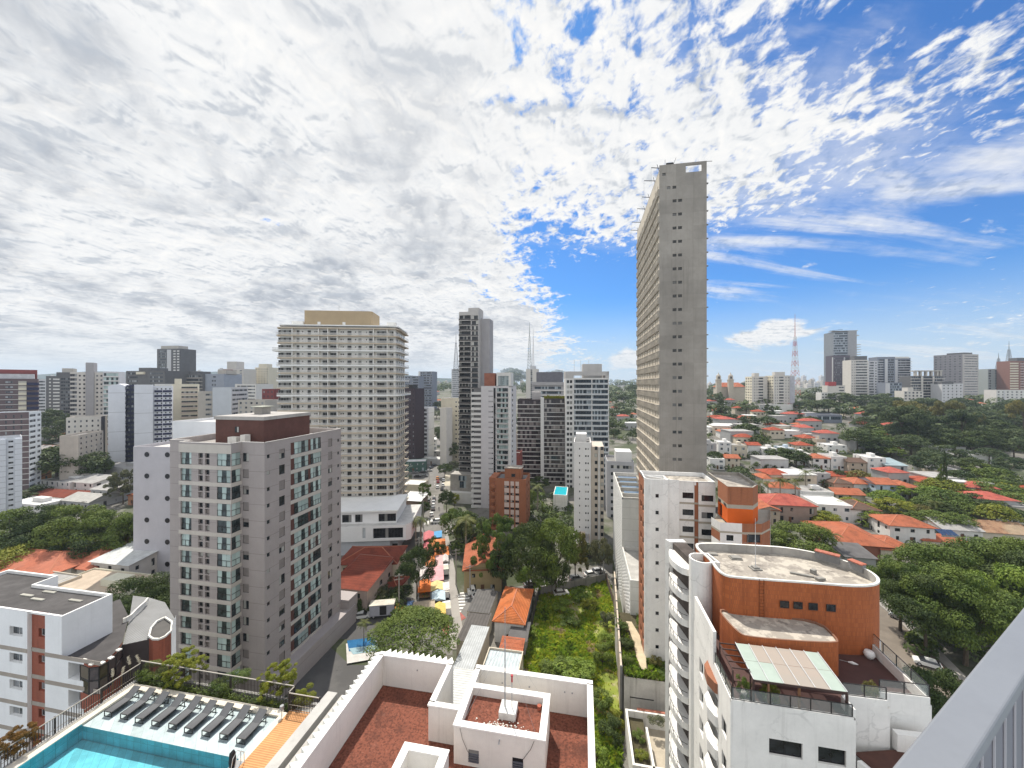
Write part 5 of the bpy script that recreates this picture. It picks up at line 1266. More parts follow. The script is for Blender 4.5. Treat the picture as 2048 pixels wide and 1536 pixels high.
# white tower with glazed balconies
def exW(b, w_, zt, d, st, n):
    b.mesh('roof_house', LG).box(w_ * .42, w_ * .86, 3, 10, zt - 1, b.lz(728, w_ * .5, 3)); b.mesh('roof_beam', LG).box(w_ * .18, w_, 0, .5, b.lz(743, 0) - 2.2, b.lz(743, 0)); b.mesh('roof_beam').box(w_ * .92, w_, 0, d, zt - .2, b.lz(743, 0)); b.mesh('roof_beam').box(0, w_ * .19, 0, d, zt - .2, b.lz(743, 0))
    for f in (.22, .37, .56): q = MB(); q.tube([(w_ * f, 4, zt), (w_ * f, 4, zt + 10)], .06, 4); q.build('antenna_pole', GREYM, b.root)
tower('white_balcony_tower', 'white tower with wide glazed balconies and three thin antennas on its roof', 205, 1131, 1218, 756, 14, -4, 10.5, [OFFW],
      [(.03, .085, .25, .8, 'plain', WB, .2), (.10, .155, .25, .8, 'plain', WB, .2), (.20, .60, .28, .95, 'glazed', (DARKM, GLB, DARKM), 1.0), (.62, .98, .28, .95, 'glazed', (DARKM, GLB, DARKM), 1.0)], (), None, None, .6, extra=exW, bands=[(.19, 1.0, -.03, .26, .3, M('pale_blue_band', (.50, .52, .53), .7)), (.16, .185, -.05, .95, .3, OFFW)])
# slim white tower in front
def exS(b, w_, zt, d, st, n):
    b.mesh('roof_house', OFFW).box(w_ * .1, w_ * .75, 4, 10, zt - 1, b.lz(868, 1, 4)); b.mesh('wing', M('beige_wall', (.52, .46, .39), .85, .08, .4, .25)).box(w_ + .02, w_ + 4.4, .4, d, 0, zt - 1.5); b.mesh('wing_rib', OFFW).box(w_ + 2.5, w_ + 3.0, -.1, .38, 0, zt - 1.7)
    for k in range(n): b.win('plain', .9, 1.2, (w_ + 1.3, .38, zt - 2.6 - st * k), 0, WB, 'wing_window'); b.win('plain', .9, 1.2, (w_ + 3.35, .38, zt - 2.6 - st * k), 0, WB, 'wing_window')
tower('slim_white_tower', 'slim white tower with rows of tiny windows and a beige wing', 134, 1148, 1182, 884, 13, GA, 14.2, [M('clean_white', (.74, .73, .72), .8, .05, .3, .15)],
      [(.30, .36, .35, .6, 'tiny', WB, .1), (.66, .74, .35, .6, 'tiny', WB, .1), (.80, .87, .35, .6, 'tiny', WB, .1)], [(.3, .4, .3, .6, 'tiny', WB, .1)], None, None, 1.0, extra=exS)
tower('grey_low_block', 'grey low block with strip windows and a rooftop house, left of the concrete tower', 160, 1214, 1268, 922, 14, GA, 14, [M('blue_grey_render', (.40, .40, .42), .85, .07, .3, .2)], [(.14, .92, .25, .7, 'ribbon', (OFFW, GL, GREYM), .15)], (), None, None, .8, extra=roofbox((.35, .95, .2, .8, 3.6, OFFW)), cat='apartment block')
tower('beige_house', 'beige low building behind the brown banded pair', 240, 1022, 1036, 868, 10, GA, 11, [M('beige_wall2', (.50, .42, .34), .85)], (), (), None, None, .5, cat='building')
tower('red_block', 'small dark red block left of the brown banded pair', 200, 1018, 1040, 905, 8, GA, 11, [M('dark_red', (.24, .07, .06), .8)], (), (), None, None, .5, cat='building')
# ================================================================== FAR TOWERS
BRW = M('plum_brown', (.135, .10, .105), .8, .08, .3, .1); CRM = M('cream_render', (.66, .61, .49), .8, .06, .3, .15); NAVY = M('navy', (.025, .028, .075), .7, .1, .3); BLW = M('blue_white', (.66, .68, .73), .8, .05, .25, .1, 0, 0, .3, 11.6)
GRB = M('grey_beige', (.45, .42, .38), .85, .08, .3, .2); GRD = M('graphite', (.13, .13, .135), .8, .1, .3); PALE = M('pale_block', (.58, .58, .60), .8, .06, .3, .15); PALE2 = M('pale_warm', (.60, .57, .53), .8, .06, .3, .2); SLT = M('slate_blue', (.20, .22, .27), .7, .08, .3); MAR = M('maroon', (.20, .055, .055), .8, .1)
FG = (GREYM, glass('far_glass', (.05, .055, .065), (.34, .36, .38), .3), GREYM); FGD = (GREYM, glass('far_dark_glass', (.028, .03, .036), (.22, .23, .25), .25), GREYM)
def ribs(*cols, h=(.3, .8), m=None, d=.2): return [(a, b, h[0], h[1], 'ribbon', m or FG, d) for a, b in cols]
def wins(n, w=.5, h=(.3, .75), m=None, d=.15, a=0.0, b=1.0):
    e = (b - a) / n; return [(a + e * (i + .5 - w / 2), a + e * (i + .5 + w / 2), h[0], h[1], 'tiny', m or FG, d) for i in range(n)]
# left
tower('brown_tower', 'brown apartment tower with a cream strip and navy balconies, under a dark maroon roof band', 205, -40, 76, 757, 16, 50, 10.3, [BRW], [(.42, .55, .35, .7, 'split', FG, .1)], (), None, None, .6, extra=lambda b, w_, zt, d, st, n: (b.mesh('roof_house', M('roof_pale_lilac', (.55, .54, .56), .8)).box(w_ * .1, w_ * .93, 1, 8, zt - .5, b.lz(747, 0)), b.mesh('crown_band', MAR).box(-2, w_ * .97, 9, d, zt - .5, b.lz(740, w_, 9))),
      bands=[(0, .64, -.03, .05, .08, OFFW), (.645, .79, -.1, .4, .25, CRM), (.645, .79, .4, .75, .06, GRB), (.795, 1.02, -.1, .45, .7, NAVY)])
tower('brown_low_block', 'low brown block with a bluish balcony side, in front of the taller brown tower', 172, -20, 58, 826, 10, 30, 11.3, [BRW], wins(4, .22, (.3, .8), FG, .1, .1, .9), ribs((.05, .55), (.68, .95), h=(.35, .8)), M('ice_white', (.66, .70, .73), .7, .05, .3), None, .7, bands=[(0, 1, -.04, .06, .1, OFFW)], cat='apartment block')
tower('white_column_block', 'blue-white block with one column of windows between tall blank piers', 150, -30, 44, 878, 10, 54, 11, [BLW], [(.62, .76, .3, .65, 'split', FGD, .3)], (), None, None, .6, bands=[(.30, .55, -.02, 1, .9, BLW), (.80, 1, -.02, .98, 1.2, BLW)], cat='apartment block')
tower('white_slab_tower', 'narrow white block with navy floor bands between the brown and the graphite towers', 330, 74, 93, 758, 14, 40, 6.3, [PALE], ribs((.15, .85), h=(.1, .55), m=FGD), (), None, None, .5)
tower('graphite_tower', 'graphite tower with stacked white window strips and a stepped roof frame', 300, 92, 141, 752, 20, 38, 6.75, [GRD], [(.28, .55, .15, .55, 'closed', (OFFW, GL, OFFW), .05), (.12, .2, .2, .6, 'closed', (OFFW, GL, OFFW), .05), (.60, .98, .2, .75, 'ribbon', FGD, .2)], (), None, None, .8, extra=roofbox((.35, 1.0, .2, .8, 3.2, GRD), (.55, 1.0, .3, .9, 6.5, GRB)))
tower('grey_core_tower', 'white apartment tower with a tall plain grey slab rising up its middle', 262, 140, 207, 744, 18, 34, 8.6, [PALE2], wins(2, .45, (.3, .7), FGD, .15, .22, .48) + wins(2, .45, (.3, .7), FGD, .15, .74, 1.0) + ribs((.0, .2), h=(.3, .9)), (), None, None, 1.0, extra=lambda b, w_, zt, d, st, n: b.mesh('core_slab', M('slab_grey', (.36, .35, .36), .85, .06, .3, .15)).box(w_ * .475, w_ * .72, -1.2, 6, 0, b.lz(725, w_ * .5, -1)))
tower('glazed_wing', 'stepped wing with broad glazed balconies, right of the tall grey slab', 270, 206, 238, 743, 16, 34, 8.6, [PALE], ribs((.05, .95), h=(.25, .9), m=(GREYM, GLT, GREYM)), (), None, None, .8, bands=[(0, 1.05, -.02, .2, .6, OFFW)])
tower('white_low_block', 'low white block with small scattered windows under the tall grey slab tower', 218, 132, 202, 836, 14, 36, 10.3, [PALE2], wins(6, .32, (.3, .7), FGD), (), None, None, .7, cat='apartment block')
tower('beige_low_block', 'beige block with a blank end wall and a grey roof, above the rounded trees', 190, 119, 157, 872, 22, 24, 10.5, [M('beige_wall3', (.50, .45, .40), .85, .08, .4, .2)], (), wins(5, .3, (.3, .7), FGD), None, None, .5, cat='apartment block')
def gable(mat):
    def f(b, w_, zt, d, st, n):
        m = b.mesh('gable_cap', mat); m.face([(0, 0, zt + .01), (w_, 0, zt + .01), (w_ * .62, 0, zt + 1.3)]); m.face([(0, 0, zt + .01), (w_ * .62, 0, zt + 1.3), (w_ * .62, d, zt + 1.3), (0, d, zt)]); m.face([(w_, 0, zt + .01), (w_, d, zt), (w_ * .62, d, zt + 1.3), (w_ * .62, 0, zt + 1.3)])
    return f
tower('white_blank_tower', 'tower with a blank bluish white end wall beside navy balconies, left one of two', 224, 216, 251, 772, 24, 38, 9.8, [BLW], (), ribs((.0, .3), h=(.35, .95), m=FGD), NAVY, None, .6, extra=gable(BLW))
tower('navy_link', 'recessed navy balcony stack between the two blank white end walls', 232, 250, 273, 770, 10, 38, 9.5, [NAVY], [(.1, .45, .45, .95, 'ribbon', FG, .3), (.55, .9, .45, .95, 'ribbon', FG, .3)], (), None, None, .6, cat='apartment block')
tower('white_striped_tower', 'white tower with a blank end wall and a front striped in navy bands', 222, 272, 344, 772, 18, 40, 9.8, [BLW], wins(4, .35, (.5, .8), FGD, .15, .52, 1.0), (), None, None, .8, extra=lambda b, w_, zt, d, st, n: (b.mesh('end_slab', BLW).box(-.5, w_ * .47, -3.0, 0, 0, zt + .8), b.mesh('roof_frame', OFFW).box(w_ * .5, w_ * 1.0, 0, 1, zt, zt + 1.2)), bands=[(.5, .72, -.05, .38, .35, NAVY), (.74, 1.0, -.05, .38, .35, NAVY)])
tower('cream_tower', 'cream tower with a blank strip and brown window rows behind the navy striped one', 250, 343, 397, 768, 18, 38, 9.6, [CRM], ribs((.36, .96), h=(.32, .68), m=(GRB, GLD, GRB)), (), None, None, .8, extra=roofbox((.1, .33, .1, .6, 3.5, CRM)), bands=[(.34, 1, -.02, .30, .3, M('pink_cream', (.56, .47, .40), .8))])
tower('terrace_penthouse_block', 'dark stepped penthouse block behind the white striped tower', 330, 252, 330, 742, 24, GA, 7.5, [GRD], ribs((.05, .3), (.62, .95), h=(.3, .8)), (), None, None, .8, extra=roofbox((.25, .55, .1, .7, 2.8, GRD), (.3, .5, -.05, .4, -3, CRM)))
tower('terrace_penthouse_block', 'dark terraced block with planted ledges right of the tall striped grey tower', 345, 328, 405, 748, 24, GA, 7, [GRD], ribs((.05, .45), (.55, .95), h=(.3, .8)), (), None, None, .8, extra=roofbox((.2, .75, .1, .7, 2.4, GRD)), bands=[(0, 1, -.02, .18, .8, GRB)])
tower('tall_grey_tower', 'tall slim grey tower with white window columns standing above the cream tower', 430, 314, 360, 698, 18, GA, 5.4, [GRD], ribs((.08, .42), h=(.2, .7)) + wins(2, .6, (.2, .65), (OFFW, OFFW, OFFW), .05, .68, 1.0), (), None, None, 1.0, extra=roofbox((.1, .85, .1, .7, 3.5, GRB)), bands=[(.45, .62, -.02, .98, .3, PALE)])
tower('grey_beige_block', 'grey-beige block with a single window column right of the cream tower', 240, 396, 426, 783, 16, 30, 10, [GRB], [(.5, .9, .3, .7, 'split', FG, .15)], (), None, None, .5, cat='apartment block')
tower('pale_blue_block', 'pale blue-grey block with a blank front and ribbon windows on its right side', 238, 425, 463, 775, 22, 12, 9.4, [M('pale_blue_grey', (.50, .53, .57), .8, .05, .3, .1)], (), ribs((.05, .95), h=(.35, .75)), OFFW, None, .6)
tower('blue_grey_block', 'blue-grey windowless block with rooftop aerials, above the pale blue-grey block', 340, 407, 448, 748, 18, GA, 8, [M('steel_blue', (.30, .33, .39), .8, .06, .3)], ribs((.4, .6), h=(.3, .7)), (), None, None, .8, extra=roofbox((.6, 1.0, .1, .7, 3.5, GRB)))
tower('red_white_tower', 'white tower with dark red lower storeys, beyond the blue-grey block', 460, 445, 487, 738, 18, GA, 5, [PALE2], wins(4, .45), (), None, None, .8, extra=roofbox((.15, .6, .1, .7, 9, PALE2), (.05, .5, -.04, .2, -12, MAR)))
tower('white_ribbon_block', 'white block with long ribbon windows beyond the pale blue-grey block', 320, 470, 512, 768, 18, GA, 6.5, [OFFW], ribs((.1, .95), h=(.3, .7)), (), None, None, .5, cat='office block')
tower('beige_far_tower', 'slim beige tower standing alone left of the banded white tower', 480, 510, 537, 735, 16, GA, 4.7, [CRM], wins(5, .5), (), None, None, .8, extra=roofbox((.2, .75, .1, .7, 4.5, CRM)))
tower('maroon_low_block', 'small maroon block tucked against the banded white tower', 250, 524, 548, 778, 10, GA, 9, [MAR], wins(3, .3, m=FG), (), None, None, .5, cat='building')
tower('low_flat_block', 'low grey flat-roofed block in front of the small maroon block', 230, 476, 530, 800, 12, GA, 9, [GRB], wins(5, .4), (), None, None, .5, cat='building')
# centre, beyond the avenue
tower('dark_brick_tower', 'dark purple-brown tower at the right edge of the banded white tower', 250, 803, 830, 777, 14, -12, 8, [M('dark_plum', (.055, .04, .05), .8, .1)], wins(4, .35, (.3, .7), FGD), (), None, None, .8, extra=roofbox((.25, .75, .1, .6, 2.5, DARKM)))
tower('slim_white_block', 'slim blue-white block with two window strips, beside the dark purple-brown tower', 270, 835, 857, 815, 10, -12, 8, [BLW], ribs((.2, .42), (.6, .85), h=(.2, .8), m=FG), (), None, None, .5)
tower('blue_glass_tower', 'pair-like blue and white towers above the dark purple-brown one, the wider', 520, 808, 838, 752, 16, GA, 5, [SLT], ribs((.1, .4), (.55, .95)), (), None, None, .5)
tower('blue_glass_tower', 'flat-topped blue-grey tower with a white column, right of the wider blue one', 560, 837, 866, 743, 16, GA, 5, [SLT], ribs((.15, .9)), (), None, None, .5, bands=[(0, .12, 0, 1, .2, OFFW)])
tower('cream_curved_tower', 'cream tower with small side windows half hidden by the black banded tower', 270, 882, 922, 797, 16, -20, 9, [CRM], [(.72, .8, .3, .6, 'tiny', FGD, .1), (.86, .94, .3, .6, 'tiny', FGD, .1)], (), None, None, .6)
tower('beige_round_block', 'beige rounded block below the cream tower on the avenue', 255, 880, 893, 816, 8, -20, 9, [PALE2], (), (), None, None, .4, cat='building')
tower('mast_building', 'grey building carrying the left lattice mast', 720, 903, 920, 738, 18, GA, 4, [PALE], ribs((.1, .9), m=FG), (), None, None, .5, cat='building')
tower('mast_building', 'plain grey block carrying the twin masts behind the purple-grey offices', 620, 1052, 1075, 738, 20, GA, 4, [PALE2], [(.4, .55, .1, .9, 'tiny', FGD, .2)], (), None, None, .5, cat='building', extra=roofbox((.35, .8, .1, .7, 5, PALE)))
# right
FGW = (OFFW, MATS['far_glass'], OFFW)
tower('cream_twin_tower', 'cream apartment slab left of its pale-flanked twin, by the red and white mast', 440, 1504, 1535, 753, 22, -14, 5.6, [PALE2], ribs((.42, .72), h=(.3, .8), m=FGD) + wins(2, .3, (.3, .7), FGD, .15, .1, .4), wins(3, .5, (.3, .7), FGD), CRM, None, .8, extra=roofbox((.2, .5, .1, .5, 4, PALE2)))
tower('cream_twin_tower', 'cream apartment slab with a lilac-grey flank, nearest the red and white mast', 425, 1547, 1588, 751, 24, -14, 5.8, [PALE2], ribs((.28, .5), h=(.3, .8), m=FGD) + wins(2, .3, (.3, .7), FGD, .15, .05, .25) + wins(2, .25, (.3, .7), FGD, .15, .55, .8), wins(4, .5, (.3, .7), FGD), CRM, None, .8, extra=lambda b, w_, zt, d, st, n: (b.mesh('roof_house', PALE2).box(w_ * .1, w_ * .6, 2, 9, zt - 1, zt + 4), b.mesh('flank', M('lilac_flank', (.47, .47, .52), .8)).box(w_ * .8, w_ * 1.02, -.8, 6, 0, zt - 1)))
tower('white_podium', 'low white podium at the foot of the cream slab pair', 415, 1545, 1586, 808, 14, -14, 6, [OFFW], (), (), None, None, .4, cat='podium')
def crane(b, w_, zt, d, st, n):
    b.mesh('core', M('bare_concrete', (.33, .33, .34), .85, .1, .3)).box(w_ * .62, w_ * 1.0, -.6, d, 0, zt + 1.2)
    for k in range(22): b.mesh('open_slab', GRB).box(w_ * 1.0, w_ * 1.22, 1, d * .7, zt - 22 - k * st, zt - 21.4 - k * st)
    b.mesh('open_slab').box(w_ * .85, w_ * 1.12, 0, d * .7, zt - 7, zt - 5.8); b.mesh('crane_arm', DARKM).beam((-6, 0, zt + 2), (w_ * .4, 0, zt + 4), .5, .5); b.mesh('top_slab', GRB).box(-1, w_ * 1.05, -1, d * .5, zt + 1.2, zt + 2)
tower('unfinished_glass_tower', 'tallest blue-grey tower on the right, unfinished open slabs at its top', 640, 1667, 1713, 664, 26, GA, 4.9, [M('steel_grey', (.22, .24, .27), .6, .1, .3)], ribs((.02, .6), h=(.2, .85), m=(GREYM, MATS['blue_glass'], GREYM)), (), None, None, 1, extra=crane, bands=[(0, .62, -.02, .2, .8, M('pale_steel', (.42, .46, .52), .6))])
tower('plum_office_tower', 'dark plum and slate office tower below the tallest unfinished tower', 600, 1664, 1700, 711, 16, GA, 4.6, [M('plum_slate', (.10, .085, .11), .7, .08)], ribs((.12, .62), h=(.35, .7), m=FG) + ribs((.72, .95), h=(.1, .9), m=FGD), (), None, None, 3, bands=[(0, .06, 0, 1, .3, OFFW), (.66, .7, 0, 1, .3, PALE)])
tower('white_curved_tower', 'white banded tower with a dark roof cap, right of the plum office tower', 540, 1702, 1736, 720, 18, GA, 5.4, [PALE2], ribs((.28, .95), h=(.35, .8), m=FGD) + wins(2, .3, (.35, .75), FGD, .15, .02, .26), (), None, None, 1, extra=roofbox((.25, .98, .05, .6, 5.5, GRD)), bands=[(.28, 1.0, 0, .32, .7, OFFW)])
tower('grey_slim_tower', 'slim pale tower wedged against the white banded tower', 545, 1737, 1755, 722, 14, GA, 5.3, [PALE], ribs((.1, .6), h=(.3, .85), m=FG) + wins(1, .5, (.3, .7), FGD, .1, .65, 1), (), None, None, 1)
tower('slate_tower', 'slate tower with a white pier, left of the curved slate one', 560, 1755, 1790, 714, 18, GA, 4.8, [SLT], ribs((.05, .4), (.6, .95), h=(.25, .85), m=FGD), (), None, None, 3, bands=[(.42, .58, 0, 1, .3, PALE), (0, .3, 0, .2, .4, PALE)])
tower('slate_tower', 'slate tower with curving balconies and an overhanging white roof', 575, 1784, 1821, 716, 18, GA, 4.8, [SLT], ribs((.35, 1.0), h=(.25, .85), m=FGD), (), None, None, 2.5, bands=[(0, .3, 0, 1, .5, PALE), (.3, 1.05, 0, .22, 1.0, PALE)], extra=roofbox((-.2, .9, -.05, .8, 1.6, OFFW)))
tower('navy_glass_block', 'blue glass block with a white side strip in front of the slate towers', 500, 1771, 1804, 765, 16, GA, 5.3, [SLT], ribs((.30, .97), h=(.25, .85), m=(GREYM, MATS['blue_glass'], GREYM)), (), None, None, .8, bands=[(0, .26, 0, 1, .2, PALE)], cat='office block')
tower('bare_frame_tower', 'unfinished tower of open beige slabs with a jagged top floor', 500, 1823, 1887, 752, 20, GA, 5.5, [GRD], ribs((.02, .3), (.36, .65), (.72, .95), h=(.2, .95), m=FGD, d=.8), (), None, None, .5, extra=lambda b, w_, zt, d, st, n: [b.mesh('top_frame', GRB).box(w_ * f, w_ * (f + .05), 0, 3, zt - .4, b.lz(741, 0)) for f in (.12, .28, .45, .62, .8, .9)] and b.mesh('top_slab', GRB).box(w_ * .1, w_ * .97, -.5, 8, b.lz(743, 0), b.lz(741, 0)), bands=[(-.03, 1.03, 0, .2, 1.2, PALE2), (.3, .36, 0, 1, .6, PALE2), (.66, .71, 0, 1, .6, PALE2)])
tower('beige_stepped_block', 'beige stepped block at the foot of the open slab tower', 450, 1808, 1846, 782, 14, GA, 6, [PALE2], wins(5, .5, (.3, .8), FGD), (), None, None, .5, extra=roofbox((.25, .55, .1, .7, 4, PALE2)), cat='apartment block')
tower('white_far_tower', 'white tower with dark balconies just right of the open slab tower', 600, 1887, 1906, 743, 16, GA, 5, [PALE], ribs((.1, .6), h=(.3, .8), m=FGD), (), None, None, .6)
tower('rose_grey_tower', 'rose-grey tower stepped against the broad pale tower', 560, 1903, 1926, 728, 16, GA, 5, [PALE2], wins(4, .6, (.3, .7), FG), (), None, None, .8, extra=roofbox((.05, .6, .1, .7, -.2, PALE2)))
tower('broad_pale_tower', 'broad pale tower wrapped in netting with a grey shaded flank', 520, 1925, 1957, 708, 30, 14, 5.1, [M('net_beige', (.46, .43, .41), .85, .12, .15, .4)], ribs((.12, .95), h=(.35, .65), m=FG), wins(6, .3, (.3, .6), FGD), M('net_shaded_grey', (.30, .29, .31), .85, .1, .2, .3), None, 1.0, extra=roofbox((.3, .8, .1, .7, 2.5, GRD)))  # flank netting is a greyer copy, its shade put into the colour
tower('white_low_tower', 'white low tower with a dark roof slab in front of the rose-grey one', 480, 1884, 1926, 767, 16, GA, 6, [PALE], wins(5, .3, (.3, .7), FGD), (), None, None, .6, extra=roofbox((.0, .55, .0, .7, 2.5, GRD)))
tower('grey_green_tower', 'grey-green tower with dark window strips right of the broad pale tower', 560, 1976, 2008, 738, 18, GA, 5, [M('sage_grey', (.33, .36, .36), .8, .06)], ribs((.05, .2), (.45, .65), h=(.2, .8), m=FGD), (), None, None, 1)
tower('brown_brick_tower', 'plum brick tower behind the grey-green one', 620, 2003, 2022, 740, 16, GA, 4.5, [M('plum_brick', (.16, .10, .11), .8, .1)], wins(4, .5, (.3, .7), FGD), (), None, None, .8)
tower('cream_red_tower', 'cream and red-brown striped tower at the right end of the skyline', 540, 2020, 2075, 722, 18, GA, 5, [M('red_brown', (.24, .12, .095), .8, .08)], wins(6, .5, (.3, .6), FGD, .1, .4, 1), (), None, None, .8, extra=roofbox((.3, 1, .1, .7, 4.5, GRD)), bands=[(0, .3, -.02, .5, .4, CRM), (.38, 1, -.02, .15, .2, OFFW)])
tower('navy_low_tower', 'dark navy block left of the long white one', 500, 1974, 1995, 790, 12, GA, 6, [NAVY], ribs((.5, .95), m=FG), (), None, None, .6, cat='apartment block')
tower('long_white_block', 'long white apartment block with many small windows above the dark wood', 460, 1993, 2075, 780, 14, -8, 5.4, [OFFW], wins(9, .42, (.3, .7), FGD), (), None, None, .8, bands=[(.17, .21, 0, 1, .2, PALE)], cat='apartment block', limit=90)
tower('red_stack_block', 'small red and white block left of the white banded tower', 520, 1655, 1690, 771, 12, GA, 6, [PALE2], ribs((.65, .95), h=(.3, .7), m=FGD), (), None, None, .6, extra=roofbox((.05, .5, .0, .6, 5, M('signal_red', (.42, .06, .06), .8))), cat='apartment block')
tower('white_crowned_block', 'low white block with pointed window rows below the red and white block', 480, 1643, 1673, 785, 12, GA, 6, [OFFW], wins(5, .5, (.3, .7), FGD), (), None, None, .4, cat='apartment block')
tower('colonnade_podium', 'long low colonnaded podium at the edge of the dark wood', 470, 1690, 1765, 802, 16, GA, 9, [PALE2], wins(14, .55, (.1, .85), FGD), (), None, None, .5, cat='podium')
tower('slate_office', 'low slate office block with a flat roof beside the far avenue', 330, 1634, 1684, 829, 16, GA, 12, [SLT], ribs((.05, .95), h=(.3, .8), m=(GREYM, MATS['blue_glass'], GREYM)), (), None, None, .6, cat='office block')
# the faint skyline
sk = [(1410, 770), (1418, 766), (1427, 769), (1476, 770), (1486, 764), (1597, 757), (1606, 752), (1614, 768), (1622, 760), (1629, 766), (1636, 764), (1645, 762), (1650, 766), (862, 766), (872, 764), (879, 768), (888, 763), (896, 766), (1222, 768), (1234, 769), (1246, 766), (1262, 768), (1004, 770), (1030, 768), (780, 762), (98, 752), (238, 756), (498, 752), (1080, 764), (1040, 762), (500, 746), (548, 752), (1724, 742), (1642, 752), (1655, 758), (1822, 758), (1836, 752), (1892, 748), (1990, 752), (1980, 746), (1512, 764), (1560, 760), (1572, 756), (1600, 764), (1610, 762), (1626, 758), (392, 742), (436, 738), (470, 748), (420, 752), (940, 768), (1200, 760)]
bx0 = None
for i, (px, py) in enumerate(sk):
    Y = 1400 + 90 * (i % 7); w_ = (4 + (i * 7) % 5) / F * Y; x = (px - CX) / F * Y
    q = MB(); h = H - (py - CY) / F * Y - terr(x, Y); q.box(0, w_, 0, 20, -2, h); q.box(w_ * .3, w_ * .7, 4, 14, h, h + 5)
    for k in range(int(h / 4)):
        if k % 2: q.box(.1 * w_, .9 * w_, -.15, 0, k * 4, k * 4 + 1.6, 1)
    tag(q.build('skyline_tower', [(PALE, PALE2, GRB)[i % 3], SLT], None, (x, Y, terr(x, Y)), R(GA)), 'tiny hazy block on the faint far skyline', 'tower', 'tiny hazy blocks on the far skyline')
# masts
def mast(label, px, pyt, pyb, Y, mats, wbase=5.0, taper=(.0, .55, 1.0)):
    x = (px - CX) / F * Y; z0, z1 = H - (pyb - CY) / F * Y, H - (pyt - CY) / F * Y; h = z1 - z0
    t = thing('lattice_mast', label, 'mast', (x, Y, z0)); hl = h * .72; n = 12
    for s in range(n):
        m = MB(); za, zb = hl * s / n, hl * (s + 1) / n; wa, wb = wbase * (1 - .75 * s / n), wbase * (1 - .75 * (s + 1) / n); r_ = max(.22, Y * .00045)
        ca = [(-wa / 2, -wa / 2), (wa / 2, -wa / 2), (wa / 2, wa / 2), (-wa / 2, wa / 2)]; cb_ = [(p[0] * wb / wa, p[1] * wb / wa) for p in ca]
        for i in range(4):
            j = (i + 1) % 4; m.beam((*ca[i], za), (*cb_[i], zb), r_, r_); m.beam((*ca[i], za), (*cb_[j], zb), r_ * .7, r_ * .7); m.beam((*ca[j], za), (*cb_[i], zb), r_ * .7, r_ * .7); m.beam((*cb_[i], zb), (*cb_[j], zb), r_ * .7, r_ * .7)
        m.build('lattice_section', mats[s % len(mats)], t)
    m = MB(); m.tube([(0, 0, hl), (0, 0, hl + (h - hl) * .5), (0, 0, h)], [Y * .0009, Y * .0006, Y * .0003], 6); m.build('spire', mats[0], t)
    return t
STEEL = M('mast_steel', (.22, .23, .25), .6); MRED = M('mast_red', (.48, .10, .07), .6); MWH = M('mast_white', (.62, .60, .60), .6)
mast('tall red and white lattice mast right of the cream slab pair', 1590, 628, 790, 470, (MRED, MWH), 8)
mast('slim grey lattice mast beside the black banded tower', 912, 664, 742, 720, (STEEL,), 9)
t = mast('grey mast with a thick dark collar, left one of the twin masts', 1059, 645, 742, 625, (M('mast_dark', (.13, .15, .14), .6),), 7)
mast('thin pale mast, right one of the twin masts', 1066.5, 657, 742, 632, (MWH,), 3.5)
mast('small steel mast behind the grey-green tower', 1997, 706, 745, 800, (STEEL,), 8)
mast('tall steel mast at the right end of the skyline', 2018, 682, 742, 780, (STEEL,), 9)
# church
x, Y = (1437 - CX) / F * 520, 520.0; z0 = terr(x, Y)
t = thing('church', 'pale church with twin bell towers and a red tiled nave on the far ridge', 'church', (x, Y, z0), R(-12)); CH = M('church_stone', (.50, .45, .38), .85, .1); RT = tiles('red_tile_far', (.40, .11, .06), (.48, .17, .09)); zc = H - (765 - CY) / F * Y - z0
m = MB(); m.box(1, 34, 4, 26, 0, zc - 6); m.build('nave', CH, t); m = MB(); m.face([(0, 3, zc - 6), (35, 3, zc - 6), (30, 15, zc), (8, 15, zc)]); m.face([(35, 3, zc - 6), (35, 27, zc - 6), (30, 15, zc)]); m.face([(0, 27, zc - 6), (0, 3, zc - 6), (8, 15, zc)]); m.face([(35, 27, zc - 6), (0, 27, zc - 6), (8, 15, zc), (30, 15, zc)]); m.build('roof', RT, t)
for k, px in enumerate((0, 15)):
    m = MB(); m.box(px - 3, px + 3, -3, 3, 0, zc + 3); m.box(px - 3.5, px + 3.5, -3.5, 3.5, zc + 3, zc + 4); m.box(px - 2.4, px + 2.4, -2.4, 2.4, zc + 4, zc + 9); m.tube([(px, 0, zc + 8.9), (px, 0, zc + 10), (px, 0, zc + 11.5), (px, 0, zc + 14)], [2.8, 2.3, .8, .1], 8); m.build('bell_tower', CH, t)
    w_ = MB(); w_.box(px - .9, px + .9, -2.5, -2.42, zc + 5, zc + 8); w_.build('belfry_opening', DARKM, t)

# ================================================================== HOUSES
T1 = tiles('orange_tile_roof', (.47, .15, .075), (.39, .115, .06)); T2 = tiles('red_tile_roof', (.40, .085, .045), (.33, .075, .04)); T3 = tiles('pink_tile_roof', (.50, .11, .085), (.43, .12, .08)); T4 = tiles('brown_tile_roof', (.17, .105, .075), (.12, .075, .055)); T5 = tiles('weathered_tile_roof', (.34, .17, .095), (.40, .28, .18)); T6 = tiles('deep_red_roof', (.26, .062, .036), (.20, .05, .03))
HW_ = M('house_white', (.70, .69, .67), .8, .08, .5, .25); HC = M('house_cream', (.58, .52, .42), .8, .08, .5, .25); HG = M('house_grey', (.40, .40, .40), .8, .08, .5, .25); HB = M('house_beige', (.46, .38, .30), .8, .08, .5, .25); HY = M('house_yellow', (.38, .30, .16), .8, .08, .5, .25); HBL = M('house_blue', (.42, .50, .58), .8, .08, .5, .2)
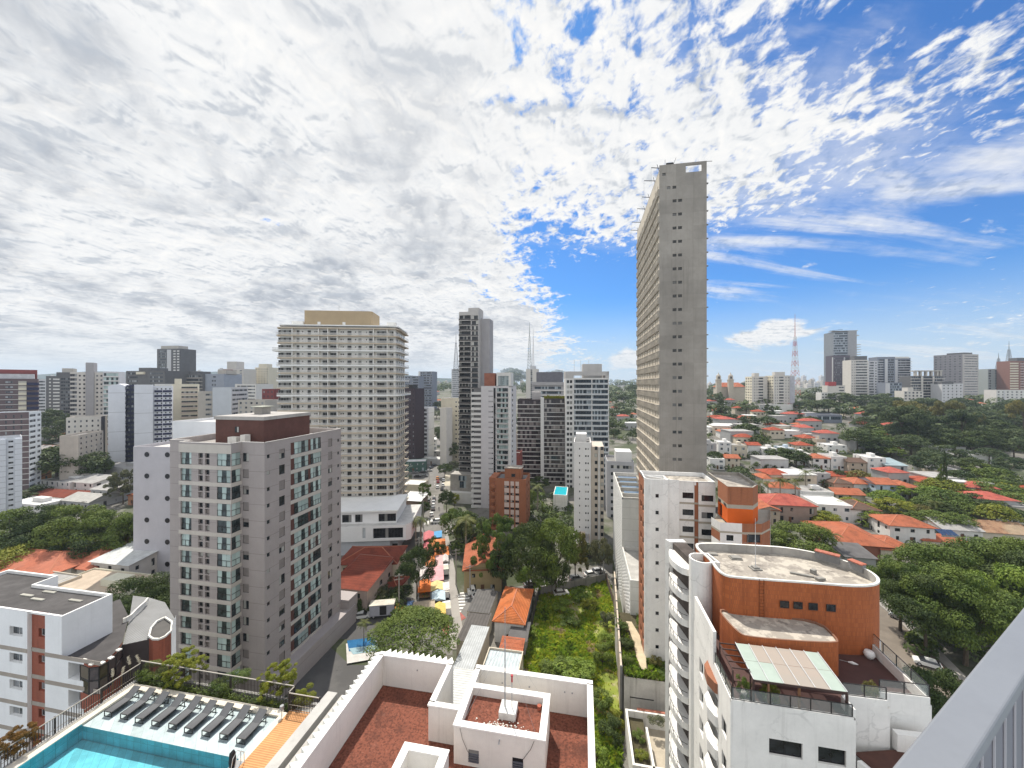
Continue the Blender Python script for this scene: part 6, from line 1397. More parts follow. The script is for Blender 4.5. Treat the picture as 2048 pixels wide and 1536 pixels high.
FR1 = M('flat_roof_grey', (.34, .33, .32), .9, .2, .4); FR2 = M('flat_roof_white', (.60, .60, .59), .8, .12, .5, .1); FR3 = ribbed('teal_metal_roof', (.30, .38, .40), .6, 0, .5, .4, .3); FR4 = M('dark_flat_roof', (.12, .115, .115), .9, .2, .4)
HWN = (DARKM, GL, DARKM)
def house(name, label, pxl, pxr, pyb, pye, kind='hip', wall=None, roof=None, depth=10, ang=GA, rise=None, floors=None, side='R', base=None, group=None, wn=True, over=.5, cat='house'):
    g_ = G(pxl, pyb, base); wall = wall or HW_; roof = roof or T1
    b = Bld(name, label, cat, g_.x, g_.y, ang, g_.z - .6, group)
    w_ = max(2.5, b.lx(pxr)); ze = max(2.6, b.lz(pye)); nf = floors or max(1, round((ze - .6) / 3.0)); fh = (ze - .6) / nf
    def ops(L):
        if not wn or L < 3: return []
        n = max(1, int(L / 3.4)); e = L / n; o = []
        for f in range(nf):
            for i in range(n):
                if rnd.random() < .82: q = rnd.choice((.9, 1.2, 1.6)); zb = .6 + f * fh + (.9 if rnd.random() < .75 else .15); o.append((e * (i + .5) - q / 2, e * (i + .5) + q / 2, zb, min(.6 + f * fh + fh - .45, zb + rnd.choice((1.1, 1.3))) if zb - f * fh > 1.2 else .6 + f * fh + min(2.3, fh - .4), rnd.choice(('split', 'plain', 'shutter')), HWN if kind != 'flat' else WB2))
        return o
    top = ze + (.0 if kind != 'flat' else .0)
    b.wall('wall', wall, (0, 0), (w_, 0), 0, top, ops(w_)); b.wall('wall', None, (w_, 0), (w_, depth), 0, top, ops(depth)); b.wall('wall', None, (w_, depth), (0, depth), 0, top); b.wall('wall', None, (0, depth), (0, 0), 0, top, ops(depth))
    if nf == 1 or wn: b.mesh('door', M('door_wood', (.14, .07, .04), .6)).box(w_ * .44, w_ * .44 + .95, -.03, -.004, 0.6, 2.7)
    r_ = b.mesh('roof', roof); o = over; rs_ = rise or min(w_, depth) * .20
    x0, x1, y0, y1, z = -o, w_ + o, -o, depth + o, ze - .02
    if kind == 'hip':
        if w_ >= depth: k = (depth + 2 * o) / 2; A_, B_ = (x0 + k, (y0 + y1) / 2, z + rs_), (max(x0 + k + .01, x1 - k), (y0 + y1) / 2, z + rs_)
        else: k = (w_ + 2 * o) / 2; A_, B_ = ((x0 + x1) / 2, y0 + k, z + rs_), ((x0 + x1) / 2, max(y0 + k + .01, y1 - k), z + rs_)
        c = [(x0, y0, z), (x1, y0, z), (x1, y1, z), (x0, y1, z)]
        if w_ >= depth: fs = [(c[0], c[1], B_, A_), (c[1], c[2], B_), (c[2], c[3], A_, B_), (c[3], c[0], A_)]
        else: fs = [(c[0], c[1], A_), (c[1], c[2], B_, A_), (c[2], c[3], B_), (c[3], c[0], A_, B_)]
        for f in fs: r_.face(f)
        r_.box(x0, x1, y0, y1, z - .16, z - .012)
        rc = b.mesh('ridge_cap', M('ridge_tile', dim((.42, .16, .09), 1) if roof is not T4 else (.2, .13, .1), .85))
        rc.beam(A_, B_, .3, .12)
        for p in c: rc.beam(p, A_ if (Vector(p) - Vector(A_)).length < (Vector(p) - Vector(B_)).length else B_, .22, .10)
    elif kind == 'gable':            # ridge along x
        A_, B_ = (x0, (y0 + y1) / 2, z + rs_), (x1, (y0 + y1) / 2, z + rs_)
        r_.face([(x0, y0, z), (x1, y0, z), B_, A_]); r_.face([(x1, y1, z), (x0, y1, z), A_, B_]); r_.box(x0, x1, y0, y1, z - .14, z - .012)
        gb = b.mesh('wall'); gb.face([(0, 0, ze), (0, depth, ze), (0, depth / 2, z + rs_ * .92)]); gb.face([(w_, 0, ze), (w_, depth, ze), (w_, depth / 2, z + rs_ * .92)])
    elif kind == 'gabley':           # ridge along y
        A_, B_ = ((x0 + x1) / 2, y0, z + rs_), ((x0 + x1) / 2, y1, z + rs_)
        r_.face([(x0, y1, z), (x0, y0, z), A_, B_]); r_.face([(x1, y0, z), (x1, y1, z), B_, A_]); r_.box(x0, x1, y0, y1, z - .14, z - .012)
        gb = b.mesh('wall'); gb.face([(0, 0, ze), (w_, 0, ze), (w_ / 2, 0, z + rs_ * .92)])
    elif kind == 'shed':
        r_.face([(x0, y0, z), (x1, y0, z), (x1, y1, z + rs_), (x0, y1, z + rs_)]); gb = b.mesh('wall'); gb.face([(0, depth, ze), (w_, depth, ze), (w_, depth, z + rs_), (0, depth, z + rs_)]); gb.face([(0, 0, ze), (0, depth, z + rs_), (0, depth, ze)]); gb.face([(w_, 0, ze), (w_, depth, ze), (w_, depth, z + rs_)])
    else:
        b.mb.pop('roof'); roofrim(b, [(0, 0), (w_, 0), (w_, depth), (0, depth)], ze + .01, .35, .18, wall, roof)
        if rnd.random() < .6: b.mesh('water_tank', wall).box(w_ * .55, w_ * .8, depth * .45, depth * .75, ze - .4, ze + 1.3)
    b.done(); return b
TS = tiles('salmon_tile_roof', (.56, .19, .11), (.48, .15, .09)); TR = M('terrace_tile', (.44, .36, .28), .85, .15, .6)
# right hillside, upper rows
HS = [
 ('white_house', 'white flat-roofed three storey house right beside the concrete tower, upper row', 1437, 1463, 912, 884, 'flat', HW_, FR2, 9),
 ('cream_house', 'cream flat-roofed house with a garage arch, second in the upper row', 1464, 1494, 914, 890, 'flat', HC, FR1, 10),
 ('white_house', 'white house with a flat strip of red tiles on top, upper row', 1496, 1521, 912, 890, 'gable', HW_, T2, 8),
 ('white_house', 'small white flat house tucked low beside the concrete tower', 1420, 1450, 938, 917, 'flat', HW_, FR2, 9),
 ('white_house', 'white house with three stepped bands of red tile roof', 1451, 1480, 936, 916, 'gable', HC, T1, 9),
 ('grey_house', 'grey house half hidden behind the concrete tower edge', 1400, 1433, 922, 886, 'flat', HG, FR1, 9),
 ('white_house', 'low white house left of the dark round tree clump', 1525, 1556, 916, 897, 'flat', HW_, FR2, 9),
 ('blue_white_house', 'pale blue flat house right above the dark round tree clump', 1563, 1589, 914, 896, 'flat', HBL, FR2, 9),
 ('white_house', 'white boxy house between the pale blue house and the orange hip-roofed one', 1594, 1622, 930, 907, 'flat', HW_, FR2, 10),
 ('white_house', 'white three storey house under a small orange hip roof', 1626, 1660, 938, 916, 'hip', HW_, T1, 10),
 ('grey_white_house', 'greyish white house with balconies right of the orange hip-roofed one', 1662, 1694, 940, 913, 'flat', HW_, FR1, 11),
 ('beige_house', 'beige house under a dark brown pitched roof', 1697, 1733, 946, 924, 'gable', HB, T4, 11),
 ('white_house', 'white terraced modern house at the right end of the middle row', 1735, 1772, 948, 915, 'flat', HW_, FR2, 11),
 ('shed_house', 'low house under a teal grey metal roof', 1773, 1815, 954, 930, 'shed', HG, FR3, 12),
 ('red_roof_house', 'small house under a red hip roof, highest in the middle of the hillside', 1606, 1636, 886, 876, 'hip', HC, T2, 11),
 ('red_roof_house', 'long low house under a bright red hip roof below the highest one', 1592, 1626, 900, 890, 'hip', HC, T2, 9),
 ('beige_house', 'beige boxy house right of the highest red roof', 1634, 1652, 892, 878, 'flat', HB, FR1, 8),
 ('white_house', 'wide white modern house with a roof box above the boxy row', 1655, 1694, 905, 890, 'flat', HW_, FR2, 10),
 ('white_house', 'lone white house among the dark trees far to the right of the rows', 1787, 1810, 896, 880, 'flat', HW_, FR2, 10),
 ('red_roof_house', 'red-roofed house between dark trees left of the lone white house', 1724, 1760, 903, 893, 'hip', HB, T6, 10),
 ('red_roof_house', 'low red-roofed house right under the lone white house', 1762, 1800, 905, 896, 'gable', HW_, T2, 9),
 ('grey_house', 'grey flat house behind the small courtyard wall in the lower row', 1630, 1661, 970, 946, 'flat', HG, FR1, 10),
 ('white_house', 'white gabled house left of the grey courtyard house', 1592, 1626, 966, 948, 'gabley', HW_, FR1, 10),
 ('red_roof_house', 'long low red roof across the lower row', 1664, 1722, 962, 952, 'gable', HC, T2, 8),
 ('brown_roof_house', 'low house under a grey brown hip roof in front of the long low red one', 1668, 1708, 982, 966, 'hip', HB, T4, 9),
 ('red_roof_house', 'white house with a three-part red hip roof', 1708, 1750, 985, 967, 'hip', HW_, T1, 10),
 ('blue_house', 'pale blue two storey house under a wide orange roof', 1752, 1796, 996, 968, 'gable', HBL, T1, 12),
 ('red_roof_house', 'grey walled house under a bright orange hip roof at the end of the lower row', 1797, 1842, 998, 974, 'hip', HG, T1, 11),
 ('white_roof_house', 'long white flat roof deep among the trees on the right', 1868, 1932, 906, 893, 'flat', HW_, FR2, 14),
 ('white_roof_house', 'second long white roof on the right, lower and nearer the wood edge', 1935, 1984, 926, 910, 'flat', HW_, FR2, 14),
 ('dark_roof_house', 'dark roofed low house near the conical tree', 1898, 1938, 980, 966, 'gable', HG, FR4, 10),
 ('red_roof_house', 'red-roofed white house near the right edge below the wood', 1940, 1984, 984, 968, 'hip', HW_, T2, 11),
 ('grey_roof_house', 'wide grey roofed house in front of the palms', 1600, 1668, 1003, 982, 'flat', HW_, FR1, 10),
 ('orange_roof_house', 'orange roof peeking between the grey roofed house and the blue one', 1672, 1730, 1000, 988, 'gable', HC, T1, 9),
 ('pink_roof_house', 'long taupe house under a wide pinkish red hip roof', 1534, 1634, 1042, 1008, 'hip', M('house_taupe', (.33, .26, .22), .85, .1, .5), T3, 13),
 ('orange_roof_house', 'small low house under an orange roof beside the long taupe one', 1518, 1560, 1048, 1018, 'gabley', HB, T1, 12),
 ('white_modern_house', 'white flat modern house with a roof box, right of the pinkish red roof', 1636, 1706, 1042, 1008, 'flat', HW_, FR2, 13),
 ('brown_roof_house', 'white house under a brown hip roof with a glass balcony', 1704, 1760, 1048, 1018, 'hip', HW_, T4, 12),
 ('orange_roof_house', 'big low house under a broad orange hip roof, nearest on the right', 1672, 1790, 1112, 1086, 'hip', M('house_rust', (.30, .12, .08), .85, .1, .5), T1, 20),
 ('white_orange_house', 'white two storey house whose orange roof carries solar panels', 1780, 1872, 1084, 1050, 'hip', HW_, T1, 11),
 ('orange_roof_house', 'low orange hip roof in front of the solar panels', 1846, 1942, 1092, 1080, 'hip', HC, T1, 12),
 ('grey_roof_house', 'white walled house under a mottled grey roof behind the orange ones', 1886, 1966, 1078, 1058, 'gable', HW_, FR1, 13),
 ('old_roof_house', 'house under a weathered brown tile roof at the right edge', 1946, 2070, 1082, 1062, 'gable', HC, T5, 12),
 ('orange_roof_house', 'orange hip roof beside the big trees, in front of the broadest roof', 1762, 1838, 1122, 1098, 'hip', HC, T1, 12),
 ('dark_roof_shed', 'dark patched roof below the broad nearest orange roof', 1690, 1752, 1140, 1112, 'shed', HG, FR4, 12),
]
for q in HS: house(q[0], q[1], *q[2:6], q[6], q[7], q[8], q[9], GA + rnd.uniform(-3, 3), group=None)
# solar panels
sp_ = P(1862, 1062, 118); t = thing('solar_panels', 'blue solar panels tilted on the orange hip roof', 'solar panels', (sp_.x, sp_.y - 3, sp_.z), R(GA)); m = MB()
for k in range(3): m.face([(k * 1.5, 0, 0), (k * 1.5 + 1.4, 0, 0), (k * 1.5 + 1.4, 2.6, .9), (k * 1.5, 2.6, .9)])
m.build('panel', M('solar_blue', (.03, .05, .10), .15, .2, 3, 0, 0, 0, .8), t); m = MB(); m.box(0, 4.4, .1, .16, -.6, .0); m.box(0, 4.4, 2.4, 2.46, -.4, .8); m.build('rack', GREYM, t)
# left side
HL = [
 ('orange_roof_house', 'house under a salmon orange hip roof at the left edge', -60, 96, 1172, 1135, 'hip', HW_, TS, 14),
 ('orange_roof_house', 'house under a salmon orange pitched roof, right of the left edge one', 96, 182, 1160, 1128, 'hip', HW_, TS, 17),
 ('metal_roof_building', 'pale building under a white corrugated metal roof beside the lilac tower', 182, 258, 1166, 1122, 'shed', M('house_pale', (.54, .51, .48), .85, .08, .5, .2), ribbed('white_corrugated', (.56, .58, .58), .5, 0, .5, .5, .4), 20),
 ('flat_roof_house', 'flat-roofed beige house behind the roof of the white and brick building', -60, 66, 1210, 1166, 'flat', HC, FR1, 9),
 ('terrace_house', 'house with a flat beige roof terrace right behind the white and brick building', 66, 212, 1225, 1182, 'flat', M('house_lime', (.62, .60, .48), .85, .08, .5, .2), TR, 12),
 ('cream_house', 'cream three storey house under a grey hip roof left of the round trees', 44, 96, 932, 900, 'hip', HC, FR1, 12),
 ('red_roof_house', 'small red roofed house in front of the low white block', 100, 132, 885, 872, 'hip', HC, T2, 10),
 ('warehouse', 'long white walled warehouse with a slanted parapet below the round trees', 79, 140, 982, 960, 'flat', HW_, FR1, 10),
 ('warehouse', 'white walled shed with a sloping roof line, right part of the long warehouse', 124, 186, 984, 962, 'shed', HW_, FR1, 9),
 ('grey_wall_building', 'long low grey building at the foot of the blank white end walls', 178, 272, 955, 932, 'flat', HG, FR1, 12),
 ('red_roof_shed', 'long low shed under a dull red tile roof in front of the warehouse', 46, 182, 1000, 990, 'gable', HC, T6, 10),
 ('silver_roof_shed', 'shed under a curved silvery metal roof with skylights', 124, 178, 1015, 1000, 'gable', HG, ribbed('silver_roof', (.44, .43, .40), .6, 0, .5, .4, .3), 11),
 ('grey_townhouse', 'three storey grey townhouse with an orange end wall', 181, 222, 1005, 978, 'shed', HG, FR1, 9),
 ('white_roof_shed', 'long low white roofed shed at the left edge above the trees', -10, 78, 1016, 1002, 'flat', HW_, FR2, 9),
 ('orange_house', 'orange walled little house left of the round trees', 44, 62, 965, 940, 'flat', M('house_orange', (.36, .17, .07), .85, .1), FR1, 8),
 ('terracotta_house', 'terracotta corner house against the lilac tower', 256, 272, 1010, 990, 'gabley', M('house_terracotta', (.38, .19, .11), .85, .1), T1, 9),
]
for q in HL: house(q[0], q[1], *q[2:6], q[6], q[7], q[8], q[9], GA + rnd.uniform(-2, 2))
# centre
house('white_colonial_house', 'long white house with arched windows and a balustrade on the avenue, lower left part', 803, 837, 912, 893, 'flat', HW_, FR2, 12, -14)
house('white_colonial_house', 'taller white house with a white balustrade and tall windows on the avenue', 837, 874, 908, 880, 'flat', HW_, FR2, 14, 14)
house('white_hip_house', 'small pale hip-roofed house behind the balustraded white house', 838, 864, 882, 872, 'hip', HC, M('pale_tile', (.46, .43, .38), .85), 10, -12, wn=False)
house('brick_house', 'small red brick house behind the long white arched house', 810, 832, 890, 876, 'flat', OBK, T6, 8, -12)
house('flat_canopy_building', 'filling station canopy with a thin white roof at the avenue corner', 843, 884, 928, 917, 'flat', HG, FR2, 10, -12, wn=False, cat='canopy')
house('grey_low_building', 'low grey building beyond the filling station canopy', 865, 886, 915, 902, 'flat', HG, FR1, 9, -12)
house('green_front_shop', 'low shop with a dark green front facing the parked cars', 803, 852, 944, 924, 'flat', M('green_front', (.06, .12, .10), .7, .1), FR2, 9, 8)
house('beige_shop', 'low beige shop with a patch of red tiles on its white roof', 803, 841, 990, 968, 'flat', HC, FR2, 10, -10, wn=False)
house('white_roof_shop', 'low brown shop with a white metal roof and a teal sign panel', 806, 841, 1022, 1000, 'shed', M('brown_shop', (.22, .16, .13), .8, .1), ribbed('white_metal', (.62, .64, .64), .5, 0, .5, .4, .3), 8, -10, wn=False)
tp_ = P(818, 1006, 172); t = thing('sign_board', 'teal green sign board fixed in front of the white roofed shop', 'sign', (tp_.x, tp_.y - 1, tp_.z - 2.4), R(-10)); m = MB(); m.box(-1, 1, -.1, 0, 0, 4.2); m.build('panel', M('teal_sign', (.06, .22, .17), .6, .1), t); m = MB(); m.box(-.9, -.75, 0, .15, -2, 0); m.box(.75, .9, 0, .15, -2, 0); m.build('leg', GREYM, t)
b = house('red_hip_house', 'old house under a deep red hip roof beside the white podium', 676, 792, 1178, 1128, 'hip', HC, T6, 11, 2)
house('red_roof_annex', 'deep red roofed annex running forward from the old hip-roofed house', 660, 734, 1222, 1172, 'shed', M('house_pinkish', (.42, .33, .29), .85, .1), T6, 13, GA, rise=2.2)
house('white_annex', 'little white outbuilding with a door beside the deep red annex', 742, 766, 1178, 1140, 'flat', HW_, FR2, 5, GA)
house('round_red_roof', 'low rounded red roof in front of the little white outbuilding', 752, 795, 1190, 1172, 'hip', HB, T6, 6, GA, wn=False, cat='shed')
b = house('orange_hip_house', 'white two storey house under a bright orange hip roof with chimneys', 989, 1047, 1284, 1240, 'hip', HW_, tiles('bright_orange_tile', (.56, .17, .055), (.50, .14, .05)), 13.5, GA, rise=1.7, over=.45)
house('yellow_house', 'yellow house under an orange roof half hidden by trees at the street corner', 928, 1004, 1186, 1140, 'gabley', HY, T1, 16, 4)
house('orange_shed', 'long orange roof running up the street behind the yellow house', 950, 1000, 1150, 1128, 'gabley', HC, T1, 18, 8, wn=False, cat='shed')
house('low_beige_house', 'beige house with a grey flat roof in front of the slim white tower', 1134, 1180, 1108, 1086, 'flat', HB, FR1, 10, GA)
DKR = ribbed('dark_corrugated', (.085, .075, .07), .7, 0, .8, .5, .4)
house('dark_roof_shed', 'long shed under a dark brown corrugated roof beside the orange hip roof', 913, 961, 1312, 1280, 'shed', HC, DKR, 9.5, GA, rise=.5, wn=False, over=.05, cat='shed')
house('dark_roof_shed', 'rear shed under a dark grey corrugated roof behind the brown one', 934, 978, 1256, 1222, 'shed', HC, ribbed('dark_corrugated2', (.10, .095, .092), .7, 0, .8, .5, .4), 9, GA, rise=.3, wn=False, over=.05, cat='shed')
WGR = ribbed('worn_metal_roof', (.40, .42, .43), .45, 0, .5, .5, .4)
house('metal_roof_shed', 'long narrow shed under a worn silver metal roof reaching towards the white roof building', 898, 940, 1400, 1352, 'shed', HC, WGR, 14, GA, rise=.35, wn=False, over=.05, cat='shed', base=0)
house('slatted_roof', 'slatted translucent roof strip in front of the worn silver one', 880, 938, 1470, 1405, 'shed', HG, ribbed('slat_roof', (.50, .51, .50), .5, 1, .5, .6, .6), 7.5, GA, rise=.1, wn=False, over=.05, cat='shed', base=0)
house('metal_roof_shed', 'square pale blue metal roof with a low rim behind the antenna roof', 962, 1036, 1405, 1340, 'flat', HC, ribbed('pale_blue_metal', (.42, .48, .51), .6, 0, .45, .4, .3), 6, GA, wn=False, cat='shed', base=0)
house('tile_lean_to', 'small orange tiled lean-to behind the square metal roof', 1003, 1041, 1335, 1297, 'shed', HC, T1, 2.6, GA, rise=.5, wn=False, cat='shed', base=0)
house('dark_lean_to', 'dark low lean-to between the orange hip-roofed house and the lot fence', 1020, 1050, 1312, 1276, 'shed', HG, FR4, 5, GA, rise=.3, wn=False, cat='shed', base=0)
# more small houses on the far slopes (too far to tell their parts)
far = [(1190, 800), (1206, 812), (1228, 795), (1247, 806), (1212, 838), (1236, 846), (1258, 836), (1222, 824), (1250, 862), (876, 778), (894, 770), (862, 790), (868, 806), (880, 826), (1000, 790), (1010, 812), (1440, 790), (1462, 796), (1484, 806), (1500, 820), (1450, 812), (1425, 830), (1470, 828), (1520, 824), (1545, 832), (1420, 850), (1440, 858), (1462, 850), (1490, 846), (1478, 872), (1440, 876), (1505, 836), (1575, 846), (1600, 836), (1690, 832), (1725, 846), (1712, 826), (1570, 822), (1530, 802), (1700, 790), (1905, 806), (1930, 812), (1960, 815), (108, 905), (60, 880), (170, 905), (1425, 800), (1412, 815), (1418, 868), (1560, 870), (1605, 862), (1735, 870), (1540, 878)]
hr_ = random.Random(21)
far += [(hr_.uniform(a, b), hr_.uniform(c, d)) for a, b, c, d, n in ((1425, 1640, 848, 905, 12), (1690, 1860, 868, 908, 8), (1760, 1900, 955, 1005, 6), (1860, 2040, 985, 1055, 8), (1500, 1620, 940, 1000, 5)) for _ in range(n)]
for i, (px, py) in enumerate(far):
    g_ = G(px, py); w_ = 9 + (i * 5) % 7; d = 8 + (i * 3) % 5; h = 4.5 + (i % 3) * 1.6; red = i % 5 < 3
    q = MB(); q.box(0, w_, 0, d, -2, h)
    for k in range(3): q.box(w_ * (.12 + .3 * k), w_ * (.12 + .3 * k) + 1.4, -.06, 0, 1.2 + 2.2 * (h > 5), 2.4 + 2.2 * (h > 5), 2)
    if red:
        o = .5; z = h; A_, B_ = (d / 2, d / 2, z + 1.9), (max(d / 2 + .2, w_ - d / 2), d / 2, z + 1.9); c = [(-o, -o, z), (w_ + o, -o, z), (w_ + o, d + o, z), (-o, d + o, z)]
        for f in ((c[0], c[1], B_, A_), (c[1], c[2], B_), (c[2], c[3], A_, B_), (c[3], c[0], A_)): q.face(f, 1)
    else: q.box(-.2, w_ + .2, -.2, d + .2, h, h + .5, 1)
    tag(q.build('far_house', [(HW_, HC, HG)[i % 3], (T1, T2, T3)[i % 3] if red else (FR2, FR1)[i % 2], DARKM], None, g_, R(GA + rnd.uniform(-12, 12))), 'small distant house under a red roof among the trees of the far slopes' if red else 'small distant flat-roofed house among the trees of the far slopes', 'house', 'red roofed houses on the far slopes' if red else 'flat-roofed houses on the far slopes')
# ================================================================== STREETS
strip('market_street', gp((795, 1310), (822, 1200), (836, 1110), (846, 1050), (852, 1000), (857, 960), (864, 920), (870, 890), (873, 874)), gp((905, 1310), (903, 1220), (899, 1150), (893, 1090), (889, 1050), (886, 1000), (886, 960), (890, 920), (886, 890), (881, 874)), ASPHL, .012, 24)
strip('pavement', gp((897, 1300), (899, 1220), (897, 1150), (891, 1090), (888, 1055)), gp((935, 1300), (918, 1220), (912, 1150), (900, 1090), (894, 1055)), PAVE, .12, 10)
strip('front_street', gp((660, 1206), (740, 1200), (850, 1192)), gp((660, 1275), (740, 1285), (870, 1310)), ASPH, .008, 6)
strip('side_street', gp((900, 1190), (1000, 1180), (1090, 1163), (1225, 1122)), gp((900, 1245), (985, 1222), (1080, 1192), (1225, 1160)), ASPHL, .02, 8)
strip('crossing_street', gp((780, 1032), (860, 1046), (1000, 1052)), gp((780, 1058), (860, 1066), (1000, 1072)), ASPHL, .008, 6)
strip('car_park', gp((803, 930), (850, 926), (905, 920)), gp((803, 970), (850, 962), (905, 950)), ASPHL, .024, 6)
strip('plaza', gp((882, 985), (888, 960), (893, 940)), gp((918, 985), (915, 960), (912, 940)), M('sandy_plaza', (.46, .42, .33), .9, .12, .3), .03, 4)
strip('right_road', gp((1700, 1215), (1745, 1290), (1800, 1335), (1880, 1410)), gp((1752, 1205), (1800, 1245), (1850, 1295), (1930, 1370)), M('brown_road', (.20, .17, .14), .9, .15, .3), .012, 8)
strip('right_pavement', gp((1752, 1205), (1800, 1245), (1850, 1295), (1930, 1370)), gp((1775, 1205), (1825, 1250), (1868, 1290), (1950, 1372)), PAVE, .12, 8)
strip('far_avenue', gp((1586, 842), (1591, 815), (1598, 796)), gp((1628, 842), (1611, 815), (1603, 796)), ASPHL, .05, 8)
strip('hillside_road', gp((1420, 946), (1600, 972), (1760, 1004), (1900, 1010)), gp((1420, 953), (1600, 980), (1760, 1012), (1900, 1018)), ASPHL, .06, 12)
strip('hillside_road', gp((1420, 914), (1560, 921), (1700, 952), (1850, 962)), gp((1420, 919), (1560, 926), (1700, 957), (1850, 968)), ASPHL, .06, 12)
m = MB()
for k in range(8):                                      # zebra crossings
    t0, t1 = k / 8, (k + .5) / 8
    A1, A2, B1, B2 = G(947, 1183), G(914, 1236), G(921, 1185), G(893, 1236)
    m.face([tuple(p + Vector((0, 0, .03))) for p in (A1.lerp(A2, t0), A1.lerp(A2, t1), B1.lerp(B2, t1), B1.lerp(B2, t0))])
    C1, C2, D1, D2 = G(850, 1038), G(896, 1038), G(848, 1049), G(897, 1049)
    m.face([tuple(p + Vector((0, 0, .03))) for p in (C1.lerp(C2, t0), C1.lerp(C2, t1), D1.lerp(D2, t1), D1.lerp(D2, t0))])
struct('road_markings', m, LINE)
m = MB()
for a, b in (((866, 1036), (870, 960)), ):
    p, q = G(*a), G(*b)
    for k in range(12): u, v = p.lerp(q, k / 12), p.lerp(q, (k + .5) / 12); m.face([(u.x - .08, u.y, terr(u.x, u.y) + .03), (u.x + .08, u.y, terr(u.x, u.y) + .03), (v.x + .08, v.y, terr(v.x, v.y) + .03), (v.x - .08, v.y, terr(v.x, v.y) + .03)])
struct('road_markings', m, LINE)
RTL = M('red_kerb', (.36, .12, .10), .85, .2, 1)
strip('front_yard', gp((640, 1275), (700, 1330), (760, 1330)), gp((560, 1420), (660, 1440), (760, 1420)), ASPH, .01, 4)
strip('red_pavement', gp((884, 1260), (900, 1236), (920, 1224)), gp((893, 1272), (912, 1248), (932, 1236)), RTL, .06, 4)
# pool garden behind the taupe tower
m = MB(); m.face([tuple(G(*p) + Vector((0, 0, .3))) for p in ((692, 1290), (752, 1280), (764, 1318), (694, 1330))]); struct('pool_deck', m, M('pale_deck', (.55, .53, .50), .8))
m = MB(); m.face([tuple(G(*p) + Vector((0, 0, .33))) for p in ((694, 1284), (748, 1277), (757, 1298), (698, 1306))]); struct('swimming_pool', m, M('pool_blue', (.03, .14, .30), .1, .2, .4, 0, 0, 0, .6))
m = MB(); m.face([tuple(G(*p) + Vector((0, 0, .34))) for p in ((698, 1300), (757, 1292), (760, 1304), (706, 1312))]); struct('swimming_pool', m, M('pool_pale', (.30, .42, .46), .15, .1, .4))

# ================================================================== VACANT LOT AND GARDEN
lotp = gp((1080, 1190), (1215, 1160), (1232, 1215), (1240, 1440), (1250, 1700), (980, 1700), (1044, 1341))
LOT = mask_mat('lot_ground', [(.21, .25, .045), ((.38, .32, .22), .16, .50, .62, .9), ((.13, .17, .035), .35, .5, .64, .9), ((.44, .40, .35), .28, .62, .72, .9), ((.23, .22, .06), .9, .5, .7, .7)], .95, .6)
m = MB(); m.face([(p.x, p.y, .03) for p in lotp]); struct('vacant_lot', m, LOT)
def inpoly(x, y, poly):
    c = False; n = len(poly)
    for i in range(n):
        a, b = poly[i], poly[i - 1]
        if (a.y > y) != (b.y > y) and x < (b.x - a.x) * (y - a.y) / (b.y - a.y) + a.x: c = not c
    return c
def noise2(x, y): return math.sin(x * .31 + 1.3 * math.sin(y * .17)) * math.sin(y * .23 + 1.7 * math.sin(x * .13)) + .5 * math.sin(x * .9 + y * .7) * math.sin(y * .8 - x * .5)
def weeds(name, poly, n, z, mats, hmin, hmax, bare=.55, box=None):
    m = MB(); k = 0; x0, x1 = min(p.x for p in poly), max(p.x for p in poly); y0, y1 = min(p.y for p in poly), max(p.y for p in poly)
    for _ in range(n):
        x, y = rnd.uniform(x0, x1), rnd.uniform(y0, y1)
        if not inpoly(x, y, poly): continue
        v = noise2(x, y)
        if v > bare and rnd.random() < .93: continue
        h = rnd.uniform(hmin, hmax) * (1.2 - .5 * v); a = rnd.random() * 6.28; w_ = h * rnd.uniform(.35, .7); lean = h * .6
        dx, dy = math.cos(a) * w_, math.sin(a) * w_; lx, ly = rnd.uniform(-lean, lean), rnd.uniform(-lean, lean)
        mi = min(len(mats) - 1, int((noise2(x * 1.7 + 9, y * 1.7) + 1 + rnd.random() * .6) * len(mats) / 2.6))
        m.face([(x - dx, y - dy, z), (x + dx, y + dy, z), (x + dx * .6 + lx, y + dy * .6 + ly, z + h), (x - dx * .6 + lx, y - dy * .6 + ly, z + h)], max(0, mi))
    return struct(name, m, mats, kind='stuff')
WD1 = leafmat('weed_yellow', (.288, .360, .036), (.396, .456, .060), .5); WD2 = leafmat('weed_green', (.150, .275, .031), (.275, .413, .050), .5); WD3 = leafmat('weed_dark', (.078, .143, .026), (.156, .221, .039), .5); WD4 = leafmat('weed_dry', (.36, .30, .17), (.46, .40, .26), .5)
weeds('weeds', lotp, 52000, .03, [WD3, WD2, WD1, WD2, WD1, WD4], .15, .55)
def wall_thing(name, label, a, b, h, mat, t=.2, cat='wall', posts=None):
    d = b - a; L = math.hypot(d.x, d.y); o = thing(name, label, cat, a, math.atan2(d.y, d.x)); m = MB(); n = max(1, int(L / 3))
    dz = b.z - a.z
    for k in range(n): m.box(k * L / n + .01, (k + 1) * L / n - .01, -t / 2, t / 2, -.5 + dz * k / n, h + dz * (k + .5) / n + .06 * math.sin(k * 2.3))
    m.build('panel', mat, o); m = MB()
    for k in range(n + 1): m.box(k * L / n - .12, k * L / n + .12, -t / 2 - .05, t / 2 + .05, -.5, h + .1 + dz * k / n)
    m.build('post', posts or CONCD, o); return o
wall_thing('boundary_wall', 'grey concrete panel wall between the weedy lot and the parked cars', G(1080, 1192), G(1214, 1163), 2.3, M('lot_wall', (.30, .29, .27), .9, .2, .4, .5))
wall_thing('sheet_fence', 'dark metal sheet fence along the weedy lot beside the orange hip-roofed house', G(1038, 1352), G(1079, 1190), 2.6, M('dark_sheet', (.075, .07, .065), .8, .3, .8, .4), .1, 'fence')
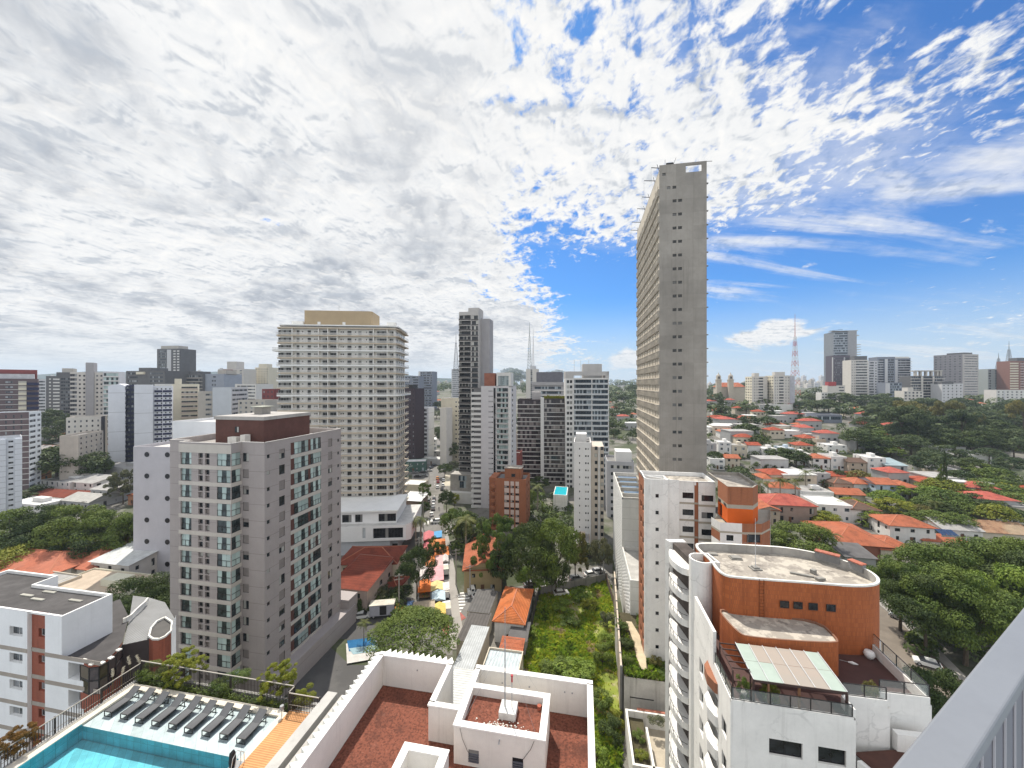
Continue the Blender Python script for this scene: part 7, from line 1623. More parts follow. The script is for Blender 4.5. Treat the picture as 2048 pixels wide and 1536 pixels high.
wall_thing('white_wall', 'long thin cream wall between the weedy lot and the garden', G(1240, 1445) + Vector((.2, 0, 0)), G(1229, 1218), 9.3, M('cream_wall', (.56, .47, .38), .85, .12, .5, .5), .3)
wall_thing('board_fence', 'leaning brown board fence at the far right corner of the weedy lot', G(1212, 1164), G(1229, 1218), 2.4, M('board_brown', (.17, .12, .09), .9, .3, 1, .3), .12, 'fence')
gt = Bld('garden_terrace', 'raised garden terrace on a stained white retaining wall beside the lot', 'garden terrace', 18.3, 62.0, GA)
RW = M('stained_wall', (.50, .48, .44), .9, .22, .35, .75)
gt.wall('retaining_wall', RW, (0, 0), (9, 0), 0, 8.3); gt.wall('retaining_wall', None, (9, 0), (9, 18), 0, 8.3); gt.wall('retaining_wall', None, (0, 18), (0, 0), 0, 8.3)
gt.mesh('soil', M('soil', (.075, .065, .035), .95, .3, .6)).face([(0, 0, 8.25), (9, 0, 8.25), (9, 18, 8.25), (0, 18, 8.25)])
gt.mesh('slot', M('slot_dark', (.05, .05, .05), .9)).box(.9, 4.6, -.04, .0, 5.0, 5.16)
gt.mesh('path', M('path_cream', (.50, .42, .29), .85, .15, .8)).prism([(3.0, 2.2), (3.8, 2.0), (4.2, 5), (4.0, 11), (3.0, 15), (1.9, 15), (2.6, 9), (2.6, 5)], 8.25, 8.33)
gt.done()
pb = Bld('walled_patio', 'low white walled patio with hedges at the foot of the orange building', 'patio', 16.2, 51.0, GA)
for q in ((0, .3, 0, 9), (.3, 6.4, 8.7, 9), (2.6, 2.9, 0, 6.2), (.3, 6.4, 0, .3)): pb.mesh('wall', WHITE2).box(*q, 0, 4.9)
pb.mesh('paving', M('patio_stone', (.42, .37, .29), .85, .15, .8)).box(2.95, 6.4, .3, 8.7, 0, 2.6); pb.mesh('soil', MATS['soil']).box(.32, 2.58, .32, 8.68, 0, 3.9)
pb.mesh('tile_edge', M('patio_tile', (.38, .15, .10), .85)).box(1.8, 6.4, 9.0, 9.4, 4.3, 5.0)
pb.done()

# ================================================================== VEHICLES
CARM = {}
def paint(nm, c):
    if nm not in CARM:
        mm, t_, b_ = newmat('car_' + nm); b_.inputs['Base Color'].default_value = rgb(c); b_.inputs['Roughness'].default_value = .28; b_.inputs['Specular IOR Level'].default_value = .6; CARM[nm] = mm
    return CARM[nm]
TYRE = M('tyre', (.02, .02, .02), .8); RIM = M('rim', (.4, .4, .41), .35); LAMP = M('headlight', (.6, .6, .58), .2); RLAMP = M('tail_light', (.35, .02, .02), .3); CGL = M('car_glass', (.02, .022, .025), .08, .1, 2, 0, 0, 0, .8)
CARMESH = {}
def car_meshes(nm, c):
    if nm in CARMESH: return CARMESH[nm]
    pr = [(-2.05, .35), (-2.1, .62), (-1.95, .9), (-1.2, 1.0), (1.35, .98), (1.9, .86), (2.05, .62), (2.0, .34)]     # side outline, x forward
    m = MB(); hw = .84
    for s in (-1, 1): m.face([(x, s * hw, z) for x, z in (pr if s > 0 else reversed(pr))])
    for a, b in zip(pr, pr[1:] + pr[:1]): m.face([(a[0], -hw, a[1]), (b[0], -hw, b[1]), (b[0], hw, b[1]), (a[0], hw, a[1])])
    m.box(-1.25, .35, -.62, .62, 1.40, 1.46); body = m.mesh('body', paint(nm, c))
    g_ = MB(); lo = [(-1.75, .80), (1.15, .80), (1.15, -.80), (-1.75, -.80)]; hi = [(-1.25, .62), (.38, .62), (.38, -.62), (-1.25, -.62)]
    for i in range(4): j = (i + 1) % 4; g_.face([(*lo[i], .98), (*lo[j], .98), (*hi[j], 1.41), (*hi[i], 1.41)])
    gl_ = g_.mesh('windows', CGL)
    w_ = MB(); w_.tube([(0, -.1, 0), (0, .1, 0)], [.32, .32], 14); w_.tube([(0, -.11, 0), (0, .11, 0)], [.18, .18], 10, 1); wh = w_.mesh('wheel', [TYRE, RIM])
    h_ = MB(); h_.box(-.03, .03, -.2, .2, -.07, .07); hl = h_.mesh('headlight', LAMP); tl = h_.mesh('tail_light', RLAMP)
    CARMESH[nm] = (body, gl_, wh, hl, tl); return CARMESH[nm]
CC = {'white': (.72, .72, .70), 'silver': (.45, .46, .47), 'grey': (.16, .165, .17), 'black': (.018, .018, .02), 'red': (.32, .03, .03), 'blue': (.04, .09, .2), 'beige': (.42, .38, .3), 'orange': (.62, .22, .02)}
def car(px, py, ang, colr, label, group=None, parts=True, s=1.0, name='parked_car'):
    p = G(px, py); b_, g_, w_, h_, tl = car_meshes(colr, CC[colr])
    t = thing(name, label, 'car', (p.x, p.y, p.z + .03), R(ang), group, (s, s, s))
    put('body', b_, t); put('windows', g_, t)
    for x in (-1.3, 1.3):
        for y in (-.78, .78): put('wheel', w_, t, (x, y, .32))
    if parts:
        for y in (-.6, .6): put('headlight', h_, t, (2.0, y, .68)); put('tail_light', tl, t, (-2.06, y, .72))
    return t
ST = 101.5
AV = 'cars in the traffic of the distant avenue'
car(872, 1046, 195, 'white', 'white van-like car turning at the far zebra crossing', s=1.15)
for px, py, c, l in ((868, 1000, 'black', 'black car topmost in the kerbside row beyond the zebra crossing'), (867, 1006.5, 'silver', 'silver car second in the kerbside row beyond the zebra crossing'), (866.5, 1013, 'white', 'white car in the middle of the kerbside row beyond the zebra crossing'), (866, 1019, 'grey', 'grey car just above the nearest one in the kerbside row'), (863, 1031, 'white', 'white car nearest the zebra crossing in the kerbside row'), (857, 1004, 'grey', 'dark grey car on the left inner side of the kerbside row')): car(px, py, ST, c, l, 'cars parked along the market street kerb')
for i, (px, py, a, c) in enumerate(((829, 947, 20, 'grey'), (846, 946, 15, 'black'), (849, 954, 10, 'grey'), (845, 940, 25, 'silver'), (861, 937, 60, 'grey'), (869, 932, 10, 'black'), (835, 955, 10, 'black'), (858, 943, 30, 'silver'), (875, 958, ST, 'orange'), (876, 965, ST, 'red'), (875, 976, ST, 'white'), (887, 962, ST, 'silver'), (886, 972, ST, 'white'), (884, 980, ST, 'black'))):
    car(px, py, a, c, '%s car %s' % (c, ('in the car park by the green-fronted shop', 'on the wide street below the filling station canopy')[i > 7]) if c not in ('x',) else '', ('cars standing in the car park at the avenue corner', 'cars on the wide street below the canopy')[i > 7], False)
for px, py, c in ((892, 907, 'white'), (896, 911, 'grey'), (901, 910, 'silver'), (905, 915, 'white'), (890, 901, 'black'), (893, 895, 'red'), (884, 887, 'white'), (880, 880, 'grey'), (900, 918, 'grey'), (888, 894, 'silver'), (877, 912, 'white')): car(px, py, 110, c, 'small car queueing between the tree lines of the distant avenue', AV, False)
for px, py in ((1606, 826), (1612, 832), (1600, 818), (1603, 812), (1616, 836), (1598, 808)): car(px, py, 100, rnd.choice(['white', 'grey', 'silver']), 'tiny car on the far avenue between dark trees', 'cars on the far avenue between dark trees', False)
for px, py, a, c, l in ((960, 1196, 30, 'white', 'white car stopped by the near zebra crossing below the flatbed truck'), (1104, 1176, 18, 'white', 'white car parked under the bright green round tree'), (1152, 1160, 16, 'grey', 'dark grey car parked behind the concrete panel wall, between two white ones'), (1182, 1152, 16, 'white', 'white car parked behind the right end of the concrete panel wall'), (1196, 1146, 16, 'silver', 'silver car at the corner beside the lattice building'), (1062, 1172, 18, 'grey', 'grey car in the shade behind the orange hip-roofed house'), (1122, 1190, 12, 'white', 'white car half inside the weedy lot'), (724, 1236, 12, 'white', 'white car parked in the shaded street by the box truck'), (1855, 1332, 145, 'white', 'white car with a black bonnet parked by the curved kerb of the right road'), (1802, 1240, 120, 'silver', 'silver car in the shade of the big trees at the right road'), (820, 1217, ST, 'blue', 'pale blue car beside the tan market awning')): car(px, py, a, c, l)
def truck(px, py, ang, label, cab, box=None, bw=2.2, bl=5.0, bh=2.3, name='truck'):
    p = G(px, py); t = thing(name, label, 'truck', (p.x, p.y, p.z + .03), R(ang))
    m = MB(); m.box(bl / 2 + .1, bl / 2 + 1.1, -1, 1, .5, 2.1); m.box(bl / 2 + 1.1, bl / 2 + 1.9, -.95, .95, .5, 1.35); m.build('cab', cab, t)
    m = MB(); m.face([(bl / 2 + 1.12, -.9, 1.36), (bl / 2 + 1.12, .9, 1.36), (bl / 2 + 1.11, .85, 2.0), (bl / 2 + 1.11, -.85, 2.0)]); m.box(bl / 2 + .35, bl / 2 + .95, -1.01, 1.01, 1.4, 1.95); m.build('windscreen', CGL, t)
    m = MB(); m.box(-bl / 2, bl / 2 + 1.2, -.5, .5, .45, .7); m.build('chassis', DARKM, t)
    if box:
        m = MB(); m.box(-bl / 2, bl / 2, -bw / 2, bw / 2, .7, .7 + bh); m.build('box_body', box, t)
        m = MB(); m.box(-bl / 2 - .1, bl / 2 + .1, -bw / 2 - .1, bw / 2 + .1, .7 + bh, .78 + bh); m.build('box_roof', M('kiosk_roof', (.55, .52, .44), .8, .2, .8, .3), t)
        m = MB(); m.box(-bl * .08, bl * .2, -bw / 2 - .03, -bw / 2 - .004, .9, .5 + bh); m.build('side_door', DARKM, t)
    else:
        m = MB(); m.box(-bl / 2, bl / 2, -1.05, 1.05, .72, .85)
        m.build('flatbed', GREYM, t); m = MB(); m.box(-bl / 2, bl / 2, -1.07, -1.0, .85, 1.3); m.box(-bl / 2, bl / 2, 1.0, 1.07, .85, 1.3); m.box(-bl / 2 - .05, -bl / 2, -1.07, 1.07, .85, 1.3); m.build('side_board', M('side_board', (.5, .5, .5), .6), t)
    wh = car_meshes('white', CC['white'])[2]
    for x in (-bl / 2 + .9, bl / 2 + .9):
        for y in (-.85, .85): put('wheel', wh, t, (x, y, .4), 0, (1.2, 1.3, 1.2))
    return t
truck(968, 1186, 195, 'white flatbed truck parked at the street corner by the yellow house', paint('white', CC['white']))
truck(765, 1232, 8, 'pale box truck with an orange cab in the shaded front street', paint('orange', (.55, .26, .02)), M('kiosk_side', (.42, .42, .47), .7, .1, 1), 2.3, 5.6, 2.5)
for px, py, l in ((890, 1130, 'white van beside the pink and white striped awning'), (890, 1150, 'white van beside the long pink awning'), (890, 1196, 'white van beside the pale blue awning'), (893, 1230, 'grey-white van behind the nearest yellow awning')): truck(px, py, ST, l, paint('white', CC['white']), paint('white', CC['white']), 1.9, 2.6, 1.5, 'delivery_van')
# ================================================================== STREET MARKET
def stall(px0, px1, py0, py1, c, label, kind='gable', stripe=None):
    z = 2.7; a, b, cc = G((px0 + px1) / 2, (py0 + py1) / 2, z), G((px0 + px1) / 2, py0, z), G((px0 + px1) / 2, py1, z)
    w_, d = (px1 - px0) / F * a.y * 1.12, (b.y - cc.y) * 1.05; t = thing('market_stall', label, 'market stall', (a.x, a.y, 0.03), R(11.5), 'street market stalls')
    mm = ribbed('awning_' + '%02d%02d%02d' % tuple(int(x * 99) for x in c) + ('s' if stripe else ''), c, .8 if not stripe else .5, 1, .7, .25, .15 if not stripe else .75)
    m = MB(); x, y = w_ / 2, d / 2
    if kind == 'gable':
        m.face([(-x, -y, 2.3), (0, -y, 2.95), (0, y, 2.95), (-x, y, 2.3)]); m.face([(0, -y, 2.95), (x, -y, 2.3), (x, y, 2.3), (0, y, 2.95)])
        for s in (-x, x): m.face([(s, -y, 2.3), (s, y, 2.3), (s, y, 2.0), (s, -y, 2.0)])
        m.face([(-x, -y, 2.3), (x, -y, 2.3), (0, -y, 2.95)]); 
    elif kind == 'hip':
        A_ = (0, 0, 3.2)
        cs = [(-x, -y, 2.3), (x, -y, 2.3), (x, y, 2.3), (-x, y, 2.3)]
        for i in range(4): m.face([cs[i], cs[(i + 1) % 4], A_])
    else:
        m.face([(-x, -y, 2.35), (x, -y, 2.55), (x, y, 2.6), (-x, y, 2.4)]); m.face([(-x, -y, 2.35), (x, -y, 2.55), (x, -y, 2.25), (-x, -y, 2.1)])
    m.build('awning', mm, t); pm = MB(); pm.box(-.03, .03, -.03, .03, 0, 2.32); me = pm.mesh('post', ALU)
    for sx_ in (-1, 1):
        for sy in (-1, 1): put('post', me, t, (sx_ * (x - .1), sy * (y - .1), 0))
    m = MB(); m.box(-x + .3, x - .3, -y + .3, y - .4, .75, .82); m.build('table', M('stall_table', (.3, .2, .12), .8), t)
    m = MB()
    for k in range(14): gx, gy = rnd.uniform(-x + .4, x - .5), rnd.uniform(-y + .4, y - .6); m.box(gx, gx + .3, gy, gy + .3, .82, .95, k % 3)
    m.build('produce', [M('prod_green', (.12, .22, .03)), M('prod_orange', (.5, .2, .02)), M('prod_red', (.4, .04, .03))], t)
PK, ORG, YEL, WHT, PBL, TANC = (.62, .16, .18), (.68, .20, .045), (.70, .50, .12), (.66, .60, .58), (.52, .64, .70), (.46, .37, .26)
for q in ((848, 867, 1062, 1078, PK, 'pink market awning nearest the far zebra crossing', 'gable', 1), (869, 883, 1061, 1073, (.05, .28, .55), 'blue tarpaulin stall beside the far pink awning', 'flat'), (861, 889, 1076, 1091, ORG, 'orange peaked awning next to the far pink one', 'hip'), (871, 896, 1091, 1108, ORG, 'orange peaked awning, second down the street', 'hip'),
          (872, 885, 1109, 1131, (.66, .40, .40), 'pink and white striped awning in the middle of the market', 'flat', 1), (885, 896, 1109, 1121, WHT, 'small white awning beside the striped one', 'gable'), (856, 885, 1131, 1159, (.62, .30, .32), 'long pink awning in the middle of the market', 'flat'), (838, 861, 1159, 1181, (.70, .17, .02), 'bright orange awning on the left of the pale yellow one', 'gable'),
          (862, 886, 1162, 1178, (.72, .58, .25), 'pale yellow awning above the pale blue one', 'gable'), (865, 889, 1180, 1198, PBL, 'pale blue awning between two yellow ones', 'gable'), (828, 867, 1200, 1224, TANC, 'wide flat tan awning beside the rain tree', 'flat', 1), (868, 890, 1205, 1226, YEL, 'bright yellow awning nearest the rain tree', 'gable'),
          (840, 855, 1134, 1157, WHT, 'white awning left of the long pink one', 'gable'), (846, 861, 1085, 1104, PK, 'small pink awning left of the orange peaked ones', 'gable'), (852, 869, 1108, 1128, ORG, 'orange awning left of the pink and white striped one', 'hip'), (886, 898, 1163, 1178, WHT, 'small white awning right of the pale yellow one', 'flat')): stall(*q)
# poles
def pole(px, pyb, pyt, label, arms=2):
    p = G(px, pyb); h = (pyb - pyt) / F * p.y; t = thing('utility_pole', label, 'utility pole', p, R(20)); m = MB(); m.tube([(0, 0, 0), (0, 0, h)], [.19, .13], 8); m.build('shaft', M('pole_concrete', (.36, .34, .31), .9, .1, 1), t)
    for k in range(arms): m = MB(); m.box(-1.1, 1.1, -.06, .06, h - .5 - .9 * k, h - .38 - .9 * k); [m.cyl(x, 0, h - .38 - .9 * k, h - .2 - .9 * k, .06, 6) for x in (-1, -.4, .4, 1)]; m.build('crossarm', M('crossarm', (.22, .2, .18), .9), t)
    return h
pole(838, 1192, 1075, 'tall concrete pole in front of the dark round street tree'); pole(798, 1222, 1148, 'concrete pole beside the orange truck cab'); pole(846, 1052, 985, 'concrete pole with crossarms at the left kerb near the far zebra crossing'); pole(912, 1170, 1098, 'concrete pole beside the yellow house'); pole(940, 1190, 1130, 'short concrete pole at the yellow house corner', 1); pole(166, 1062, 1002, 'pole standing in front of the silvery curved roof', 1); pole(1207, 1160, 1122, 'thin pole at the corner of the lattice building', 1); pole(858, 975, 940, 'thin pole by the wide street below the canopy', 1)
t = thing('street_lamp', 'twin-armed street lamp in the car park by the green-fronted shop', 'street lamp', G(815, 968)); m = MB(); m.tube([(0, 0, 0), (0, 0, 9)], [.12, .08], 6); m.build('shaft', GREYM, t)
for s in (-1, 1): m = MB(); m.tube([(0, 0, 8.6), (s * 1.4, 0, 9.8), (s * 2.4, 0, 10.0)], .06, 5); m.box(s * 2.4 - .35, s * 2.4 + .35, -.12, .12, 9.95, 10.1); m.build('lamp_arm', ALU, t)
def cable(a, b, sag, n, lab):
    t = thing('overhead_cable', lab, 'cable', a, 0, 'overhead cables along the market street'); m = MB(); d = b - a
    for q in range(n): o = Vector((0, 0, -.35 * q)); m.tube([d * (i / 8) + o - Vector((0, 0, sag * 4 * (i / 8) * (1 - i / 8))) for i in range(9)], .03, 4)
    m.build('wire', DARKM, t)
def top(px, pyb, pyt): p = G(px, pyb); return Vector((p.x, p.y, p.z + (pyb - pyt) / F * p.y - .5))
q1, q2, q3, q4, q5, q6 = top(838, 1192, 1075), top(798, 1222, 1148), top(846, 1052, 985), top(912, 1170, 1098), top(940, 1190, 1130), top(1207, 1160, 1122)
for a, b, l in ((q1, q2, 'cables from the tall concrete pole to the pole by the orange truck cab'), (q1, q3, 'cables running up the market street to the far zebra crossing pole'), (q4, q5, 'cables between the two poles at the yellow house'), (q1, q4, 'cables crossing above the market awnings'), (q5, q6, 'long cables above the side street to the lattice building corner')): cable(a, b, .9, 3, l)
# small pool by the slim white tower
p = P(1120, 990, 168); t = thing('raised_pool', 'raised turquoise pool with white rim beside the slim white tower', 'pool', (p.x - 3, p.y, 0), R(GA)); m = MB(); m.box(0, 6, 0, .3, 0, p.z + .2); m.box(0, .3, .3, 14, 0, p.z + .2); m.box(5.7, 6, .3, 14, 0, p.z + .2); m.box(.3, 5.7, 13.7, 14, 0, p.z + .2); m.build('rim', WHITE2, t); m = MB(); m.face([(.3, .3, p.z), (5.7, .3, p.z), (5.7, 13.7, p.z), (.3, 13.7, p.z)]); m.build('water', M('turq', (.02, .42, .50), .1, .1), t)
p = G(872, 1018); t = thing('person', 'pedestrian in dark clothes walking up the market street beyond the zebra crossing', 'person', G(878, 1021)); m = MB(); m.tube([(-.09, 0, .02), (-.09, .02, .45), (-.06, 0, .85)], [.055, .06, .085], 8); m.tube([(.09, .12, .02), (.09, .08, .45), (.06, 0, .85)], [.055, .06, .085], 8); m.tube([(0, 0, .82), (0, 0, 1.1), (0, 0, 1.38), (0, 0, 1.45), (0, 0, 1.5)], [.15, .14, .19, .08, .055], 10); m.tube([(-.2, 0, 1.36), (-.26, -.05, 1.08), (-.24, .06, .84)], [.05, .045, .03], 6); m.tube([(.2, 0, 1.36), (.26, .05, 1.08), (.24, .12, .84)], [.05, .045, .03], 6); m.tube([(0, 0, 1.46), (0, 0, 1.52), (0, .01, 1.62), (0, 0, 1.7), (0, 0, 1.73)], [.05, .08, .1, .08, .02], 10); m.build('body', M('dark_clothes', (.05, .05, .07), .9), t, smooth=True)

# ================================================================== TREES
LD = leafmat('leaf_dark', (.028, .052, .018), (.068, .105, .030)); LM = leafmat('leaf_mid', (.048, .090, .019), (.128, .188, .039)); LY = leafmat('leaf_yellow', (.120, .168, .018), (.228, .252, .034)); LO = leafmat('leaf_olive', (.089, .098, .033), (.188, .180, .057)); LB = leafmat('leaf_bright', (.068, .135, .020), (.190, .277, .044)); LG_ = leafmat('leaf_grey', (.068, .083, .053), (.128, .143, .083)); LX = leafmat('leaf_far', (.034, .061, .030), (.082, .120, .050))
LDR = leafmat('leaf_rust', (.13, .085, .02), (.2, .11, .03))
BARK = M('bark', (.11, .085, .06), .95, .3, 3); BARKP = M('bark_pale', (.30, .26, .21), .9, .2, 2)
TREE = {}
def crown_mesh(kind, mat, n, leaf, seed):
    r = random.Random(seed); m = MB(); bl = []
    if kind == 'broad':
        for k in range(46):
            a, t_ = r.random() * 6.283, r.random(); ph = math.acos(1 - 1.62 * t_); rr = r.uniform(.72, 1.0)
            bl.append((3.8 * math.sin(ph) * math.cos(a) * rr, 3.8 * math.sin(ph) * math.sin(a) * rr, 5.5 + 3.3 * math.cos(ph) * rr, r.uniform(.75, 1.35)))
    elif kind == 'umbrella':
        for k in range(95):
            a, rr = k * 2.4, math.sqrt((k + .5) / 95) * 4.3; bl.append((rr * math.cos(a), rr * math.sin(a), 8.9 - .19 * rr * rr + r.uniform(-.35, .25), r.uniform(.6, .95)))
    elif kind == 'sparse':
        n = int(n * 1.5)
        for k in range(75):
            a, rr = r.random() * 6.283, math.sqrt(r.uniform(.05, 1)) * 4.2; bl.append((rr * math.cos(a), rr * math.sin(a), r.uniform(3.6, 9.4) - .06 * rr * rr, r.uniform(.35, .8)))
    elif kind == 'tall':
        for k in range(20):
            a, rr = r.random() * 6.283, r.uniform(.2, 1) * 3.6; bl.append((rr * math.cos(a), rr * math.sin(a), r.uniform(6.3, 9.5) - .05 * rr * rr, r.uniform(.8, 1.4)))
    elif kind == 'cone':
        for k in range(40):
            z = r.uniform(.8, 9.8); a = r.random() * 6.283; rr = (10.2 - z) * .40 * r.uniform(.5, 1); bl.append((rr * math.cos(a), rr * math.sin(a), z, .35 + (10 - z) * .075))
    elif kind == 'shrub':
        for k in range(18):
            a, rr = r.random() * 6.283, math.sqrt(r.random()) * 3.8; bl.append((rr * math.cos(a), rr * math.sin(a), r.uniform(1.5, 8.2) - .2 * rr * rr * .6, r.uniform(1.0, 1.8)))
    flat = .6 if kind in ('umbrella', 'broad') else .85
    tot = sum(b[3] ** 2 for b in bl)
    for b in bl:
        for _ in range(int(n * b[3] ** 2 / tot)):
            u = r.uniform(-.75, 1); a = r.random() * 6.283; s = math.sqrt(1 - u * u); d = Vector((s * math.cos(a), s * math.sin(a), u)); q = r.uniform(.72, 1.08)
            c = Vector((b[0] + d.x * b[3] * q, b[1] + d.y * b[3] * q, b[2] + d.z * b[3] * q * flat))
            nn = (d + Vector((r.uniform(-.7, .7), r.uniform(-.7, .7), r.uniform(-.2, .9)))).normalized()
            e1 = nn.cross(Vector((r.uniform(-1, 1), r.uniform(-1, 1), .3))).normalized(); e2 = nn.cross(e1); l = leaf * r.uniform(.6, 1.25); w_ = l * r.uniform(.4, .65); dr = Vector((0, 0, -l * .22))
            m.face([c - e1 * l + dr, c - e2 * w_, c + e1 * l + dr, c + e2 * w_])
    return m.mesh('crown', mat), bl
def trunk_mesh(kind, bl, mat, seed):
    r = random.Random(seed); m = MB(); zf = {'broad': 3.2, 'umbrella': 5.2, 'sparse': 3.2, 'tall': 6.2, 'cone': 9, 'shrub': 1.2}[kind]
    m.tube([(0, 0, -1), (.05, .04, zf * .5), (0, .08, zf), ] + ([(.1, 0, zf + 1.6)] if kind != 'cone' else []), [.24, .18, .14] + ([.08] if kind != 'cone' else []), 7)
    if kind != 'cone':
        for b in sorted(bl, key=lambda q: r.random())[:9]: m.tube([(0, .05, zf * r.uniform(.72, 1)), (b[0] * .45, b[1] * .45, zf + (b[2] - zf) * .35), (b[0] * .92, b[1] * .92, b[2])], [.085, .055, .02], 5)
    return m.mesh('trunk', mat)
def tree_set(kind, mat, n, leaf, seed, bark=None):
    k = (kind, mat.name, n, seed)
    if k not in TREE: c, bl = crown_mesh(kind, mat, n, leaf, seed); TREE[k] = (c, trunk_mesh(kind, bl, bark or BARK, seed))
    return TREE[k]
NT_ = [0]
def tree(kind, px, pyb, pyt, wpx, mat, label, group=None, q=1, base=None, bark=None, name='tree', cat='tree', pos=None, hw=None):
    NT_[0] += 1; p = pos if pos is not None else G(px, pyb, base)
    if hw: h, w_ = hw
    else: h, w_ = (pyb - pyt) / F * p.y, wpx / F * p.y
    n, leaf = {0: (1100, .46), 1: (3600, .26), 2: (11000, .15), 3: (20000, .115)}[q]
    c, tr_ = tree_set(kind, mat, n, leaf, NT_[0] % (3 if q < 2 else 2), bark)
    sxy = w_ / 9.4; sz = h / 9.7; t = thing(name, label, cat, p, rnd.random() * 6.28, group, (sxy, sxy * rnd.uniform(.88, 1.12), sz))
    put('crown' if cat == 'tree' else 'foliage', c, t); put('trunk' if cat == 'tree' else 'stem', tr_, t); return t
# named trees
tree('umbrella', 828, 1340, 1222, 172, LM, 'big flat-crowned rain tree with a dense dark green canopy behind the folded white parapet', None, 3)
tree('broad', 834, 1196, 1084, 86, LD, 'dark round street tree with a concrete pole in front, left of the market', None, 2)
tree('broad', 272, 1296, 1142, 150, LD, 'big dark tree between the roof terrace house and the taupe tower', None, 3); tree('broad', 318, 1290, 1165, 100, LD, 'dark tree squeezed against the left corner of the taupe tower', None, 2)
GR = 'rounded green trees in front of the lilac tower'
for q in ((22, 1128, 1010, 130, LM, 'bright-topped round tree at the left edge above the salmon roofs'), (92, 1122, 1002, 105, LD, 'dark round tree with a bright top below the silvery shed, second from the left edge'), (148, 1128, 1000, 125, LM, 'tallest round tree below the silvery curved roof'), (212, 1126, 1012, 115, LM, 'round tree below the grey townhouse'), (254, 1126, 1022, 90, LM, 'round tree touching the lilac tower'), (60, 1134, 1046, 110, LD, 'low dark tree behind the yellow-green flat crown'), (175, 1136, 1052, 120, LD, 'low dark tree behind the salmon pitched roof')): tree('broad', *q, GR, 2)
tree('umbrella', 42, 1150, 1084, 118, LY, 'flat yellow-green crown right behind the salmon hip roof', None, 2); tree('umbrella', 222, 1118, 1078, 50, LY, 'small yellow-green crown beside the white corrugated roof', None, 1)
tree('palm' if False else 'sparse', 262, 1110, 1060, 30, LO, 'thin olive tree hanging over the white corrugated roof', None, 1)
for q in (('umbrella', 112, 972, 890, 120, LD, 'wide flat dark tree below the beige block with a blank end'), ('broad', 78, 978, 905, 90, LM, 'round green tree right of the cream three storey house'), ('broad', 175, 968, 898, 80, LD, 'dark tree left of the blank white end wall'), ('broad', 198, 962, 912, 50, LM, 'small green tree at the foot of the blank white end wall'), ('umbrella', 142, 930, 884, 34, LDR, 'small crown turned rusty orange above the wide flat dark tree'), ('sparse', 246, 1008, 938, 60, LG_, 'greyish tree beside the lilac tower edge'), ('broad', 100, 892, 812, 62, LX, 'dark tall tree below the graphite tower'), ('broad', 118, 900, 836, 60, LX, 'dark tree left of the low white block'), ('shrub', 60, 1000, 968, 60, LD, 'low dark bush beside the warehouse'), ('shrub', 25, 1010, 982, 50, LG_, 'grey-green bush at the left edge by the low shed')): tree(*q, None, 1)
tree('sparse', 990, 1178, 1032, 96, LM, 'tall airy olive tree in front of the orange brick tower', None, 2, bark=BARKP); tree('broad', 1004, 1190, 1086, 64, LD, 'dark low tree over the right half of the orange roof at the street corner', None, 1); tree('broad', 1058, 1190, 1040, 110, LD, 'dark leafy tree in the middle of the clump at the street corner', None, 2); tree('broad', 1108, 1184, 1028, 118, LM, 'tallest green tree of the street corner clump', None, 2, bark=BARKP); tree('sparse', 1150, 1160, 1062, 60, LO, 'thin tree in front of the slim white tower', None, 1)
tree('broad', 1068, 1192, 1112, 88, LB, 'bright green round tree behind the lot wall', None, 2); tree('broad', 1112, 1194, 1108, 66, LD, 'dark tree right beside the bright green round one', None, 1); tree('broad', 1202, 1150, 1072, 50, LG_, 'small grey-green tree at the lattice building corner', None, 1)
for q in (('broad', 912, 1092, 1010, 74, LM, 'leafy tree in front of the pergola terrace'), ('broad', 948, 1094, 1022, 80, LD, 'dark tree left of the orange brick tower'), ('broad', 893, 1024, 976, 34, LD, 'dark kerb tree right of the wide street'), ('broad', 909, 1015, 984, 22, LY, 'small yellow-green tree in front of the pergola terrace'), ('sparse', 850, 1010, 965, 28, LM, 'thin tree left of the parked cars row'), ('broad', 847, 1035, 1000, 30, LD, 'dark tree behind the kerbside parked row'), ('broad', 890, 955, 925, 34, LD, 'tree on the plaza island by the wide street'), ('broad', 906, 945, 920, 30, LG_, 'plum-grey tree beside the black banded tower podium'), ('broad', 826, 925, 900, 44, LM, 'bushy tree below the balustraded white house'), ('broad', 905, 905, 832, 60, LX, 'big dark dome-shaped tree on the distant avenue'), ('broad', 900, 925, 878, 40, LX, 'dark tree below the dome-shaped one on the distant avenue'), ('broad', 868, 890, 852, 30, LX, 'dark tree above the balustraded white house'), ('broad', 820, 880, 858, 40, LX, 'dark tree at the foot of the dark purple-brown tower'), ('broad', 1078, 985, 950, 44, LD, 'tree at the foot of the brown banded pair'), ('broad', 1062, 1012, 978, 30, LM, 'small tree between the orange brick tower and the raised pool'), ('shrub', 1180, 1118, 1082, 40, LD, 'bush at the foot of the slim white tower'), ('broad', 868, 1120, 1070, 30, LM, 'small green tree over the orange awnings'), ('broad', 882, 1120, 1085, 24, LD, 'little dark tree at the pavement by the market')): tree(*q, None, 1)
tree('broad', 1606, 1130, 1040, 122, LM, 'wide round tree right of the white and orange building', None, 2); tree('broad', 1562, 1120, 1062, 60, LD, 'dark smaller tree touching the orange corner building', None, 1)
BT_ = 'big trees crowding the right road'
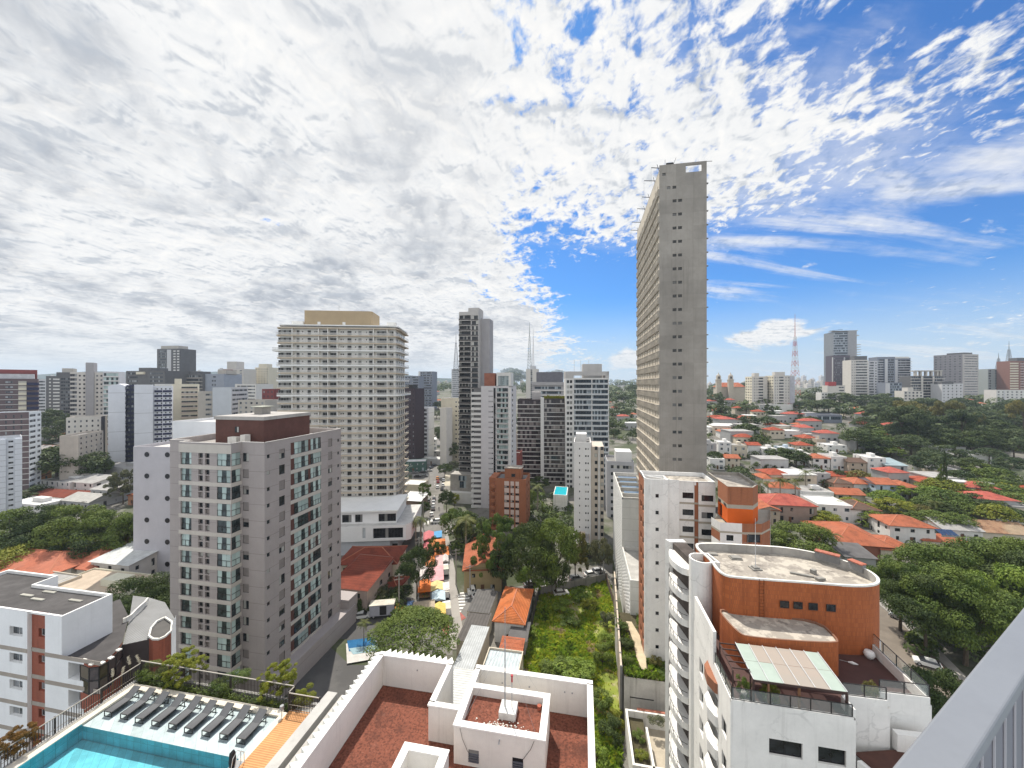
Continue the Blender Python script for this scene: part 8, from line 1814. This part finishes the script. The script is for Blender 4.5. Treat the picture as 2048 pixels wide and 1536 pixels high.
for q in ((1800, 1262, 1112, 130, LM, 'leafy tree overhanging the right road, nearest the orange curved wall'), (1880, 1262, 1082, 170, LM, 'tall rounded tree behind the overhanging one on the right road'), (1966, 1266, 1070, 180, LM, 'tall tree in the middle of the big clump at the right road'), (2050, 1270, 1066, 190, LM, 'tall tree at the right edge of the big clump'), (1850, 1312, 1135, 140, LD, 'dark tree low over the white parked car'), (1930, 1330, 1128, 180, LM, 'broad tree in front of the clump, above the handrail'), (2020, 1345, 1120, 190, LB, 'brighter green tree right above the handrail'), (2080, 1320, 1090, 180, LD, 'dark tree cut by the right edge above the handrail')): tree('broad', *q, BT_, 3)
for q in ((1835, 1520, 1318, 110, LD, 'dark treetop just beyond the terrace corner railing'), (1890, 1500, 1330, 110, LD, 'dark treetop between the terrace corner and the handrail'), (1795, 1500, 1352, 90, LD, 'low dark treetop below the terrace side parapet')): tree('broad', *q, None, 2)
# palms
FRM = leafmat('palm_leaf', (.06, .085, .02), (.12, .14, .035))
def palm_mesh(seed):
    r = random.Random(seed); m = MB()
    for k in range(17):
        a = k * 2.4 + r.random() * .4; e = r.uniform(-.3, 1.1); L = r.uniform(2.2, 2.9); pts = []
        for s in range(8):
            f = s / 7; pts.append(Vector((math.cos(a) * L * f * math.cos(e * (1 - f * .6)), math.sin(a) * L * f * math.cos(e * (1 - f * .6)), 9 + L * f * math.sin(e) - 2.1 * f * f)))
        sd = Vector((-math.sin(a), math.cos(a), 0))
        for s in range(7):
            for q in (-1, 1):
                for z in range(2):
                    p = pts[s].lerp(pts[s + 1], z * .5); l = .75 * math.sin(.35 + 2.6 * (s + z * .5) / 7.5); t_ = p + sd * q * l + (pts[s + 1] - pts[s]) * .8 + Vector((0, 0, -.25 * l)); m.face([p, p + (pts[s + 1] - pts[s]) * .35, t_])
    tr_ = MB(); tr_.tube([(0, 0, -.5), (.1, 0, 4), (0, 0, 9)], [.26, .18, .15], 7); return m.mesh('crown', FRM), tr_.mesh('trunk', BARKP)
PALM = [palm_mesh(s) for s in range(3)]
for i, (px, pyb, pyt, l) in enumerate(((932, 1112, 1030, 'tall palm with drooping fronds in front of the orange brick tower'), (842, 1092, 1030, 'palm at the white slanted end of the podium, right one'), (832, 1094, 1036, 'palm at the white slanted end of the podium, left one'), (1520, 1010, 958, 'palm behind the orange penthouse corner'), (1560, 1004, 952, 'feathery palm among the hillside houses below the round dark clump'), (1590, 1002, 955, 'palm right of the feathery one below the round dark clump'), (1536, 1000, 960, 'pale palm left of the feathery one'), (1664, 1122, 1062, 'slim palm right of the wide round tree'), (758, 1290, 1245, 'small palm right of the garden pool'), (728, 1285, 1240, 'small palm left of the garden pool'), (1870, 1042, 998, 'palm among the yellow-green trees on the right'), (1075, 1022, 965, 'thin palm beside the brown banded pair'), (1612, 985, 938, 'small palm left of the grey courtyard house'))):
    p = G(px, pyb); h = (pyb - pyt) / F * p.y; s = h / 10.2; c, tr_ = PALM[i % 3]; t = thing('palm_tree', l, 'palm', p, rnd.random() * 6, None, (s * 1.25, s * 1.25, s)); put('crown', c, t); put('trunk', tr_, t)
# hillside trees on the right
HT = 'dark trees between the hillside houses'
named = [(1560, 928, 893, 58, LD, 'round dark clump of trees in front of the white hillside rows, left half'), (1592, 934, 896, 56, LD, 'round dark clump of trees in front of the white hillside rows, right half'), (1890, 1000, 900, 16, LD, 'tall dark conical tree near the wood edge'), (1882, 1000, 928, 34, LM, 'upright cypress-like green tree among the lower right houses')]
for px, pyb, pyt, w_, mt, l in named: tree('cone' if 'con' in l and 'ical' in l or 'cypress' in l else 'broad', px, pyb, pyt, w_, mt, l, None, 1)
rr_ = random.Random(5)
def scatter(n, x0, x1, y0, y1, hpx, wpx, mats, label, group, kinds=('broad',), q=0, keep=None, name='tree'):
    for _ in range(n):
        for _t in range(30):
            px, py = rr_.uniform(x0, x1), rr_.uniform(y0, y1)
            if keep is None or keep(px, py): break
        f = rr_.uniform(.75, 1.3); tree(rr_.choice(kinds), px, py, py - hpx * f, wpx * f * rr_.uniform(.85, 1.15), rr_.choice(mats), label, group, q)
scatter(30, 1415, 1900, 868, 1000, 22, 34, [LD, LD, LM, LX, LO], 'small dark tree between the pale houses of the right hillside', HT, ('broad', 'broad', 'umbrella'), 0)
scatter(16, 1620, 1900, 995, 1060, 30, 48, [LM, LB, LY, LM, LO], 'sunlit yellow-green tree between the orange roofs on the right', 'sunlit trees between the orange roofs', ('broad', 'umbrella'), 1, lambda x, y: x > 1700 or y > 1030)
scatter(18, 1860, 2048, 1000, 1068, 42, 66, [LM, LD, LB, LM, LY], 'leafy tree behind the weathered roof at the right edge', 'trees behind the weathered roof', ('broad', 'broad', 'umbrella'), 1)
scatter(40, 1690, 2060, 880, 998, 44, 58, [LD, LX, LM, LD, LX], 'dark tree on the near slope of the wood at the right', 'trees on the near slope of the wood', ('broad', 'broad', 'umbrella'), 1, lambda x, y: (x - 1690) * .42 > (y - 880) - 20 - 0 and x > 1700 + (998 - y) * .0 and not (1700 < x < 1850 and y > 915))
scatter(28, 1720, 2060, 830, 880, 34, 44, [LX, LX, LX, LD], 'tree in the dense dark wood below the right skyline', 'trees of the dense dark wood', ('tall', 'broad', 'tall', 'umbrella'), 1)
scatter(10, 1800, 2050, 865, 900, 62, 50, [LO, LX], 'tall gum tree with a bare pale trunk in the dark wood', 'tall gum trees with bare pale trunks', ('tall',), 1)
scatter(22, 1415, 1700, 800, 862, 22, 34, [LX, LX, LD, LX], 'dark tree of the green belt below the cream slab pair', 'dark trees of the green belt', ('broad', 'umbrella', 'cone', 'broad'), 0)
scatter(7, 1640, 1790, 805, 832, 26, 44, [LX, LX, LD], 'big dark tree beside the far avenue', 'big dark trees beside the far avenue', ('broad',), 0)
scatter(18, 1180, 1272, 778, 886, 20, 30, [LX, LD, LD, LM], 'tree on the green slope left of the concrete tower', 'trees on the green slope left of the concrete tower', ('broad',), 0)
scatter(7, 858, 920, 775, 872, 15, 24, [LX, LX, LD], 'dark tree on the slope behind the distant avenue', 'trees on the slope behind the distant avenue', ('broad',), 0)
scatter(5, 1000, 1060, 772, 870, 16, 26, [LX, LD, LX], 'dark tree glimpsed between the centre towers', 'trees glimpsed between the centre towers', ('broad',), 0)
scatter(5, 1018, 1036, 770, 774, 30, 40, [LX], 'dark hilltop tree left of the twin masts', 'dark hilltop trees left of the twin masts', ('broad',), 0)
scatter(4, 1090, 1125, 766, 770, 26, 40, [LX], 'dark tree behind the purple-grey offices', 'dark trees behind the purple-grey offices', ('broad',), 0)
scatter(6, 1412, 1500, 776, 792, 16, 26, [LX], 'dark tree around the twin-towered church', 'dark trees around the twin-towered church', ('broad',), 0)
scatter(4, 480, 548, 796, 840, 14, 26, [LX, LD], 'dark tree beyond the taupe tower roof', 'dark trees beyond the taupe tower roof', ('broad',), 0)
scatter(8, 0, 260, 890, 1000, 20, 30, [LD, LX, LM], 'small tree between the low roofs on the left', 'small trees between the low roofs on the left', ('broad',), 0, lambda x, y: (x > 190 and y < 935) or (x < 45 and y > 975) or (60 < x < 120 and y < 960))
scatter(8, 690, 800, 1205, 1235, 38, 50, [LD, LD], 'dark shaded tree around the red hip-roofed house', 'dark shaded trees around the red hip-roofed house', ('broad',), 1, lambda x, y: x < 735)
scatter(5, 745, 815, 1180, 1206, 30, 44, [LD, LG_], 'dark shaded bush tree behind the box truck', 'dark bush trees behind the box truck', ('broad',), 1)
# tree carpet far away that reads as one mass
def woods(name, polys, n, mats, s0):
    m = MB(); r = random.Random(9)
    for _ in range(n):
        x0, x1, y0, y1 = r.choice(polys); p = G(r.uniform(x0, x1), r.uniform(y0, y1)); s = s0 * r.uniform(.6, 1.3) * (.5 + p.y / 600); mi = r.randrange(len(mats))
        for _k in range(60):
            u = r.uniform(-.1, 1); a = r.random() * 6.283; q = math.sqrt(max(0, 1 - u * u)); d = Vector((q * math.cos(a), q * math.sin(a), u)); c = p + Vector((d.x * s, d.y * s, s * .5 + d.z * s * .8)); l = s * .2
            e1 = d.cross(Vector((r.uniform(-1, 1), r.uniform(-1, 1), .4))).normalized() * l; e2 = d.cross(e1).normalized() * l * .7; m.face([c - e1, c - e2, c + e1, c + e2], mi)
    return struct(name, m, mats, kind='stuff')
woods('woods', [(1690, 2070, 815, 850), (1410, 1640, 785, 830), (1750, 2070, 850, 900), (1180, 1275, 766, 800), (855, 1060, 768, 790), (1690, 2070, 800, 815), (400, 560, 785, 815), (60, 300, 790, 850), (1180, 1275, 790, 860), (1700, 2070, 830, 900)], 700, [LX, LD, LX], 6.0)
woods('undergrowth', [(1035, 1140, 985, 1075), (1035, 1140, 1000, 1090), (905, 975, 1060, 1112), (1830, 2060, 1255, 1325), (1415, 1760, 870, 960), (1415, 1700, 850, 930), (1500, 1800, 930, 1000), (1415, 1700, 800, 870), (1700, 2060, 900, 1000), (1820, 2060, 990, 1070), (1640, 1860, 985, 1060), (1180, 1270, 800, 890), (690, 800, 1205, 1230), (1770, 2060, 1090, 1240), (0, 265, 1020, 1120)], 1050, [LD, LM, LX], 2.4)
# bushes of the lot, garden and terraces
SH = 'bushes of the weedy lot'
for px, py, w_, h, mt, l in ((1160, 1200, 40, 24, LB, 'bright bush in the far corner of the weedy lot'), (1125, 1225, 48, 26, LB, 'bright green bush in the upper middle of the weedy lot'), (1180, 1215, 36, 22, LY, 'yellow-green bush near the board fence of the lot'), (1215, 1255, 34, 36, LG_, 'grey leafless-looking shrub against the cream lot wall'), (1140, 1250, 40, 20, LM, 'low bush beside the bare earth strip of the lot'), (1110, 1345, 60, 34, LM, 'big-leaved dark bush behind the white parapet'), (1150, 1362, 80, 40, LB, 'bright lime bush right behind the white parapet'), (1205, 1330, 50, 44, LM, 'big-leaved bush at the cream wall halfway down the lot'), (1215, 1290, 40, 30, LB, 'bush along the cream wall above the big-leaved one'), (1205, 1420, 50, 40, LM, 'tall weeds clump below the retaining wall corner'), (1220, 1480, 56, 50, LD, 'dark bush beside the walled patio'), (1200, 1530, 60, 50, LB, 'bright bush at the bottom of the lot strip'), (1062, 1275, 30, 24, LB, 'small bush at the dark sheet fence'), (1232, 1455, 40, 36, LY, 'yellow-green bush at the wall foot left of the patio')):
    tree('shrub', px, py, py - h, w_, mt, l, SH, 1, name='bush', cat='bush')
def gpos(b, x, y, z): q = b.xy(x, y); return Vector((q[0], q[1], z))
for b, x, y, z, h, w_, mt, l in ((gt, .9, 3, 8.2, 1.6, 2.2, LM, 'green hedge bush at the front left of the raised garden'), (gt, 1.2, 7, 8.2, 2.0, 2.6, LD, 'dark hedge bush in the middle of the raised garden'), (gt, 1.0, 12, 8.2, 2.2, 2.6, LM, 'hedge bush towards the back of the raised garden'), (gt, 4.6, 13, 8.2, 2.4, 2.4, LB, 'bush against the brick flank at the back of the raised garden'), (gt, 5.6, 3.4, 8.2, 1.9, 2.2, LO, 'tall dry grass clump at the rounded white end wall'), (gt, 6.6, 1.6, 8.2, .9, 2.4, LM, 'low planting at the front right of the raised garden'), (gt, 4.6, 8.5, 8.2, 1.8, 1.6, LD, 'dark shrub by the cream garden path'),
        (pb, 1.4, 2, 3.9, 1.3, 2.0, LY, 'yellow-green hedge, front piece in the walled patio'), (pb, 1.4, 5, 3.9, 1.4, 2.1, LM, 'green hedge, rear piece in the walled patio'), (pb, 4.4, 7.9, 4.5, 1.0, 2.4, LG_, 'thin creeper plants against the patio back wall')):
    tree('shrub', 0, 0, 0, 0, mt, l, 'planting of the raised garden and patio', 1, name='bush', cat='bush', pos=gpos(b, x, y, z), hw=(h, w_))
weeds('ground_cover', [gpos(gt, *q) for q in ((.1, .1, 0), (8.9, .1, 0), (8.9, 17, 0), (4.4, 17, 0), (4.3, 2.0, 0), (2.5, 2.2, 0), (2.3, 9, 0), (.1, 17, 0))], 5200, 8.25, [WD3, WD2, WD3, LM], .12, .45, 9)
AP = [gpos(A, x, y, zd) for x, y in ((3.9, .4), (8.2, .5), (12.6, .5), (-.4, -7), (-.5, -11), (1, .4), (15.2, .3))]
for p, h, w_, mt, k, l in ((AP[0], 2.7, 3.2, LY, 'sparse', 'airy yellow-green shrub rising behind the fence, in front of the taupe tower'), (AP[1], 1.5, 2.6, LM, 'shrub', 'low green shrub behind the long fence at the middle loungers'), (AP[2], 2.6, 3.0, LY, 'sparse', 'airy yellow-green shrub behind the fence near the timber deck'), (AP[3], 2.2, 2.2, LDR, 'sparse', 'rusty yellow shrub outside the left pool fence'), (AP[4], 1.9, 2.4, LY, 'sparse', 'green-yellow shrub outside the left pool fence near the bottom edge'), (AP[5], 1.6, 2.4, LM, 'shrub', 'green shrub in the fence corner behind the first lounger'), (AP[6], 1.7, 1.9, LY, 'shrub', 'yellow-green shrub beside the deck gate')):
    tree(k, 0, 0, 0, 0, mt, l, 'shrubs planted around the pool fence', 2, name='shrub', cat='shrub', pos=p - Vector((0, 0, .5)), hw=(h, w_))
m = MB(); r = random.Random(3); o = gpos(A, 0, 0, zd)
pts_ = [gpos(A, x, -.38, zd - .25) for x in [.6 + .47 * k for k in range(30)]]
for p in pts_:
    for _ in range(110):
        c = p + Vector((r.gauss(0, .28), r.gauss(0, .14), abs(r.gauss(.15, .2)))); l = r.uniform(.03, .08); a = r.random() * 6.28; e1 = Vector((math.cos(a), math.sin(a), r.uniform(-.6, .6))) * l; e2 = Vector((-math.sin(a), math.cos(a), r.uniform(-.3, .5))) * l * .6; m.face([c - e1, c - e2, c + e1, c + e2], r.randrange(2))
struct('planter_greenery', m, [LM, LD], kind='stuff')
PLM = M('plume', (.66, .60, .48), .9)
for k, (x, y) in enumerate(((-.45, -1.1), (-.5, -1.6), (-.3, -.5), (-.2, .25))):
    t = thing('pampas_plume', 'cream feathery grass plume outside the pool fence corner', 'plant', gpos(A, x, y, zd - .3), 0, 'cream feathery grass plumes at the pool fence corner'); h = 1.2 + .2 * (k % 3); lx = .25 - .3 * k
    m = MB(); m.tube([(0, 0, -1), (lx * .3, 0, h)], .012, 4); m.build('stem', LO, t); m = MB()
    for _ in range(160):
        f = r.random(); c = Vector((lx * (.3 + .5 * f) + r.gauss(0, .04 * math.sin(.3 + 2.6 * f)), r.gauss(0, .04), h - .05 + f * .62)); e1 = Vector((r.gauss(0, .03) + lx * .06, r.gauss(0, .03), .07)); m.face([c, c + e1, c + e1 + Vector((.018, 0, .01)), c + Vector((.014, 0, 0))])
    m.build('plume', PLM, t)
for p, l, mt in ((Vector((18.9, 31.0, zd2)), 'leafy plant in a pale pot at the corner under the terrace trellis', LM), (Vector((20.6, 30.4, zd2)), 'yellow-green potted plant behind the front glass railing', LY), (Vector((28.6, 30.3, zd2)), 'spiky plant in a pot on the red deck near the short parapet', LO)):
    t = tree('shrub', 0, 0, 0, 0, mt, l, None, 1, name='potted_plant', cat='plant', pos=p, hw=(1.9, 1.3)); q = MB(); q.tube([(0, 0, 0), (0, 0, 1.6)], [1.6, 2.2], 10); q.build('pot', WHITE2, t)
# ------------------------------------------------------------------ haze
m = MB(); m.box(-16500, 16500, -80, 5100, -4, 215)
hm = bpy.data.materials.new('haze_air'); hm.use_nodes = True; ht = hm.node_tree; ht.nodes.remove(ht.nodes['Principled BSDF'])
pvn = ht.nodes.new('ShaderNodeVolumePrincipled'); pvn.inputs['Density'].default_value = .00012; pvn.inputs['Color'].default_value = (.72, .84, 1, 1); pvn.inputs['Anisotropy'].default_value = .2
ht.links.new(pvn.outputs[0], ht.nodes['Material Output'].inputs['Volume'])
struct('haze', m, hm, kind='stuff')
